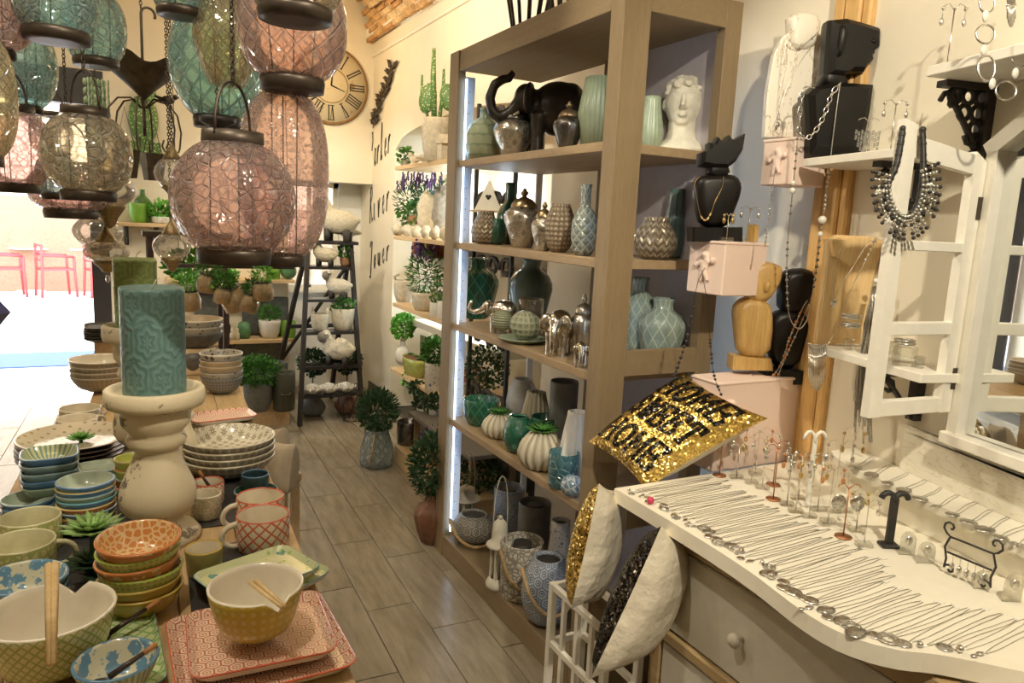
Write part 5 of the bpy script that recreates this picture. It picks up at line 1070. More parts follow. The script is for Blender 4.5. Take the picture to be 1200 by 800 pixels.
obj('ribbon', MB().tube([(-R*.7*FWD.x, -R*.7*FWD.y, h*.95), (-R*1.03*FWD.x-.01, -R*1.03*FWD.y, h*.5), (-R*FWD.x-.03, -R*FWD.y, h*.15)], .005, 5), m_rope, o)
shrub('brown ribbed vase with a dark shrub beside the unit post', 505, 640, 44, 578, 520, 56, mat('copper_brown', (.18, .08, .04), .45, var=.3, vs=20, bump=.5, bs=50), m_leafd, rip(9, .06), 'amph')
p = onZ(463, 527, .12); solo('metal_bucket', 'small dark metal bucket on the low bench', 'bucket', MB().lathe(P01(PR['cyl'], .075, .15), 24), m_gun, Vector((1.56, p.y+.1, .1205)))
o = thing('crate_planter', 'small wooden crate planter with heather on the low bench', 'planter', Vector((1.55, 3.86, .1205)), .2)
for k in range(4): a = PI/2*k; obj('slat', MB().box((.055*math.cos(a), .055*math.sin(a), .08), (.012, .12, .11), M=None) if k % 2 == 0 else MB().box((.055*math.cos(a), .055*math.sin(a), .08), (.12, .012, .11)), m_boardX, o)
for sx in (-.05, .05):
    for sy in (-.05, .05): obj('leg', MB().box((sx, sy, .04), (.018, .018, .08)), m_boardX, o)
obj('heather', foliage(MB(), (0, 0, .16), (.06, .06, .06), 160, .035, asp=.15), m_purple, o)
# birdhouse hung on the iron scroll panel
p = onX(578, 246, 1.74); o = thing('birdhouse', 'white birdhouse with a heart hole hung on the iron scrolls', 'birdhouse', (1.738, p.y+.05, onX(578, 247, 1.74).z), -.6)
obj('house', MB().prism([(-.075, 0), (.075, 0), (0, .16)], -.035, .035, M=RX(PI/2)), m_white, o); obj('floor_board', MB().box((0, 0, -.004), (.2, .09, .012)), m_boardX, o)
obj('heart_hole', MB().ball((-.007, -.036, .075), (.009, .002, .009), 8, 6).ball((.007, -.036, .075), (.009, .002, .009), 8, 6).ball((0, -.036, .066), (.009, .002, .009), 8, 6), m_black, o)
# ================================================================== WALL LETTERING, LEAF SPRAY, CLOCK
GL = dict(P=[[(.1, 0), (.25, .95), (.55, 1), (.62, .75), (.4, .5), (.2, .5)]], a=[[(.55, .4), (.3, .5), (.1, .25), (.25, 0), (.5, .15), (.56, .45), (.52, .1), (.65, 0)]], r=[[(.05, 0), (.15, .45), (.2, .3), (.4, .48), (.5, .42)]], l=[[(.05, 0), (.3, .9), (.2, 1), (.12, .5), (.25, 0), (.4, .1)]], e=[[(.08, .2), (.4, .3), (.35, .48), (.12, .4), (.1, .1), (.3, 0), (.5, .12)]], R=[[(.1, 0), (.22, .95)], [(.05, .8), (.5, 1), (.58, .72), (.22, .52), (.62, 0), (.8, .1)]], v=[[(.05, .45), (.2, 0), (.42, .48)]], J=[[(.1, .8), (.3, .98), (.55, .95), (.4, .3), (.25, -.25), (.05, -.15)]], o=[[(.3, .45), (.08, .25), (.25, 0), (.48, .2), (.3, .45), (.55, .42)]], u=[[(.05, .45), (.1, .08), (.3, 0), (.45, .42), (.46, .06), (.6, 0)]], i=[[(.1, .45), (.14, .05), (.3, .0)]], s=[[(.45, .42), (.15, .42), (.2, .25), (.42, .18), (.3, 0), (.05, .05)]])
def wallword(word, label, pxa, pya, pxb, pyb, hz):
    a, b = onX(pxa, pya, XW-.004), onX(pxb, pyb, XW-.004); o = thing('wall_word', label, 'wall lettering', a); n = len(word); d = b-a; o.rotation_euler = (0, 0, 0)
    for k, ch in enumerate(word):
        mb = MB()
        for st_ in GL[ch]:
            sp = []
            for i in range(len(st_)-1):
                for t in (0, .33, .67):
                    p0, p1 = Vector(st_[i]), Vector(st_[i+1]); sp.append(p0*(1-t)+p1*t)
            sp.append(Vector(st_[-1])); mb.tube([(0, d.y*((k+q.x)/n), d.z*((k+q.x)/n)+q.y*hz) for q in sp], .0045, 5, flat=.5)
        obj('letter', mb, m_black, o)
wallword('Parler', 'uppermost cursive black word on the wall beside the niche', 434, 199, 459, 176, .30); wallword('River', 'middle cursive black word on the wall beside the niche', 433, 262, 458, 244, .32); wallword('Jouer', 'lowest cursive black word on the wall beside the niche', 433, 318, 458, 303, .26)
mb = MB(); a, b = onX(437, 150, XW-.01), onX(461, 76, XW-.01); o = thing('metal_leaf_spray', 'dark metal leaf spray mounted high on the wall', 'wall decor', a); d = b-a
obj('stem', MB().tube([(0, 0, 0), d*.5+Vector((-.01, .03, 0)), d], .005, 5), m_dark, o)
for k in range(34):
    t = .04+.92*k/33; c = d*t; s_ = (-1)**k; ang = rnd.uniform(.3, 1.2); l = rnd.uniform(.05, .09); q = Vector((-.012, s_*l*math.sin(ang)*-2.4, l*math.cos(ang)*.9)); w2 = Vector((0, q.z, -q.y)).normalized()*l*.34
    obj('leaf', MB().add([c, c+q*.5+w2+Vector((-.006, 0, 0)), c+q*1.15, c+q*.5-w2+Vector((-.006, 0, 0)), c+q*.5+Vector((-.012, 0, 0))], [(0, 1, 4), (1, 2, 4), (2, 3, 4), (3, 0, 4), (3, 2, 1, 0)]), m_dark, o)
cl = onY(388, 100, YB-.02); CR = .30
o = thing('wall_clock', 'large round antique clock with roman numerals on the back wall', 'clock', (cl.x, YB-.003, cl.z)); CM = RX(PI/2)
obj('dial', MB().lathe([(CR, 0), (CR, .02), (.001, .02)], 56, M=CM), worn('aged_dial', (.74, .64, .44), (.48, .35, .18), .6, 9, .7), o); obj('rim', MB().tube([(CR*math.cos(a), -.012, CR*math.sin(a)) for a in [2*PI*k/56 for k in range(56)]], .013, 8, closed=True), mat('rust_rim', (.26, .14, .05), .7), o)
obj('inner_ring', MB().tube([(CR*.46*math.cos(a), -.021, CR*.46*math.sin(a)) for a in [2*PI*k/40 for k in range(40)]], .005, 5, closed=True), mat('dial_line', (.40, .28, .14), .7), o)
ROM = ['XII', 'I', 'II', 'III', 'IIII', 'V', 'VI', 'VII', 'VIII', 'IX', 'X', 'XI']
for k, rm in enumerate(ROM):
    mb = MB(); wd = {'I': .021, 'V': .036, 'X': .036}; tot = sum(wd[c] for c in rm); x = -tot/2; hh = .058
    for ch in rm:
        c = x+wd[ch]/2; x += wd[ch]
        if ch == 'I': mb.box((c, -.0205, 0), (.009, .003, hh*2))
        elif ch == 'V': mb.tube([(c-.013, -.0205, hh), (c, -.0205, -hh)], .005, 4).tube([(c+.013, -.0205, hh), (c, -.0205, -hh)], .0025, 4)
        else: mb.tube([(c-.013, -.0205, hh), (c+.013, -.0205, -hh)], .005, 4).tube([(c+.013, -.0205, hh), (c-.013, -.0205, -hh)], .0025, 4)
    mb.box((0, -.0205, hh), (tot*.95, .003, .006)).box((0, -.0205, -hh), (tot*.95, .003, .006)); a = PI/2-2*PI*k/12
    obj('numeral', mb, m_black, o, (CR*.72*math.cos(a), 0, CR*.72*math.sin(a)), (0, PI/2-a, 0))
for a, l in ((PI/2-.1, .17), (PI/2-1.9, .12)): obj('clock_hand', MB().tube([(0, -.024, 0), (l*math.cos(a), -.024, l*math.sin(a))], [.007, .002], 4), m_black, o)
# ================================================================== LADDER WITH SHEEP
LA, LB = Vector((1.08, 5.30, 0)), Vector((1.57, 5.36, 0)); tA, tB = onY(361, 287, 5.62), onY(411, 285, 5.62); LH = (tA.z+tB.z)/2; tA.z = tB.z = LH
o = thing('step_ladder', 'old black wooden step ladder used as a plant stand', 'ladder', LA)
def lrel(*ps): return [Vector(p)-LA for p in ps]
def bar(a, b, wx=.03, wy=.045):
    a, b = Vector(a)-LA, Vector(b)-LA; z = (b-a).normalized(); x = Vector((1, 0, 0)); 
    if abs(z.x) > .9: x = Vector((0, 1, 0))
    M_ = frame(x, z.cross(x)); M_ = Matrix.Translation((a+b)/2) @ Matrix((( M_[0][0], M_[0][1], z.x, 0), (M_[1][0], M_[1][1], z.y, 0), (M_[2][0], M_[2][1], z.z, 0), (0, 0, 0, 1)))
    return MB().box((0, 0, 0), (wx, wy, (b-a).length), M=M_)
obj('rail', bar(LA, tA), m_black, o); obj('rail', bar(LB, tB), m_black, o)
bA, bB = Vector((1.0, 6.05, 0)), Vector((1.5, 6.08, 0)); obj('rear_leg', bar(bA, tA+Vector((0, .05, -.03))), m_black, o); obj('rear_leg', bar(bB, tB+Vector((0, .05, -.03))), m_black, o); obj('cross_brace', bar(bA+Vector((.02, -.1, .3)), tB+Vector((-.03, .08, -.2)), .02, .03), m_black, o); obj('cross_brace', bar(bA*.5+tA*.5, bB*.5+tB*.5, .02, .03), m_black, o)
obj('top_step', MB().box(tuple((tA+tB)/2-LA+Vector((0, .05, .012))), (.42, .2, .025)), m_black, o)
LS = []
for y in (312, 350, 388, 428, 461):
    z = .6
    for _ in range(6): Yl = 5.33+.29*z/LH; z = onY(386, y, Yl).z
    t = z/LH; a, b = LA.lerp(tA, t), LB.lerp(tB, t); LS.append((z, Yl)); obj('step', MB().box(tuple((a+b)/2-LA+Vector((0, .05, -.011))), ((b-a).length-.02, .16, .022)), m_black, o)
LS = [(LH+.0255, 5.64)]+LS
m_wool = mat('wool', (.62, .56, .42), .9, var=.12, vs=60, bump=1.0, bs=110, bd=.012); m_woolw = mat('wool_white', (.78, .74, .64), .9, var=.1, vs=60, bump=1.0, bs=130, bd=.012); m_face = mat('sheep_face', (.22, .21, .19), .6); m_hoof = mat('sheep_leg', (.05, .045, .04), .6)
def sheep(label, px, step, w_, rz, m, head=1, curl=0):
    z, Y = LS[step]; q = onY(px, 350, Y+.01); p = Vector((q.x, Y+.01, z)); s_ = size(w_, p)*.95; o = thing('sheep_figurine', label, 'figurine', p, rz); rg = random.Random(px)
    b = MB().ball((-.04, 0, .44), (.44, .28, .29), 18, 12).tube([(.22, 0, .5), (.32, 0, .84)], [.22, .16], 10).ball((-.46, 0, .5), .09, 8, 6).ball((.33, .03, .90), (.15, .15, .13), 10, 8)
    if curl:
        for _ in range(130):
            d = Vector((rg.gauss(0, 1), rg.gauss(0, 1), rg.gauss(0, 1))).normalized(); b.ball((d.x*.42, d.y*.27, .5+d.z*.28), .05, 6, 5)
    b.v = [(x*s_, y*s_, z*s_) for x, y, z in b.v]; remesh(obj('wool_body', b, m, o), s_*.035, 1)
    f = MB().ball((.40*s_, .21*s_, .83*s_), (.13*s_, .11*s_, .16*s_), 12, 10); fo = obj('face', f, m_face, o)
    for sg in (-1, 1): obj('ear', MB().ball(((.38-sg*.12)*s_, (.06+sg*.15)*s_, .93*s_), (.07*s_, .07*s_, .035*s_), 8, 6), m, o)
    for x, y in ((.22, .12), (.22, -.12), (-.24, .12), (-.24, -.12)): obj('leg', MB().tube([(x*s_, y*s_, .28*s_), (x*s_, y*s_, 0)], [.085*s_, .075*s_], 8), m_hoof, o)
LF = 2.62
sheep('largest beige sheep figurine on top of the ladder', 395, 0, 52, LF, m_wool); sheep('small beige sheep on the highest ladder rung', 380, 1, 32, LF, m_wool); sheep('white woolly sheep on the second ladder rung', 396, 2, 34, LF, m_woolw); sheep('white curly sheep on the fourth ladder rung', 396, 4, 42, LF, m_woolw, curl=1)
def lpos(px, step, dy=.05): z, Y = LS[step]; q = onY(px, 350, Y+dy); return Vector((q.x, Y+dy, z))
p = lpos(406, 0, .14); bird('pale llama figurine standing behind the big sheep', p, .14, 2.4, m_woolw)
p = lpos(404, 1); potted('terracotta_pot', 'terracotta pot with a small plant on the highest ladder rung', p, .042, .07, 'pot', mat('terracotta', (.42, .22, .12), .8, var=.3), (.05, .05, .05), .11, 120, .035, m_leaf)
p = lpos(375, 3); solo('cat_planter', 'white cat eared empty planter on the third ladder rung', 'planter', MB().lathe(P01(PR['pot'], .065, .13), 20, flute=lambda a, t: 1+.06*math.cos(2*a)).tube([(.05, 0, .12), (.06, 0, .18)], [.02, .003], 6).tube([(-.05, 0, .12), (-.06, 0, .18)], [.02, .003], 6), m_stone, p, -.5)
p = lpos(402, 3); potted('sheep_planter', 'white planter with a rounded succulent on the third ladder rung', p, .088, .17, 'pot', m_stone, (.085, .085, .06), .19, 260, .03, m_leaf)
for k, px in enumerate((366, 386, 406)):
    p = lpos(px, 5, .02); b = MB()
    for i in range(4):
        for j in range(6+i): a = 2*PI*j/(6+i)+i*.4; r = .014+.017*i; b.ball((0, 0, 0), (.022, .006, .024), 8, 6, M=T(r*math.cos(a), r*math.sin(a), .055-.006*i) @ RZ(a+PI/2) @ RX(.25+.15*i))
    b.lathe([(.03, 0), (.05, .02), (.06, .045), (.001, .045)], 16); solo('rose_cup', '%s white ceramic rose from the left on the lowest ladder step' % ORD[k], 'ornament', b, m_rwh, p, 0, 'white ceramic roses')
for k, (px, l) in enumerate(((367, 'dark leafy plant in a grey pot, left one behind the ladder roses'), (408, 'dark leafy plant in a pink pot behind the ladder roses'))):
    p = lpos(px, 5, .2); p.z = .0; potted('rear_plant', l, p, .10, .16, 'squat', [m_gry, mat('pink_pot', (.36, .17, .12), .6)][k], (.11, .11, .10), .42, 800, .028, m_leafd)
p = onZ(409, 497, 0)+FWD*.1; b = thing('wire_basket', 'black geometric wire basket on the floor by the ladder', 'basket', p)
for k in range(8):
    a0, a1 = 2*PI*k/8, 2*PI*(k+1)/8; r = size(17, p)
    P_ = lambda a, q, z: (r*q*math.cos(a), r*q*math.sin(a), z)
    obj('wire', MB().tube([P_(a0, .6, .01), P_(a0+.39, 1, .1), P_(a0, .95, .2), P_(a0+.39, .65, .24)], .003, 4).tube([P_(a1, .6, .01), P_(a0+.39, 1, .1), P_(a1, .95, .2)], .003, 4).tube([P_(a0, .6, .01), P_(a1, .6, .01)], .003, 4), m_black, b)
# ================================================================== BACK LEFT DISPLAY
o = thing('back_bench', 'low wooden bench in front of the back wall', 'bench', (.5, 5.75, 0)); obj('top', MB().box((0, 0, .185), (1.08, .8, .03), bev=.003), m_boardX, o); obj('front_panel', MB().box((0, -.37, .085), (1.04, .02, .17)), m_board, o)
for x in (-.48, .48): obj('leg', MB().box((x, .34, .085), (.05, .05, .17)), m_board, o)
def wshelf(label, pxr, pyr, x0, dp=.28):
    q = onY(pxr, pyr, YB-dp); o = thing('wall_board', label, 'shelf', (x0, YB-dp, q.z)); L_ = q.x-x0; obj('board', MB().box((L_/2, dp/2-.002, -.014), (L_, dp-.004, .028), bev=.002), m_boardX, o)
    for x in (L_*.2, L_*.62): obj('bracket', MB().box((x, dp-.02, -.10), (.03, .024, .14)).box((x, dp*.5, -.036), (.03, dp*.9, .016)).tube([(x, dp-.03, -.16), (x, dp*.35, -.04)], .01, 5), m_black, o)
    return q
q1 = wshelf('lower light wooden wall board holding green candle jars', 347, 397, -.05); q2 = wshelf('middle light wooden wall board with green balls', 346, 328, .25, .22); q3 = wshelf('upper light wooden wall board with green glass pieces', 215, 263, -.1, .2)
m_gcan = mat('green_wax', (.10, .24, .11), .4); g_green = glass('green_glass', (.30, .66, .30), .3, 30, .4, .3, .05, 'noise'); m_lime = mat('lime_plastic', (.20, .42, .05), .4)
def yplace(px, ym, Y, z, yt, w_): return placeY(px, ym, Y, z, yt, w_)
p, R, h = yplace(286, 385, 6.08, q1.z, 377, 15); solo('green_candle', 'sage green barrel candle on the lower wall board', 'candle', MB().lathe(P01([(.8, 0), (1, .3), (1, .6), (.85, .92), (.6, 1), (.001, 1)], R, h), 24), m_gcan, p)
p, R, h = yplace(316, 385, 6.07, q1.z, 372, 25); potted('glass_planter', 'round glass planter with white sand and grass on the lower wall board', p, R, h*.9, 'pot', m_rwh, (.085, .085, .05), h+.04, 600, .03, m_leaf, asp=.12)
for k, (px, l) in enumerate(((334, 'lime green glass tumbler, left one on the lower wall board'), (340, 'lime green glass tumbler at the end of the lower wall board'))): p, R, h = yplace(px, 385, 6.12-.08*k, q1.z, 376, 13); solo('green_tumbler', l, 'glass', MB().lathe(P01(PR['cyl'], R, h), 20), m_lime, p, 0, 'lime tumblers')
p, R, h = yplace(262, 370, 6.10, q1.z, 365, 16); solo('green_bottle', 'dark green glass bottle on the lower wall board', 'bottle', MB().lathe(P01(PR['bulb'], R, h), 20), m_emer2, p)
for k, px in enumerate((272, 278)): p, R, h = yplace(px, 390, 6.0, q1.z, 384, 7); solo('small_figurine', ['small cream figurine, left of the pair beside the green candle', 'small cream figurine, right of the pair beside the green candle'][k], 'figurine', MB().lathe(P01([(.9, 0), (.7, .3), (.8, .5), (.4, .65), (.55, .8), (.4, .95), (.001, 1)], R, h), 14), m_stone, p, 0, 'small cream figurines')
p, R, h = yplace(338, 318, 6.1, q2.z, 313, 19); solo('green_ball', 'glossy green ball at the end of the middle wall board', 'ball', MB().ball((0, 0, R), R, 18, 12), m_gcan, p)
p, R, h = yplace(320, 315, 6.1, q2.z, 310, 16); solo('lime_jar', 'lime green jar on the middle wall board', 'jar', MB().lathe(P01(PR['cyl'], R, h), 18), m_lime, p)
p, R, h = yplace(162, 250, 6.15, q3.z, 238, 20); solo('green_elephant_mug', 'lime green patterned mug on the upper wall board', 'mug', MB().lathe(P01(PR['pot'], R, h), 22), m_lime, p)
p, R, h = yplace(167, 235, 6.19, q3.z, 222, 20); solo('ribbed_green_bottle', 'green ribbed glass bottle on the upper wall board', 'bottle', MB().lathe(P01(PR['bottle'], R, h), 22), g_green, p)
for k, px in enumerate((185, 193, 206)): p, R, h = yplace(px, 250, 6.12, q3.z, 235+5*k, 14); potted('cactus_pot', '%s small green plant from the left on the upper wall board' % ORD[k], p, R, .05, 'pot', m_rwh, (.05, .05, .06), .1, 90, .04, m_leafb, group='upper board plants')
p, R, h = yplace(168, 145, 6.2, 0, 110, 30); o = solo('cactus_picture', 'green spotted cactus ornament on the back wall', 'wall decor', MB().ball((0, 0, 0), (.10, .03, .18), 16, 12).ball((.03, 0, .2), (.06, .03, .09), 12, 10).box((0, -.0, -.24), (.22, .06, .16)), m_cac, (onY(168, 140, YB-.04).x, YB-.034, onY(168, 140, YB-.04).z))
# dark rack and hanging jars
o = thing('dark_rack', 'dark wooden display rack behind the lanterns', 'rack', (.12, 4.9, 0)); zr = onY(210, 275, 4.9).z
for x in (.0, .42): obj('post', MB().box((x, 0, zr/2), (.035, .035, zr)), m_dwood, o); obj('post', MB().box((x, .3, zr/2), (.035, .035, zr)), m_dwood, o)
for z in (zr, zr-.35): obj('shelf', MB().box((.21, .15, z-.001), (.5, .36, .03)), m_dwood, o)
obj('foliage', foliage(MB(), (.3, .15, zr-.2), (.22, .14, .11), 700, .04), m_leafb, o)
hb = onY(270, 312, 4.3); o = thing('hanging_bar', 'wooden pole carrying the tilted sand jars', 'pole', (onY(205, 312, 4.3).x, 4.3, hb.z)); L_ = onY(345, 312, 4.3).x-o.location.x; obj('pole', MB().tube([(0, 0, 0), (L_, 0, 0)], .012, 8), m_dwood, o)
for x in (.02, L_-.02): obj('cord', MB().tube([(x, 0, 0), (x, .3, 3.0-hb.z)], .002, 4), m_dark, o)
m_sand = mat('sand_fill', (.80, .56, .28), .7, var=.15); g_jar = glass('jar_glass', (.94, .93, .90), .06, 20, .2, .3, .04, 'noise')
for k, (px, py, w_, ty, l) in enumerate(((221, 351, 27, .0, 'leftmost hanging glass sand jar with green plant'), (243, 331, 24, .15, 'highest hanging glass sand jar'), (274, 350, 30, -.45, 'tilted hanging sand jar in the middle'), (292, 354, 24, .35, 'lowest hanging sand jar leaning right'), (308, 340, 25, .0, 'rightmost hanging sand jar'), (262, 345, 22, .1, 'hanging sand jar half hidden behind the tilted one'))):
    c = at(px, py, dep(onY(px, py, 4.3))-.05-.04*k+.1*(k == 5)); s_ = size(w_, c)/2; o = thing('sand_jar', l, 'jar', c, 0, 'hanging sand jars', rot=(0, ty, 0))
    obj('jar', MB().lathe([(s_*.7, -s_), (s_, -s_*.8), (s_*1.02, .1*s_), (s_*.75, s_*.7), (s_*.72, s_*.95), (s_*.8, s_*1.0)], 28), g_jar, o); obj('sand', MB().lathe([(s_*.66, -s_*.95), (s_*.95, -s_*.78), (s_*.96, .1*s_), (s_*.75, s_*.5), (.001, s_*.5)], 24), m_sand, o); obj('wire_band', MB().tube([(s_*.76*math.cos(a), s_*.76*math.sin(a), s_*.75) for a in [2*PI*i/20 for i in range(20)]], .004, 4, closed=True), m_dark, o)
    obj('plant', foliage(MB(), (0, 0, s_*1.5), (s_*1.0, s_*1.0, s_*.7), 240, .026, asp=.2), m_leaf if k % 2 else m_leafb, o); obj('wire_handle', MB().tube([(-s_*.7, 0, s_*.8), (0, 0, s_*2.2), (s_*.7, 0, s_*.8)], .002, 4), m_dark, o)
p = onZ(306, 486, .2); potted('grey_basin', 'grey tin basin with a leafy plant on the low back bench', Vector((p.x, p.y+.12, .2005)), size(17, p), .2, 'pot', m_gry, (.14, .14, .11), .27, 1600, .026, m_leaf)
for k, (px, py, l) in enumerate(((336, 484, 'dark tin bucket with bail handle on the low back bench'), (327, 470, 'dark tin bucket at the back of the low bench'))):
    p = onZ(px, py, .2); R = size(13, p); o = thing('tin_bucket', l, 'bucket', Vector((p.x, p.y+.1, .2005)), 0, 'dark tin buckets'); obj('body', MB().lathe(P01(PR['cyl'], R, .27), 24), mat('dark_tin', (.06, .06, .04), .5), o); obj('bail', MB().tube([(R, 0, .2), (.3*R, -R*1.05, .12), (-.3*R, -R*1.05, .12), (-R, 0, .2)], .004, 5), m_dark, o)
m_gtin = mat('grey_tin', (.13, .14, .13), .5, .3, var=.2)
for k, (px0, px1, y0, y1, l) in enumerate(((228, 262, 345, 392, 'large dark grey tin tray leaning on the back wall, left one'), (284, 312, 352, 394, 'dark grey tin tray leaning behind the glass planter'), (306, 338, 348, 394, 'tall grey tin container standing on the lower wall board'))):
    a_, b_ = onY(px0, 390, YB-.04), onY(px1, 390, YB-.04); h = onY(px0, y0, YB-.04).z-q1.z; solo('tin_tray', l, 'tray', MB().box((0, 0, h/2), (b_.x-a_.x, .03, h), bev=.01).box((0, -.012, h/2), ((b_.x-a_.x)*.86, .03, h*.86), bev=.006), m_gtin, ((a_.x+b_.x)/2, YB-.035, q1.z+.0005))
c = onY(303, 428, YB-.05); solo('round_tin_tray', 'round grey tin tray leaning on the back wall under the lower board', 'tray', MB().lathe([(.19, 0), (.20, .012), (.19, .012), (.17, .005), (.001, .005)], 36, M=RX(PI/2)), m_gtin, (c.x, YB-.02, .2005+.20))
# stoneware on the rear table
m_sw = pattern('stoneware_dot', (.46, .40, .30), (.34, .29, .21), 'dots', 40, .2, .35, bump=.3); m_sw2 = pattern('black_band', (.40, .36, .29), (.05, .05, .045), 'floral', 16, .46, .3); m_sw3 = mat('dark_stoneware', (.10, .095, .085), .45, var=.3); m_sw4 = pattern('grey_dotted', (.22, .21, .20), (.10, .10, .09), 'dots', 40, .3, .4); m_tan = mat('tan_glaze', (.42, .32, .20), .35)
stack('stone_bowl', 'beige stoneware bowl in the stack against the daylight, %s one', 'bowl', 118, 420, TZ+.003, 66, .065, .021, [c3(m_sw, m_sw, m_cream)]*3+[c3(m_sw, m_cream, m_cream)], 'beige stoneware bowls', .5, .45)
stack('pattern_bowl', 'black and cream patterned bowl in the rear stack, %s one', 'bowl', 259, 413, TZ+.003, 48, .07, .024, [c3(m_sw4, m_sw3, m_cream), c3(m_sw2, m_sw3, m_cream), c3(m_tan, m_tan, m_cream), c3(m_tan, m_sw3, m_cream), c3(m_sw2, m_cream, m_sw2)], 'patterned rear bowls', .5, .42)
stack('rear_salad_bowl', 'wide dark patterned bowl on the pedestal, %s one', 'bowl', 229, 373, TZ+.12, 62, .07, .03, [c3(m_sw3, m_sw3, m_cream), c3(m_sw2, m_sw2, m_cream), c3(m_sw2, m_cream, m_tan)], 'wide patterned bowls', .5, .42)
p = onZ(229, 373, TZ+.25); solo('pedestal_box', 'pale wooden box raising the wide patterned bowls', 'box', MB().box((0, 0, .06), (.16, .16, .12), bev=.004), m_board, Vector((p.x, p.y, TZ+.0005)))
stack('slate_plate', 'black slate plate in the rear stack, %s one', 'plate', 129, 381, TZ+.09, 54, .016, .011, [c3(m_sw3, m_sw3, m_slate)]*6, 'black slate plates', .8, .6, 5)
p = onZ(129, 381, TZ+.16); solo('pedestal_box', 'pale wooden box raising the slate plates', 'box', MB().box((0, 0, .045), (.14, .14, .09), bev=.004), m_board, Vector((p.x, p.y, TZ+.0005)))
for k in range(4): tray('red rimmed rectangular tray in the rear stack, %s from the bottom' % ORD[k], ((221, 484), (294, 476), (299, 487)), TZ+.003+k*.012, m_trays, .014, 'red_rear_tray', 'rear red trays')
for k, (px, py) in enumerate(((157, 492), (222, 492), (268, 488))):
    p, R = put(px, py, TZ+.003, 30, .035); solo('small_dip_cup', '%s small cream dip cup from the left behind the candlestick' % ORD[k], 'cup', cup_mb(R, .035, .8), c3(m_sw, m_cream, m_cream), p, 0, 'small dip cups')
p, R = put(225, 412, TZ+.003, 30, .1); o = thing('stoneware_jug', 'brown stoneware jug beside the patterned bowls', 'jug', p, 3.0); obj('body', MB().lathe(P01(PR['amph'], R, .13), 28), m_sw3, o); obj('handle', handle_mb(R, .12, .006), m_sw3, o)
p = onZ(151, 399, TZ+.1); solo('perfume_bottle', 'small round pearl ornament on the rear stoneware', 'ornament', MB().ball((0, 0, .02), .02, 12, 8), m_rwh, Vector((p.x, p.y, TZ+.003)))
# red bistro chairs and table outside
def bistro(label, px, py, rz):
    p = onZ(px, py, 0.0); o = thing('bistro_chair', label, 'chair', p, rz, 'red street chairs'); m = mat('red_chair', (.75, .04, .04), .4); s_ = .021
    for x, y, h in ((.23, .22, .66), (.23, -.22, .66), (-.22, .2, .85), (-.22, -.2, .85)): obj('leg', MB().tube([(x*1.1, y*1.05, 0), (x, y, .44), (x, y, h)], s_, 6), m, o)
    obj('seat', MB().box((0, 0, .45), (.46, .44, .03)), m, o)
    for y in (.22, -.22): obj('armrest', MB().tube([(.23, y, .66), (-.22, y, .68)], s_, 6), m, o)
    for z in (.6, .72, .84): obj('back_slat', MB().tube([(-.22, -.2, z), (-.25, 0, z), (-.22, .2, z)], .018, 6), m, o)
bistro('red metal bistro chair outside, nearer the door post', 66, 347, .3); bistro('red metal bistro chair outside at the left picture edge', 8, 347, .2); bistro('red metal bistro chair mostly behind the door post', 122, 347, .3)
p = onZ(95, 339, 0); o = thing('bistro_table', 'pale blue bistro table outside the door', 'table', p, 0); m = mat('pale_blue', (.45, .72, .85), .4); obj('top', MB().lathe([(.42, .72), (.42, .74), (.001, .74)], 32), m, o); obj('column', MB().tube([(0, 0, 0), (0, 0, .73)], .025, 8), m, o); obj('foot', MB().lathe([(.25, 0), (.24, .02), (.03, .04)], 24), m, o)
p = onZ(37, 341, 0); o = thing('bistro_table', 'white bistro table between the red chairs outside', 'table', p, 0); obj('top', MB().lathe([(.3, .72), (.3, .74), (.001, .74)], 32), m_white, o); obj('column', MB().tube([(0, 0, 0), (0, 0, .73)], .03, 8), m_white, o); obj('foot', MB().lathe([(.25, 0), (.24, .02), (.03, .04)], 24), m_white, o)
# ================================================================== JEWELLERY CORNER
WF = Matrix(((ND.x, 0, NT_.x, NO.x), (ND.y, 0, NT_.y, NO.y), (0, 1, 0, 0), (0, 0, 0, 1)))   # local (along wall, up, out of wall)
def wloc(p): d = Vector(p)-NO; return d.dot(ND), d.z, d.dot(NT_)
def wq(px, py, t): return wloc(onW(px, py, t))
# --- window mirror and open shutter
hb = onW(1108, 481, .05); hs, hz, _ = wloc(hb); zt = wq(1145, 178, .05)[1]; mz0 = PZ+.001
MI = thing('window_mirror', 'white window shaped mirror standing on the plank riser', 'mirror', (0, 0, 0)); MI.matrix_world = WF
poly = [(hs+.03, mz0+.03), (hs+.66, mz0+.03), (hs+.66, zt), (hs+.345, zt+.22), (hs+.03, zt)]
n = NT('mirror_silver'); m_mir = n.fin((.86, .88, .86), .015, 1)
obj('mirror_glass', MB().prism(poly, .012, .018), m_mir, MI); obj('backing', MB().prism([(hs+.005, mz0), (hs+.685, mz0), (hs+.685, zt), (hs+.345, zt+.245), (hs+.005, zt+.01)], .006, .0115), m_white, MI)
def fbar(a, b, w_, z0, z1):
    a, b = Vector(a), Vector(b); d = (b-a).normalized(); n_ = Vector((-d.y, d.x))*w_/2; return MB().prism([tuple(a-n_), tuple(b-n_), tuple(b+n_), tuple(a+n_)], z0, z1)
obj('stile', fbar((hs+.018, mz0), (hs+.018, zt), .028, .012, .045), m_white, MI); obj('stile', fbar((hs+.672, mz0), (hs+.672, zt), .028, .012, .045), m_white, MI); obj('sill', MB().box((hs+.345, mz0+.014, .032), (.70, .028, .05), bev=.003), m_white, MI)
obj('gable', fbar((hs, zt), (hs+.345, zt+.235), .035, .012, .045), m_white, MI); obj('gable', fbar((hs+.345, zt+.235), (hs+.69, zt), .035, .012, .045), m_white, MI)
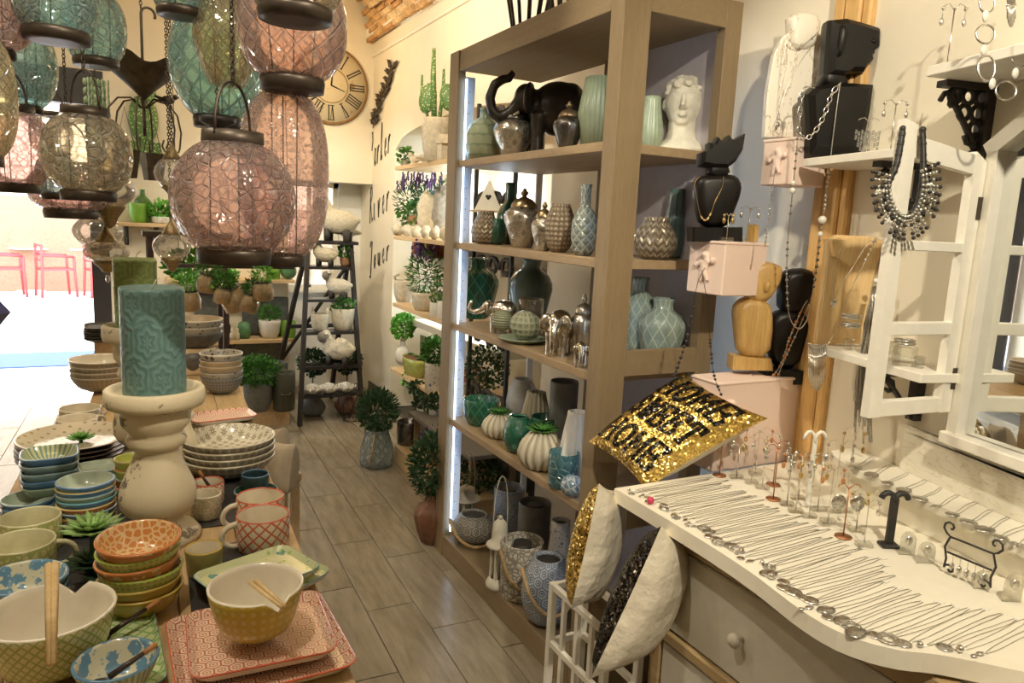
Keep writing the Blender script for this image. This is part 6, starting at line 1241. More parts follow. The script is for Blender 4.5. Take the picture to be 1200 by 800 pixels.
E1 = onZ(1012.6, 488.5, hz); hd = Vector((E1.x-hb.x, E1.y-hb.y, 0)); SW = hd.length; hd.normalize()
SF = Matrix(((hd.x, 0, hd.y, hb.x), (hd.y, 0, -hd.x, hb.y), (0, 1, 0, 0), (0, 0, 0, 1)))
SHU = thing('window_shutter', 'open white three pane wooden shutter hinged on the mirror', 'shutter', (0, 0, 0)); SHU.matrix_world = SF
def shz(px, py, x): q = onP(px, py, Vector((hb.x, hb.y, 0))+hd*x, Vector((SF[0][2], SF[1][2], 0))); return q.z
zh, zf = shz(1136, 183, .02), shz(1062, 140, SW-.02); zb_ = hz; sw = .036
m_shut = knotty(); m_shut.name = 'shutter_pine'
obj('stile', MB().prism([(0, zb_), (sw, zb_), (sw, zh+.01), (0, zh-.01)], -.011, .011), m_white, SHU); obj('stile', MB().prism([(SW-sw, zb_), (SW, zb_), (SW, zf), (SW-sw, zf-.01)], -.011, .011), m_white, SHU)
obj('top_rail', MB().prism([(sw*.6, zh-.04), (SW-sw*.8, zf-.075), (SW-sw*.8, zf-.03), (sw*.4, zh)], -.0105, .0105), m_white, SHU)
for y0, y1 in ((282, 294), (377, 392), (466, 486)):
    za, zc_ = shz(1075, y1, SW*.5), shz(1075, y0, SW*.5); za = max(za, zb_); obj('rail', MB().box((SW/2, (za+zc_)/2, 0), (SW-2*sw+.004, zc_-za, .020), bev=.002), m_white, SHU)
for z in (zb_+.08, zb_+.47): obj('hinge', MB().box((-.004, z, .0), (.03, .05, .026)), m_dark, SHU)
# --- wall shelves
def scroll_bracket(label, s, z, l, h, t=.012, fancy=False):
    o = thing('shelf_bracket', label, 'bracket', (0, 0, 0)); o.matrix_world = WF
    obj('arm', MB().box((s, z-h/2, .012), (.03, h, .022)).box((s, z-.008, l/2), (.03, .014, l)), m_black, o); mb = MB()
    mb.tube([(s, z-h*.95, .02)]+[(s, z-h+h*.85*k/6, .02+l*.72*(k/6)**1.2) for k in range(1, 7)], .007, 6)
    for cx, cz, r, sg in ((l*.78, z-.045, .03, 1), (.035, z-h*.72, .026, -1)): mb.tube([(s, cz+sg*(r-.0035*k)*math.sin(.75*k), cx+(r-.0035*k)*math.cos(.75*k)) for k in range(9)], .006, 6)
    if fancy:
        for ry, rt_ in ((.03, .03), (.03, .065), (.03, .10), (.065, .035), (.065, .07), (.10, .035), (.125, .025)): mb.tube([(s, z-ry+.016*math.sin(a), rt_+.016*math.cos(a)) for a in [2*PI*i/12 for i in range(12)]], .006, 6, closed=True)
        mb.ball((s, z-h, .022), (.02, .02, .02), 10, 8)
    obj('scroll', mb, m_black, o)
def wshelfW(label, s0, s1, z, dp):
    return solo('wall_shelf', label, 'shelf', MB().box(((s0+s1)/2, z-.011, dp/2+.001), (s1-s0, .022, dp), bev=.002), m_white).__setattr__('matrix_world', WF)
us, uz, _ = wq(1087, 78, .19); wshelfW('upper white wall shelf with hoop necklace at the top right', us, us+.6, uz, .19); scroll_bracket('ornate black cast bracket under the upper shelf', wq(1150, 110, .03)[0], uz-.022, .14, .16, fancy=True)
ms, mzz, _ = wq(942, 186, .17); me_, _, _ = wq(1058, 178, .17); wshelfW('middle white wall shelf carrying the large black bust', ms, me_, mzz, .17); scroll_bracket('black scroll bracket under the middle shelf', ms+(me_-ms)*.72, mzz-.022, .15, .13)
ls, lz, _ = wq(951, 403, .15); le, _, _ = wq(1084, 413, .15); wshelfW('lower white wall shelf behind the open shutter', ls, le, lz, .15); scroll_bracket('black bracket under the lower shelf behind the shutter', ls+(le-ls)*.62, lz-.022, .13, .13)
# --- pink relief boxes
m_pink = worn('pink_paint', (.84, .66, .57), (.20, .12, .07), .70, 7, .6); m_pinkr = mat('pink_relief', (.82, .64, .56), .6)
def pinkbox(label, x0, x1, y0, dy, z0, z1, cx):
    o = thing('pink_box', label, 'box', (x0, y0, z0)); w_ = x1-x0; h = z1-z0; obj('body', MB().box((w_/2, dy/2, h/2), (w_, dy, h), bev=.003), m_pink, o)
    obj('lid', MB().box((w_/2, dy/2, h-.002), (w_+.006, dy+.006, .01), bev=.003), m_pink, o); b = MB(); rg = random.Random(5); k = h*.75
    b.ball((0, 0, .30*k), .11*k, 10, 8).ball((0, 0, 0), (.14*k, .08*k, .2*k), 10, 8).tube([(-.05*k, 0, -.15*k), (-.12*k, 0, -.4*k)], [.08*k, .05*k], 8).tube([(.05*k, 0, -.15*k), (.14*k, 0, -.36*k)], [.08*k, .05*k], 8).tube([(-.1*k, 0, .12*k), (-.28*k, 0, .0)], [.05*k, .035*k], 8).tube([(.1*k, 0, .12*k), (.3*k, 0, .1*k)], [.05*k, .035*k], 8)
    for i in range(9): b.ball((rg.uniform(-.32, .32)*k, .0, rg.uniform(-.2, .3)*k), rg.uniform(.05, .09)*k, 7, 6)
    remesh(obj('cherub_relief', b, m_pinkr, o, (cx*w_, -.004, h*.52)) if cx > 0 else obj('cherub_relief', b, m_pinkr, o, (-.004, dy*-cx, h*.52), (0, 0, -PI/2)), .004, 1); return o
ym = 1.60; xa, xb = onY(848, 315, ym).x, onY(897, 315, ym).x; dym = min(1.785, onX(806, 315, xa).y)-ym; zm1, zm0 = onY(850, 284, ym).z, onY(850, 347, ym).z
pinkbox('middle pink distressed box with cherub carrying the spiky black bust', xa, xb, ym, dym, zm0, zm1, -.5)
yu = 1.555; zu1, zu0 = onY(925, 162, yu).z, onY(925, 217, yu).z; yu = 1.53; xu = onY(931, 190, yu).x; dyu = onX(893, 190, xu).y-yu; pinkbox('upper pink distressed box under the marble necklace board', xu, XW-.05, yu, dyu, zu0, zu1, -.5)
yl = 1.545; xl = onY(842, 470, yl).x; zl1 = onY(890, 446, yl).z; zl0 = CZ-.02; pinkbox('lower pink distressed box behind the earring stands', xl, onY(946, 470, yl).x, yl, .12, zl0, zl1, .12)
# --- silhouettes with depth
BOX4 = ((-1, .92), (-.8, 1), (.8, 1), (1, .92)); FAC = ((-1, .78), (-.72, .95), (-.3, 1), (.3, 1), (.72, .95), (1, .78))
RND = tuple((t, .66+.34*math.sqrt(max(0, 1-abs(t)**2.6))) for t in (-1, -.96, -.85, -.65, -.35, 0, .35, .65, .85, .96, 1))
def slab(pl, th, P_, layers=RND, cen=None, sm=True):
    if layers is BOX4: sm = False
    if sm: pl = smooth_poly(pl, 1)
    q = [onP(x, y, P_, FWD)-P_ for x, y in pl]; q = [(p.dot(RGT), p.z) for p in q]; cx = sum(a for a, b in q)/len(q); cz = sum(b for a, b in q)/len(q); mb = MB(); n_ = len(q); vs = []
    for t, s_ in layers: vs += [RGT*(cx+(x-cx)*s_)+Vector((0, 0, cz+(z-cz)*s_))+FWD*(t*th/2) for x, z in q]
    L_ = len(layers); fs = [tuple(range(n_)), tuple((L_-1)*n_+k for k in range(n_-1, -1, -1))]
    for i in range(L_-1):
        for k in range(n_): fs.append((i*n_+(k+1) % n_, i*n_+k, (i+1)*n_+k, (i+1)*n_+(k+1) % n_))
    return mb.add(vs, fs, smooth=sm)
m_bust = mat('black_bust', (.007, .006, .005), .38, var=.3, vs=12); m_bust.node_tree.nodes['Principled BSDF'].inputs['Specular IOR Level'].default_value = .3
# big bust with profile head
P_ = NO+ND*(wq(965, 186, .085)[0])+NT_*.085; P_.z = mzz+.0005
o = thing('black_bust', 'large angular black bust in profile on the middle shelf', 'bust', P_)
obj('torso', slab([(941, 186), (941, 150), (939, 112), (948, 103), (970, 99), (992, 99), (1018, 101), (1014, 130), (1002, 186)], .11, P_, FAC, sm=False), m_bust, o); PBIG = Vector(P_); obj('neck', slab([(958, 104), (962, 84), (985, 84), (992, 104)], .075, P_), m_bust, o)
obj('head', slab([(962, 92), (964, 60), (967, 26), (985, 24), (1004, 29), (1026, 36), (1026, 58), (1018, 60), (1019, 65), (1014, 68), (1017, 73), (1012, 78), (1006, 88), (990, 88), (980, 94)], .10, P_, FAC, sm=False), m_bust, o); obj('eye', slab([(1008, 54), (1014, 48), (1020, 52), (1016, 58)], .106, P_), m_bust, o); obj('ear', slab([(970, 75), (972, 50), (976, 30), (986, 36), (982, 55), (978, 72)], .125, P_), m_bust, o)
# spiky bust on the middle pink box
P_ = onY(838, 283, ym+.09); P_.z = zm1+.0045; o = thing('spiky_black_bust', 'black bust with spiky crown hair wearing a thin gold necklace', 'bust', P_)
PSPK = Vector(P_); obj('base', slab([(808, 283), (808, 266), (866, 266), (866, 283)], .09, P_, BOX4), m_bust, o); obj('torso', slab([(820, 267), (813, 240), (812, 215), (818, 206), (835, 205), (850, 204), (862, 206), (868, 216), (866, 230), (858, 250), (852, 267)], .08, P_), m_bust, o); obj('neck', slab([(826, 208), (830, 192), (850, 188), (856, 207)], .055, P_), m_bust, o)
obj('head', slab([(817, 195), (818, 180), (828, 175), (828, 168), (834, 170), (838, 161), (844, 168), (852, 159), (857, 166), (871, 157), (868, 176), (860, 190), (850, 198), (832, 198)], .085, P_, FAC, sm=False), m_bust, o)
# black bust and wooden bust on the lower pink box
P_ = onY(917, 448, yl+.045); P_.z = zl1+.0045; zz = P_.z
o = thing('small_black_bust', 'black bust wearing orange bead strands on the lower pink box', 'bust', P_)
PB = P_
obj('base', slab([(890, 448), (892, 428), (944, 432), (945, 448)], .085, P_, BOX4), m_bust, o); obj('torso', slab([(903, 430), (898, 400), (899, 372), (912, 362), (935, 362), (948, 372), (944, 395), (932, 432)], .075, P_), m_bust, o); obj('head', slab([(912, 366), (912, 340), (916, 318), (935, 313), (953, 317), (951, 340), (944, 352), (935, 366)], .085, P_), m_bust, o)
P_ = onY(880, 428, yl+.085); P_.z = zl1+.0045
o = thing('wooden_bust', 'carved honey wood bust with ear wearing silver earring', 'bust', P_); m_bw = wood('olive_wood', (.46, .27, .08), (.66, .44, .17), 2, .4, 1.4)
obj('base', slab([(855, 431), (856, 415), (900, 418), (902, 432)], .08, P_, BOX4), m_bw, o); obj('torso', slab([(864, 418), (860, 385), (858, 360), (866, 350), (880, 346), (900, 352), (905, 375), (900, 420)], .08, P_), m_bw, o); obj('head', slab([(872, 352), (874, 332), (878, 312), (890, 304), (906, 308), (915, 312), (912, 330), (902, 346), (894, 354)], .09, P_), m_bw, o); obj('ear', slab([(888, 341), (889, 328), (896, 326), (898, 332), (893, 342)], .115, P_), m_bw, o)
# marble necklace board
P_ = onY(922, 161, yu+.10); P_.z = zu1+.0045; n = NT('marble'); f = n.noise(n.map(n.coord('Object'), (2, 2, .6)), 7, 5, .7); m_marb = n.fin(n.mix(n.M('LESS_THAN', n.M('ABSOLUTE', n.M('SUBTRACT', f, .5)), .012), (.86, .80, .68), (.60, .50, .38)), .35)
o = thing('marble_necklace_board', 'cream marbled necklace stand on the upper pink box', 'necklace stand', P_); PMAR = Vector(P_); obj('board', slab([(894, 161), (897, 110), (905, 65), (915, 44), (922, 40), (962, 36), (960, 100), (958, 161)], .035, P_, BOX4), m_marb, o); obj('neck', slab([(924, 62), (922, 32), (921, 19), (940, 15), (960, 20), (958, 45), (950, 60)], .06, P_), m_marb, o)
# wooden plank form on the lower shelf
P_ = NO+ND*(wq(985, 402, .07)[0])+NT_*.075; P_.z = lz+.0005; o = thing('wooden_necklace_form', 'pale wooden plank necklace form on the lower shelf', 'necklace stand', P_); m_pf = wood('pale_beech', (.64, .42, .18), (.80, .58, .30), 2, .5, .8)
obj('board', slab([(955, 401), (962, 340), (966, 300), (968, 282), (980, 275), (1020, 277), (1033, 282), (1020, 330), (1006, 402)], .03, P_, BOX4), m_pf, o); obj('neck', slab([(972, 300), (968, 280), (1015, 277), (1005, 300), (990, 312)], .055, P_, BOX4), m_pf, o); PF = P_
# --- hanging necklaces
m_gold = mat('gold_chain', (.60, .42, .16), .3, 1); m_pearl = mat('pearl_bead', (.78, .74, .66), .25); m_obead = mat('orange_bead', (.48, .20, .07), .3); m_gbead = mat('grey_bead', (.20, .20, .18), .25, .3)
def strandpts(pts, n=6):
    pts = [Vector(p) for p in pts]; out = []
    for i in range(len(pts)-1):
        p0, p1, p2, p3 = pts[max(0, i-1)], pts[i], pts[i+1], pts[min(len(pts)-1, i+2)]
        for k in range(n):
            t = k/n; out.append(.5*((2*p1)+(p2-p0)*t+(2*p0-5*p1+4*p2-p3)*t*t+(3*p1-p0-3*p2+p3)*t**3))
    out.append(pts[-1]); return out
def hang(label, pix, d, r=.0014, m=None, beads=(), pend=None, plane=None, cat='necklace'):
    pts = strandpts([onP(x, y, d, FWD) if isinstance(d, Vector) else at(x, y, d) for x, y in pix]); o = thing('hanging_necklace', label, cat, pts[0]); b0 = pts[0]
    obj('chain', MB().tube([p-b0 for p in pts], r, 4), m or m_chrome, o); ml = {}
    for (t0, t1, n_, br, bm) in beads:
        mb = ml.setdefault(bm.name, (MB(), bm))[0]
        for k in range(n_): t = t0+(t1-t0)*k/max(1, n_-1); mb.ball(pts[min(len(pts)-1, int(t*(len(pts)-1)))]-b0, br*(1 if k % 2 else .8), 8, 6)
    for mb, bm in ml.values(): obj('beads', mb, bm, o)
    if pend: obj('pendant', pend(pts, b0), m_dsilver, o)
    return o
Db = PBIG-FWD*.072
hang('long beaded silver necklace draped from the large black bust', [(955, 103), (941, 104), (937, 130), (933, 180), (928, 232), (923, 284), (922, 328), (925, 370), (936, 385), (946, 374), (950, 356), (957, 312), (962, 268), (967, 240), (971, 207), (975, 170), (982, 115), (985, 96)], Db, .0016, m_dsilver, ((.08, .26, 14, .0045, m_gbead), (.22, .23, 2, .009, m_pearl), (.30, .40, 10, .0045, m_gbead), (.62, .72, 12, .005, m_gbead), (.735, .74, 1, .015, m_pearl), (.70, .705, 1, .010, m_pearl), (.76, .86, 10, .005, m_dsilver)))
o = thing('link_necklace', 'bright silver large link chain on the large black bust', 'necklace', onP(985, 97, Db, FWD)); lk = [onP(x, y, Db-FWD*.004, FWD) for x, y in ((985, 97), (976, 108), (971, 120), (967, 132), (962, 143), (955, 154), (946, 162), (939, 160), (936, 148), (938, 125), (940, 108))]
lp = strandpts(lk, 2); mb = MB()
for k in range(len(lp)-1):
    c, d_ = (lp[k]+lp[k+1])/2-o.location, (lp[k+1]-lp[k]); sd = d_.cross(FWD).normalized()*.006 if k % 2 else FWD*.006; dd = d_*.62
    mb.tube([c+dd*math.cos(a)+sd*math.sin(a) for a in [2*PI*i/10 for i in range(10)]], .0016, 4, closed=True)
obj('links', mb, m_chrome, o)
hang('thin gold necklace with beads on the spiky black bust', [(848, 207), (846, 220), (838, 236), (833, 250), (827, 258), (821, 252), (817, 235), (814, 215), (820, 207)], PSPK-FWD*.052, .0009, m_gold, ((.38, .62, 9, .004, mat('gold_bead', (.70, .54, .28), .25, .9)),))
hang('orange and silver double strand on the small black bust', [(946, 352), (940, 362), (932, 380), (924, 400), (916, 425), (902, 444), (888, 446), (880, 438)], PB-FWD*.06, .0016, m_dsilver, ((.2, .75, 9, .005, m_obead), (.23, .72, 8, .0045, m_dsilver)))
hang('second bead strand beside the orange one on the small black bust', [(948, 356), (936, 385), (922, 415), (908, 448), (899, 460), (893, 466)], PB-FWD*.066, .0014, m_dsilver, ((.15, .7, 8, .0045, m_obead), (.2, .75, 9, .004, m_dsilver)))
hang('long black bead necklace hung on the middle pink box relief', [(826, 314), (818, 330), (812, 360), (806, 392), (800, 412), (794, 430), (790, 440)], onY(815, 330, ym)-FWD*.06, .0012, m_black, ((.35, 1, 13, .0055, m_black),))
hang('second half of the black bead necklace falling on the cushion', [(822, 316), (828, 350), (831, 385), (833, 410), (837, 440), (845, 462)], onY(815, 330, ym)-FWD*.06, .0012, m_black, ((.5, 1, 12, .0045, m_black),))
hang('silver chain with small links hung on the upper pink box relief', [(909, 196), (906, 215), (902, 245), (898, 278), (896, 288)], onY(909, 190, yu)-FWD*.05, .0013, m_chrome, ((.3, 1, 14, .003, m_chrome),))
hang('fine chain with oval pendant on the marble board', [(922, 40), (916, 80), (913, 120), (913, 140), (916, 120), (930, 85), (960, 42)], PMAR-FWD*.034, .0007, m_dsilver, ((.2, .5, 6, .0025, m_dsilver),), pend=lambda pts, b0: MB().tube([onP(912+5*math.cos(a), 148+9*math.sin(a), PMAR-FWD*.034, FWD)-b0 for a in [2*PI*i/14 for i in range(14)]], .001, 4, closed=True).ball(onP(912, 146, PMAR-FWD*.034, FWD)-b0, (.006, .003, .008), 8, 6))
hang('short chain around the neck of the marble board', [(922, 42), (928, 50), (938, 53), (948, 47), (958, 38)], PMAR-FWD*.045, .0009, m_dsilver, ((.2, .9, 3, .004, m_dsilver),))
DF = dep(PF)-.035; PF2 = PF-FWD*.04
hang('silver chain with oval pendant on the wooden necklace form', [(985, 290), (979, 310), (976, 330), (975, 350), (977, 358), (985, 335), (1000, 312), (1012, 292), (1022, 282)], PF2, .001, m_chrome, ((.42, .56, 6, .006, m_dsilver),))
hang('long fine chain crossing the wooden necklace form', [(1026, 280), (1012, 310), (995, 345), (980, 385), (968, 405), (958, 402), (956, 390), (965, 340), (972, 300)], PF2-FWD*.008, .0009, m_chrome, ((.02, .12, 6, .005, m_chrome),))
# fringe pendant, mesh bundle, cuffs
def fringe(label, x0, x1, yt, yb, d, n_, m, curve=4):
    c = at((x0+x1)/2, yt, d); o = thing('fringe_pendant', label, 'necklace', c)
    obj('bar', MB().tube([at(x0+(x1-x0)*k/8, yt+curve*math.sin(PI*k/8), d)-c for k in range(9)], .004, 6).tube([at(x0+(x1-x0)*k/8, yt+14+curve*math.sin(PI*k/8), d)-c for k in range(9)], .003, 6), m_dsilver, o); mb = MB()
    for k in range(n_): x = x0+(x1-x0)*(k+.5)/n_; s_ = math.sin(PI*(k+.5)/n_); mb.tube([at(x, yt+2+curve*s_, d)-c, at(x, yt+(yb-yt)*(.7+.3*s_), d)-c], .0017, 4)
    obj('fringe', mb, m, o); return o
fringe('silver fringe pendant hanging beside the wooden strip', 947, 968, 402, 458, DF-.03, 13, m_chrome)
c = at(1024, 335, DF-.09); o = thing('mesh_necklace', 'silver mesh scarf necklace hanging beside the shutter', 'necklace', c); mb = MB(); rg = random.Random(9)
for k in range(26): x1 = 1000+22*k/25; mb.tube(strandpts([at(1026+rg.uniform(-3, 3), 335, DF-.09)-c, at(1018+rg.uniform(-6, 5), 380, DF-.09+rg.uniform(-.01, .01))-c, at(x1*.6+.4*1013, 430, DF-.09+rg.uniform(-.01, .01))-c, at(x1, 470+rg.uniform(0, 50), DF-.09)-c], 3), .0016, 3)
obj('strands', mb, m_dsilver, o); obj('clasp_ball', MB().ball(at(1027, 329, DF-.09)-c, .008, 10, 8), m_pearl, o)
# statement collar on the shutter stile
ds = dep(Vector((hb.x, hb.y, 1.5))+hd*SW)-.05; cp = at(1062, 150, ds); o = thing('statement_collar', 'black cord collar with rows of silver and black beads hung on the shutter', 'necklace', cp)
cord = [at(x, y, ds)-cp for x, y in ((1081, 153), (1082, 190), (1080, 220), (1074, 243), (1062, 256), (1050, 256), (1042, 245), (1039, 228), (1042, 212), (1050, 195), (1055, 170), (1058, 152))]; cs = strandpts(cord, 4); mb = MB().tube(cs, .0062, 8)
for k in range(0, len(cs), 1): mb.ball(cs[k]+Vector((0, 0, .002*(-1)**k)), .0072, 6, 5)
obj('cord', mb, m_black, o); ma, mbk = MB(), MB(); ctr = at(1061, 215, ds)-cp
for k in range(27):
    a = -.35+(PI+.55)*k/26; ux, uy = math.cos(a), math.sin(a)
    for j in range(6):
        rx, ry = 20+4.0*j, 40+5.2*j
        if k in (8, 13, 18) and j > 2: continue
        q = at(1062+rx*ux, 214+ry*uy, ds-.004)-cp; (mbk if j in (2, 4) and k % 2 == 0 or j == 5 else ma).ball(q, .0042, 6, 5)
for j in range(5):
    for x0, sx in ((1086+3.4*j, 1), (1038-3*j, -1)): ma.tube([at(x0-sx*j*3.0-sx*4, 205, ds)-cp, at(x0, 225, ds)-cp, at(x0+sx*1, 248, ds)-cp], .002, 4)
obj('silver_beads', ma, m_dsilver, o); obj('black_beads', mbk, m_black, o)
# hoop necklace at the upper shelf
dh = dep(onW(1165, 60, .22)); c = at(1155, 5, dh); o = thing('hoop_necklace', 'silver hoop and disc necklace hanging over the upper shelf', 'necklace', c)
for k, (x, y, rx, ry) in enumerate(((1157, 4, 9, 11), (1155, 40, 11, 11), (1156, 80, 10, 15), (1179, 106, 12, 11), (1196, 66, 10, 12))): obj('hoop', MB().tube([at(x+rx*math.cos(a), y+ry*math.sin(a), dh)-c for a in [2*PI*i/20 for i in range(20)]], .0022, 5, closed=True), m_chrome, o)
for x, y in ((1155, 19), (1153, 59), (1163, 98), (1190, 86)): obj('disc', MB().ball(at(x, y, dh)-c, (.010, .004, .011), 10, 6), m_pearl, o)
fringe('grey tassel pendant at the top right picture edge', 1180, 1190, -8, 32, dh, 8, m_dsilver, 1)
# --- earring trees
def etree(label, px, pb, pt, z, P_=None, m=None, base='disc', w_=13, drops=True, col=None, bm=None):
    p = onZ(px, pb, z) if P_ is None else Vector(P_); p = Vector((p.x, p.y, z)); h = onP(px, pt, p, FWD).z-z; a = size(w_, p); o = thing('earring_stand', label, 'earring stand', p, math.atan2(RGT.y, RGT.x))
    mm = m or m_chrome; mb = MB().tube([(0, 0, 0), (0, 0, h*.94)], .0016, 5)
    for sg in (-1, 1): mb.tube([(0, 0, h*.90), (sg*a*.45, 0, h), (sg*a*.9, 0, h*.97), (sg*a, 0, h*.93)], .0013, 5)
    obj('rod', mb, mm, o)
    if base == 'disc': obj('base', MB().lathe([(.019, 0), (.019, .003), (.001, .004)], 22), bm or mm, o)
    else: obj('base', MB().box((0, 0, .005), (.035, .02, .01), bev=.001), m_acryl, o)
    if drops:
        for sg in (-1, 1): obj('earring', MB().ball((sg*a, 0, h*.93), .0045, 8, 6).tube([(sg*a, 0, h*.93), (sg*a, 0, h*.80)], .0007, 4).ball((sg*a, 0, h*.74), (.0055, .003, .009), 8, 6), col or m_dsilver, o)
    return o
n = NT('filigree_silver'); m_filig = n.fin(n.mix(n.M('LESS_THAN', n.voro(n.coord('Object'), 260), .3), (.55, .53, .48), (.10, .09, .08)), .3, 1)
m_cop = mat('copper_base', (.45, .20, .10), .35, .8)
etree('copper footed earring stand at the far end of the counter', 843, 557, 505, CZ+.0005, m=m_cop); etree('copper footed earring stand behind the necklaces, middle one', 906, 585, 520, CZ+.0005, m=m_cop); o = etree('copper footed earring stand with round filigree earrings', 988, 629, 566, CZ+.0005, m=m_cop, drops=False); [obj('earring', MB().ball((sg*.022, -.004, .085), (.017, .004, .019), 14, 8), m_filig, o) for sg in (-1, 1)]; etree('copper footed earring stand beside the white hook stand', 906, 568, 515, CZ+.0005, m=m_cop)
k = 0
for px, pb, pt in ((863, 560, 520), (880, 566, 512), (893, 572, 506), (922, 592, 528), (932, 600, 536), (948, 606, 540), (958, 598, 530), (970, 612, 545), (976, 600, 515), (1003, 622, 575), (1012, 640, 585), (885, 556, 500), (935, 585, 530), (990, 600, 500)):
    etree('%s clear acrylic earring stand from the cushion end of the counter' % ORD[k], px, pb, pt, CZ+.0005, m=m_acryl if k % 3 else m_chrome, base='card', w_=9+3*(k % 3), col=[m_dsilver, m_gold, m_chrome, m_obead][k % 4]); k += 1
P1 = NO+ND*(wq(1044, 172, .07)[0])+NT_*.07; etree('silver earring tree on the middle shelf', 1053, 172, 117, mzz+.0005, P1, w_=13); P2 = NO+ND*(wq(1112, 60, .09)[0])+NT_*.09; etree('silver earring tree with crescent earrings on the upper shelf', 1116, 60, 4, uz+.0005, P2, w_=13)
P3 = NO+ND*(wq(1014, 178, .09)[0])+NT_*.09; o = etree('crystal chandelier earrings stand on the middle shelf', 1014, 178, 138, mzz+.0005, P3, w_=12, drops=False, base='card'); mb = MB()
for k in range(9):
    for j in range(2+(k % 3)): mb.box((-.03+.0075*k, 0, .062-.014*j-.004*(k % 2)), (.005, .003, .012))
obj('crystals', mb, glass('crystal', (.96, .95, .92), .25, 30, .2, .5, .02, 'noise'), o)
etree('small earring stand beside the spiky bust base', 851, 284, 250, zm1+.0045, onY(851, 284, ym+.02), w_=5, base='card', col=m_gold); etree('taller earring stand behind the amber trinket on the middle pink box', 876, 283, 241, zm1+.0045, onY(876, 283, ym+.06), w_=10, base='card', col=m_chrome)
b = MB().box((0, 0, .02), (.028, .02, .04)).box((-.009, 0, .045), (.009, .02, .012)).box((.009, 0, .045), (.009, .02, .012)).box((0, 0, .043), (.006, .018, .008)); q = onY(881, 284, ym+.03); solo('amber_trinket', 'small amber wood trinket tower on the middle pink box', 'ornament', b, m_bw, (q.x, q.y, zm1+.0045))
# T stands
def tstand(label, px, pb, pt, z, m, w_=14, r=.006, P_=None, foot=True):
    p = onZ(px, pb, z) if P_ is None else Vector((P_[0], P_[1], z)); h = onP(px, pt, p, FWD).z-z; a = size(w_, p); o = thing('hook_stand', label, 'earring stand', p, math.atan2(RGT.y, RGT.x))
    obj('stem', MB().box((0, 0, h*.45), (r*1.8, r, h*.9)), m, o); mb = MB()
    for sg in (-1, 1): mb.tube([(0, 0, h*.84)]+[(sg*a*(1-math.cos(t))/2*1.0, 0, h*.86+h*.14*math.sin(t)) for t in (.4, .9, 1.4, 1.9, 2.4, 2.9)], r*.75, 6)
    obj('hooks', mb, m, o)
    if foot: obj('foot', MB().box((0, 0, .004), (.04, .03, .008), bev=.002), m, o)
    return o
tstand('white two hook earring stand on the counter', 946, 592, 505, CZ+.0005, m_white, 13); tstand('black two hook earring stand on the counter', 1041, 640, 577, CZ+.0005, m_black, 16, .009)
PP = onZ(1163, 490, PZ); tstand('white scroll earring stand in front of the mirror', 1163, 490, 446, PZ+.0005, m_white, 12, .006, PP); PP = onZ(1196, 500, PZ); tstand('black hook stand at the right picture edge before the mirror', 1196, 500, 445, PZ+.0005, m_black, 12, .009, PP)
# curly black stand
pa_, pb_ = onZ(1106, 672, CZ), onZ(1158, 695, CZ); o = thing('scroll_earring_rack', 'black wrought iron scroll rack hung with earrings', 'earring stand', pa_); D_ = (pb_-pa_); dl = D_.length; dx = D_.normalized(); hh = onP(1106, 620, pa_, FWD).z-CZ
def sc(u, v): return dx*u+Vector((0, 0, v))
for u0, sgn in ((0, -1), (dl, 1)):
    obj('side_scroll', MB().tube([sc(u0+sgn*(.012-.0013*k)*math.cos(.8*k)-sgn*.01, .014+(.012-.0013*k)*math.sin(.8*k)) for k in range(8, -1, -1)]+[sc(u0, hh*.35), sc(u0+sgn*.006, hh*.6), sc(u0-sgn*.002, hh*.85)]+[sc(u0+sgn*(.016-.0018*k)*math.cos(.8*k-1.2)-sgn*0, hh*1.05+(.016-.0018*k)*math.sin(.8*k-1.2)) for k in range(8)], .0024, 6), m_black, o)
for v in (.5, .85): obj('crossbar', MB().tube([sc(0, hh*v), sc(dl, hh*v)], .0022, 6), m_black, o)
for k in range(5): u = dl*(.15+.17*k); obj('earring', MB().tube([sc(u, hh*.5), sc(u, hh*.3)], .0007, 4).ball(sc(u, hh*.22), (.007, .004, .009), 8, 6), m_dsilver, o)
# clear display cards on counter and ring blocks on shelf
for k, (px, pb, w_, h) in enumerate(((1062, 650, 18, .055), (1084, 660, 20, .05), (1150, 690, 18, .04), (1185, 705, 22, .06))):
    p = onZ(px, pb, CZ); o = thing('acrylic_card', '%s clear rounded acrylic earring card from the black hook stand' % ORD[k], 'display card', (p.x, p.y, CZ+.0005), math.atan2(RGT.y, RGT.x), 'clear acrylic cards'); r = size(w_, p)/2
    obj('card', MB().prism([(-r, 0), (r, 0)]+[(r*math.cos(a), h*.6+h*.4*math.sin(a)) for a in [PI*i/10 for i in range(11)]], -.0015, .0015, M=RX(PI/2)), m_acryl, o); obj('earring', MB().ball((0, -.004, h*.62), (.008, .003, .011), 10, 6), m_dsilver, o)
for k, (px, py, sx, h) in enumerate(((996, 398, .02, .03), (1050, 402, .024, .05), (1062, 403, .045, .045), (1080, 405, .02, .03))):
    s_, _, t_ = wq(px, py, .10); q = wp(s_, .10, lz+.0005); solo('acrylic_block', '%s clear acrylic display block from the left on the lower shelf' % ORD[k], 'display block', MB().box((0, 0, h/2), (sx, sx, h), bev=.002), m_acryl, q, .3, 'acrylic blocks')
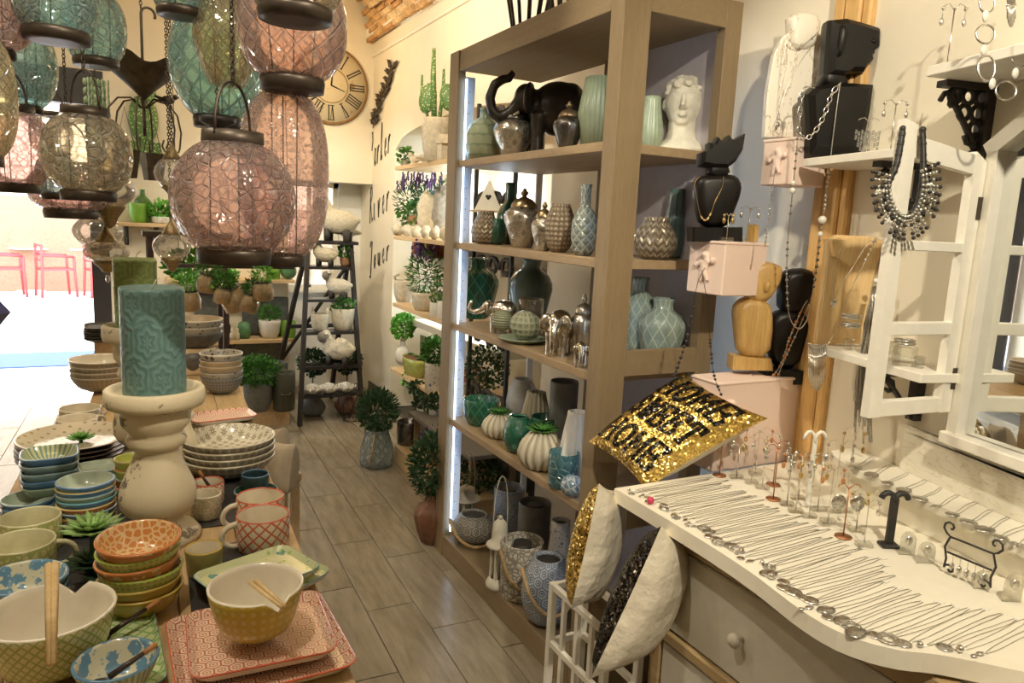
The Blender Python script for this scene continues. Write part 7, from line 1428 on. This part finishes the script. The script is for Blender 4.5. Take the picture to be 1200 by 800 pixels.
for k, (px, py) in enumerate(((997, 382), (997, 372), (1056, 372))):
    s_, _, t_ = wq(px, py, .12); q = wp(s_, .12, wq(px, py, .12)[1]) if k < 2 else wp(s_, .10, lz+.052); solo('silver_cuff', ['lower silver cuff bangle before the wooden form', 'upper silver cuff bangle before the wooden form', 'wide silver bangle on the acrylic block behind the shutter'][k], 'bangle', MB().tube([(.022*math.cos(a), .022*math.sin(a), 0) for a in [2*PI*i/24 for i in range(24)]], .0032, 6, closed=True).tube([(.022*math.cos(a), .022*math.sin(a), .007) for a in [2*PI*i/24 for i in range(24)]], .0028, 6, closed=True), m_dsilver, q)
# --- necklaces laid on counter
def edgeX(y):
    e = edge
    for a, b in zip(e[:-1], e[1:]):
        if b.y <= y <= a.y: t = (a.y-y)/(a.y-b.y); return a.x+(b.x-a.x)*t
    return e[0].x if y > e[0].y else e[-1].x
PEND = ['round disc', 'oval filigree', 'flower', 'leaf', 'small bead', 'ring', 'coin', 'double drop']
def pend_mb(k, s_=1, up=.0005):
    mb = MB(); r = .0085*s_
    if k == 0: mb.lathe([(r*1.2, 0), (r*1.2, .002), (.001, .0028)], 16)
    elif k == 1: mb.ball((0, 0, .002), (r*1.5, r, .0025), 12, 6).tube([(r*1.6*math.cos(a), r*1.1*math.sin(a), .002) for a in [2*PI*i/16 for i in range(16)]], .0012, 4, closed=True)
    elif k == 2:
        for i in range(6): mb.ball((r*.7*math.cos(i*PI/3), r*.7*math.sin(i*PI/3), .002), (r*.42, r*.42, .002), 6, 4)
    elif k == 3: mb.prism([(-r*1.3, 0), (0, r*.6), (r*1.3, 0), (0, -r*.6)], 0, .002)
    elif k == 4: mb.ball((0, 0, r*.5), r*.5, 8, 6)
    elif k == 5: mb.tube([(r*1.3*math.cos(a), r*1.3*math.sin(a), .002) for a in [2*PI*i/18 for i in range(18)]], .0016, 5, closed=True).tube([(r*.7*math.cos(a), r*.7*math.sin(a), .002) for a in [2*PI*i/14 for i in range(14)]], .0012, 4, closed=True)
    elif k == 6: mb.lathe([(r, 0), (r, .0015), (r*.8, .0025), (.001, .0022)], 14)
    else: mb.ball((0, 0, .002), (r*.8, r*.5, .002), 8, 5).ball((-r*1.5, 0, .002), (r*.6, r*.4, .002), 8, 5)
    return mb
def lay(label, x0, y0, x1, y1, z, kind, group, s_=1, col=None, r=.0008, pm=None):
    o = thing('chain_necklace', label, 'necklace', (x0, y0, z), 0, group); d = Vector((x1-x0, y1-y0, 0)); n_ = Vector((-d.y, d.x, 0)).normalized(); w1 = rg.uniform(.003, .006); ph = rg.uniform(0, 6)
    for sg in (-1, 1): obj('chain', MB().tube([d*t+n_*(sg*w1*min(1, t*6)*(1 if t < .95 else .4)+.0025*math.sin(ph+5*t))+Vector((0, 0, r)) for t in [i/8 for i in range(9)]], r, 4), col or m_dsilver, o)
    obj('pendant', pend_mb(kind, s_), pm or m_dsilver, o, (-.004, 0, .0003), (0, 0, rg.uniform(-.4, .4)))
    if rg.random() < .6: obj('price_tag', MB().box((0, 0, .0006), (.018, .011, .0008)), m_white, o, d*1.02, (0, 0, rg.uniform(-.8, .8)))
    return o
rg = random.Random(21); NN = 46
for i in range(NN):
    y = 1.462-i*.0187; ex = edgeX(y); x0 = ex+.022+rg.uniform(0, .03); ln = .285+rg.uniform(-.03, .02)-(.05 if i > 30 else 0); kd = rg.randrange(8); big = 1.0+.45*(i > 8)*rg.random()+.25*(i > 26)
    pk = i == 5
    lay('%s necklace from the cushion end of the counter, %s' % (ORD[i], 'with a pink ball pendant' if pk else PEND[kd]+' pendant'), x0, y, x0+ln, y+rg.uniform(.004, .016)-.0, CZ+.0004, 4 if pk else kd, 'necklaces laid on the counter', 2.3 if pk else big, m_chrome if i % 3 else m_dsilver, pm=mat('pink_ball', (.60, .05, .12), .3) if pk else (m_dsilver if i % 4 else m_chrome))
for i in range(11):
    px = 1000+i*19; py = 536+(px-985)*(640-536)/(1200-985)+5; p = onZ(px, py, SZ); e_ = onZ(px+66, py-32, SZ); q = Vector((e_.x, e_.y, 0)); kd = [0, 1, 6, 1, 0, 3, 6, 0, 1, 6, 2][i]
    lim = p+(e_-p).normalized()*min((e_-p).length, .14); lay('%s necklace from the left on the raised step, %s pendant' % (ORD[i], PEND[kd]), p.x+.01, p.y, lim.x, lim.y, SZ+.0004, kd, 'necklaces on the raised step', 1.7, m_dsilver)
for i in range(12):
    t = .05+i*.082; f0 = onZ(1085, 494, PZ).lerp(onZ(1200, 545, PZ), t); p = Vector((f0.x+.009, f0.y, PZ-.055-.006*(i % 3))); o = thing('stud_earring', '%s stud earring from the left along the plank riser front' % ORD[i], 'earring', p, 0, 'earrings on the riser'); obj('stone', MB().ball((0, 0, 0), (.004, .0065, .008), 8, 6), [m_dsilver, m_gbead, mat('amethyst', (.22, .16, .30), .2), m_obead][i % 4], o); obj('hook', MB().tube([(0, 0, .007), (0, 0, .03)], .0008, 4), m_dsilver, o)
# ================================================================== CUSHIONS AND RACK
def sequin(name, c, c2, rough=.25):
    n = NT(name); o = n.coord('Object'); v = n.n.new('ShaderNodeTexVoronoi'); v.inputs['Scale'].default_value = 210; n.put(v.inputs['Vector'], o); s_ = n.xyz(v.outputs['Color']); f = n.mix(s_[0], c, c2); n.put(n.b.inputs['Roughness'], rough)
    nm = n.n.new('ShaderNodeNormal') if 0 else None; vm = n.n.new('ShaderNodeVectorMath'); vm.operation = 'MULTIPLY_ADD'; n.put(vm.inputs[0], v.outputs['Color']); vm.inputs[1].default_value = (.9, .9, .9); vm.inputs[2].default_value = (-.45, -.45, -.45)
    ge = n.n.new('ShaderNodeNewGeometry'); ad = n.n.new('ShaderNodeVectorMath'); ad.operation = 'ADD'; n.put(ad.inputs[0], ge.outputs['Normal']); n.put(ad.inputs[1], vm.outputs[0]); no = n.n.new('ShaderNodeVectorMath'); no.operation = 'NORMALIZE'; n.put(no.inputs[0], ad.outputs[0]); n.put(n.b.inputs['Normal'], no.outputs[0]); return n.fin(f, rough, 1)
m_gseq = sequin('gold_sequins', (.62, .40, .08), (.95, .72, .26)); m_bseq = sequin('black_sequins', (.012, .011, .010), (.10, .09, .07), .2); m_cush = mat('cream_satin', (.70, .63, .50), .45, var=.05, bump=.7, bs=11, bd=.03)
def psurf(A, B_, C_, D_, th, side):
    A, B_, C_, D_ = [Vector(q) for q in (A, B_, C_, D_)]; nn = (B_-A).cross(D_-A).normalized()*side
    def f(u, v):
        pin = .06*(math.sin(PI*u)*abs(2*v-1)**2+0); c = A*(1-u)*(1-v)+B_*u*(1-v)+C_*u*v+D_*(1-u)*v; ce = (A+B_+C_+D_)/4
        e = (4*u*(1-u))**.5*(4*v*(1-v))**.5; sag = 1-.07*(abs(2*u-1)**2*(1-abs(2*v-1)**2)+abs(2*v-1)**2*(1-abs(2*u-1)**2)); c = ce+(c-ce)*sag
        return c+nn*th/2*e**.8
    return f
def cushion(label, A, B_, C_, D_, th, mf, mbk, N=18, name='cushion', wr=.004):
    o = thing(name, label, 'cushion', A); o0 = Vector(A)
    for nm, side, m in (('front_cover', 1, mf), ('back_cover', -1, mbk)):
        f = psurf(A, B_, C_, D_, th, side); vs = []; fs = []; rg = random.Random(4)
        for i in range(N+1):
            for j in range(N+1): vs.append(f(i/N, j/N)-o0+Vector((0, 0, wr*math.sin(9*i/N+2*j/N)*math.sin(PI*i/N)*math.sin(PI*j/N))))
        for i in range(N):
            for j in range(N): q = (i*(N+1)+j, (i+1)*(N+1)+j, (i+1)*(N+1)+j+1, i*(N+1)+j+1); fs.append(q if side > 0 else q[::-1])
        obj(nm, MB().add(vs, fs), m, o)
    return o
A, B_, C_, D_ = at(690, 517, 2.20), at(757, 573, 1.99), at(900, 490, 2.03), at(800, 437, 2.20)
o = cushion('gold sequin cushion with black HOME SWEET HOME lettering', A, B_, C_, D_, .13, m_gseq, m_cush, name='sequin_cushion')
LT = dict(H=[(0, 0, 0, 1), (1, 0, 1, 1), (0, .5, 1, .5), (-.15, 0, .2, 0), (.8, 0, 1.15, 0), (-.15, 1, .2, 1), (.8, 1, 1.15, 1)], M=[(0, 0, 0, 1), (1, 0, 1, 1), (0, 1, .5, .3), (1, 1, .5, .3), (-.15, 0, .2, 0), (.8, 0, 1.15, 0)], E=[(0, 0, 0, 1), (-.1, 0, .95, 0), (-.1, 1, .9, 1), (0, .5, .7, .5), (.92, 0, .95, .25), (.88, 1, .88, .78), (.7, .38, .7, .62)], T=[(.5, 0, .5, 1), (0, 1, 1, 1), (.25, 0, .75, 0), (0, 1, 0, .75), (1, 1, 1, .75)], W=[(0, 1, .25, 0), (.25, 0, .5, .8), (.5, .8, .75, 0), (.75, 0, 1, 1), (-.12, 1, .2, 1), (.8, 1, 1.15, 1)], S=[(.9, .8, .6, 1), (.6, 1, .25, 1), (.25, 1, .05, .78), (.05, .78, .25, .55), (.25, .55, .75, .45), (.75, .45, .95, .25), (.95, .25, .7, 0), (.7, 0, .3, 0), (.3, 0, .05, .22)], O=[(.5+.5*math.cos(2*PI*k/12), .5+.5*math.sin(2*PI*k/12), .5+.5*math.cos(2*PI*(k+1)/12), .5+.5*math.sin(2*PI*(k+1)/12)) for k in range(12)])
f = psurf(A, B_, C_, D_, .13, 1); nn = (Vector(B_)-A).cross(Vector(D_)-A).normalized(); o0 = Vector(A)
def patch(mb, x0, y0, x1, y1, w_):
    a, b = Vector((x0, y0)), Vector((x1, y1)); d = (b-a); 
    if d.length < 1e-6: return
    d.normalize(); s_ = Vector((-d.y, d.x))*w_; a = a-d*w_*.5; b = b+d*w_*.5; k = 6; vs = []
    for i in range(k+1):
        c = a.lerp(b, i/k)
        for q in (c-s_, c, c+s_): u, v = min(.985, max(.015, q.x)), min(.985, max(.015, q.y)); vs.append(f(u, v)-o0+nn*.0022+Vector((0, 0, .004*math.sin(9*u+2*v)*math.sin(PI*u)*math.sin(PI*v))))
    mb.add(vs, [(i*3+j, (i+1)*3+j, (i+1)*3+j+1, i*3+j+1) for i in range(k) for j in range(2)])
for word, v0, v1 in (('HOME', .70, .93), ('SWEET', .40, .62), ('HOME', .08, .31)):
    n_ = len(word); cw = .88/n_
    for k, ch in enumerate(word):
        mb = MB()
        for (x0, y0, x1, y1) in LT[ch]: patch(mb, .06+cw*(k+.14+x0*.66), v0+(v1-v0)*y0, .06+cw*(k+.14+x1*.66), v0+(v1-v0)*y1, .022 if abs(x1-x0) < .3 else .014)
        obj('letter', mb, m_bseq, o)
cushion('white cushion with gold sequin face leaning on the unit', at(669, 714, 1.86), at(694, 706, 2.12), at(728, 572, 2.12), at(702, 566, 1.86), .13, m_cush, m_gseq, name='standing_cushion')
cushion('white cushion with black sequin face hanging beside the counter', at(692, 795, 1.68), at(762, 752, 1.90), at(804, 622, 1.92), at(775, 616, 1.70), .15, m_cush, m_bseq, name='standing_cushion')
RK = thing('white_crate_rack', 'white slatted crate rack holding the cushions', 'rack', (1.135, 1.50, 0)); rh = .45
for x, y in ((.01, .01), (.13, .01), (.01, .30), (.13, .30)): obj('post', MB().box((x, y, rh/2), (.022, .022, rh), bev=.002), m_white, RK)
for z in (.05, .25, rh-.012):
    for x in (.01, .13): obj('rail', MB().box((x, .155, z), (.016, .27, .022), bev=.002), m_white, RK)
    for y in (.01, .30): obj('rail', MB().box((.07, y, z), (.10, .016, .022), bev=.002), m_white, RK)
for k in range(3): obj('slat', MB().box((.01, .08+.075*k, rh/2), (.012, .016, rh-.05)), m_white, RK)
# beige cushions by the display table on a stool
p = tl(.10, 1.75); SO = thing('low_stool', 'low wooden stool beside the display table under beige cushions', 'stool', (p.x, p.y, 0)); obj('seat', MB().box((0, 0, .57), (.16, .3, .03), bev=.004), m_board, SO)
for x in (-.06, .06):
    for y in (-.12, .12): obj('leg', MB().box((x, y, .278), (.03, .03, .555)), m_board, SO)
m_bei = mat('beige_linen', (.46, .38, .27), .85, var=.06, bump=.2, bs=200)
cushion('beige linen cushion with piping leaning beside the star bowls', at(312, 592, 2.72), at(338, 578, 2.60), at(346, 520, 2.60), at(314, 514, 2.75), .12, m_bei, m_bei, name='linen_cushion')
cushion('second beige cushion behind, its top corner showing', at(312, 560, 3.0), at(338, 545, 2.9), at(334, 500, 2.9), at(308, 503, 3.0), .10, m_bei, m_bei, name='linen_cushion')
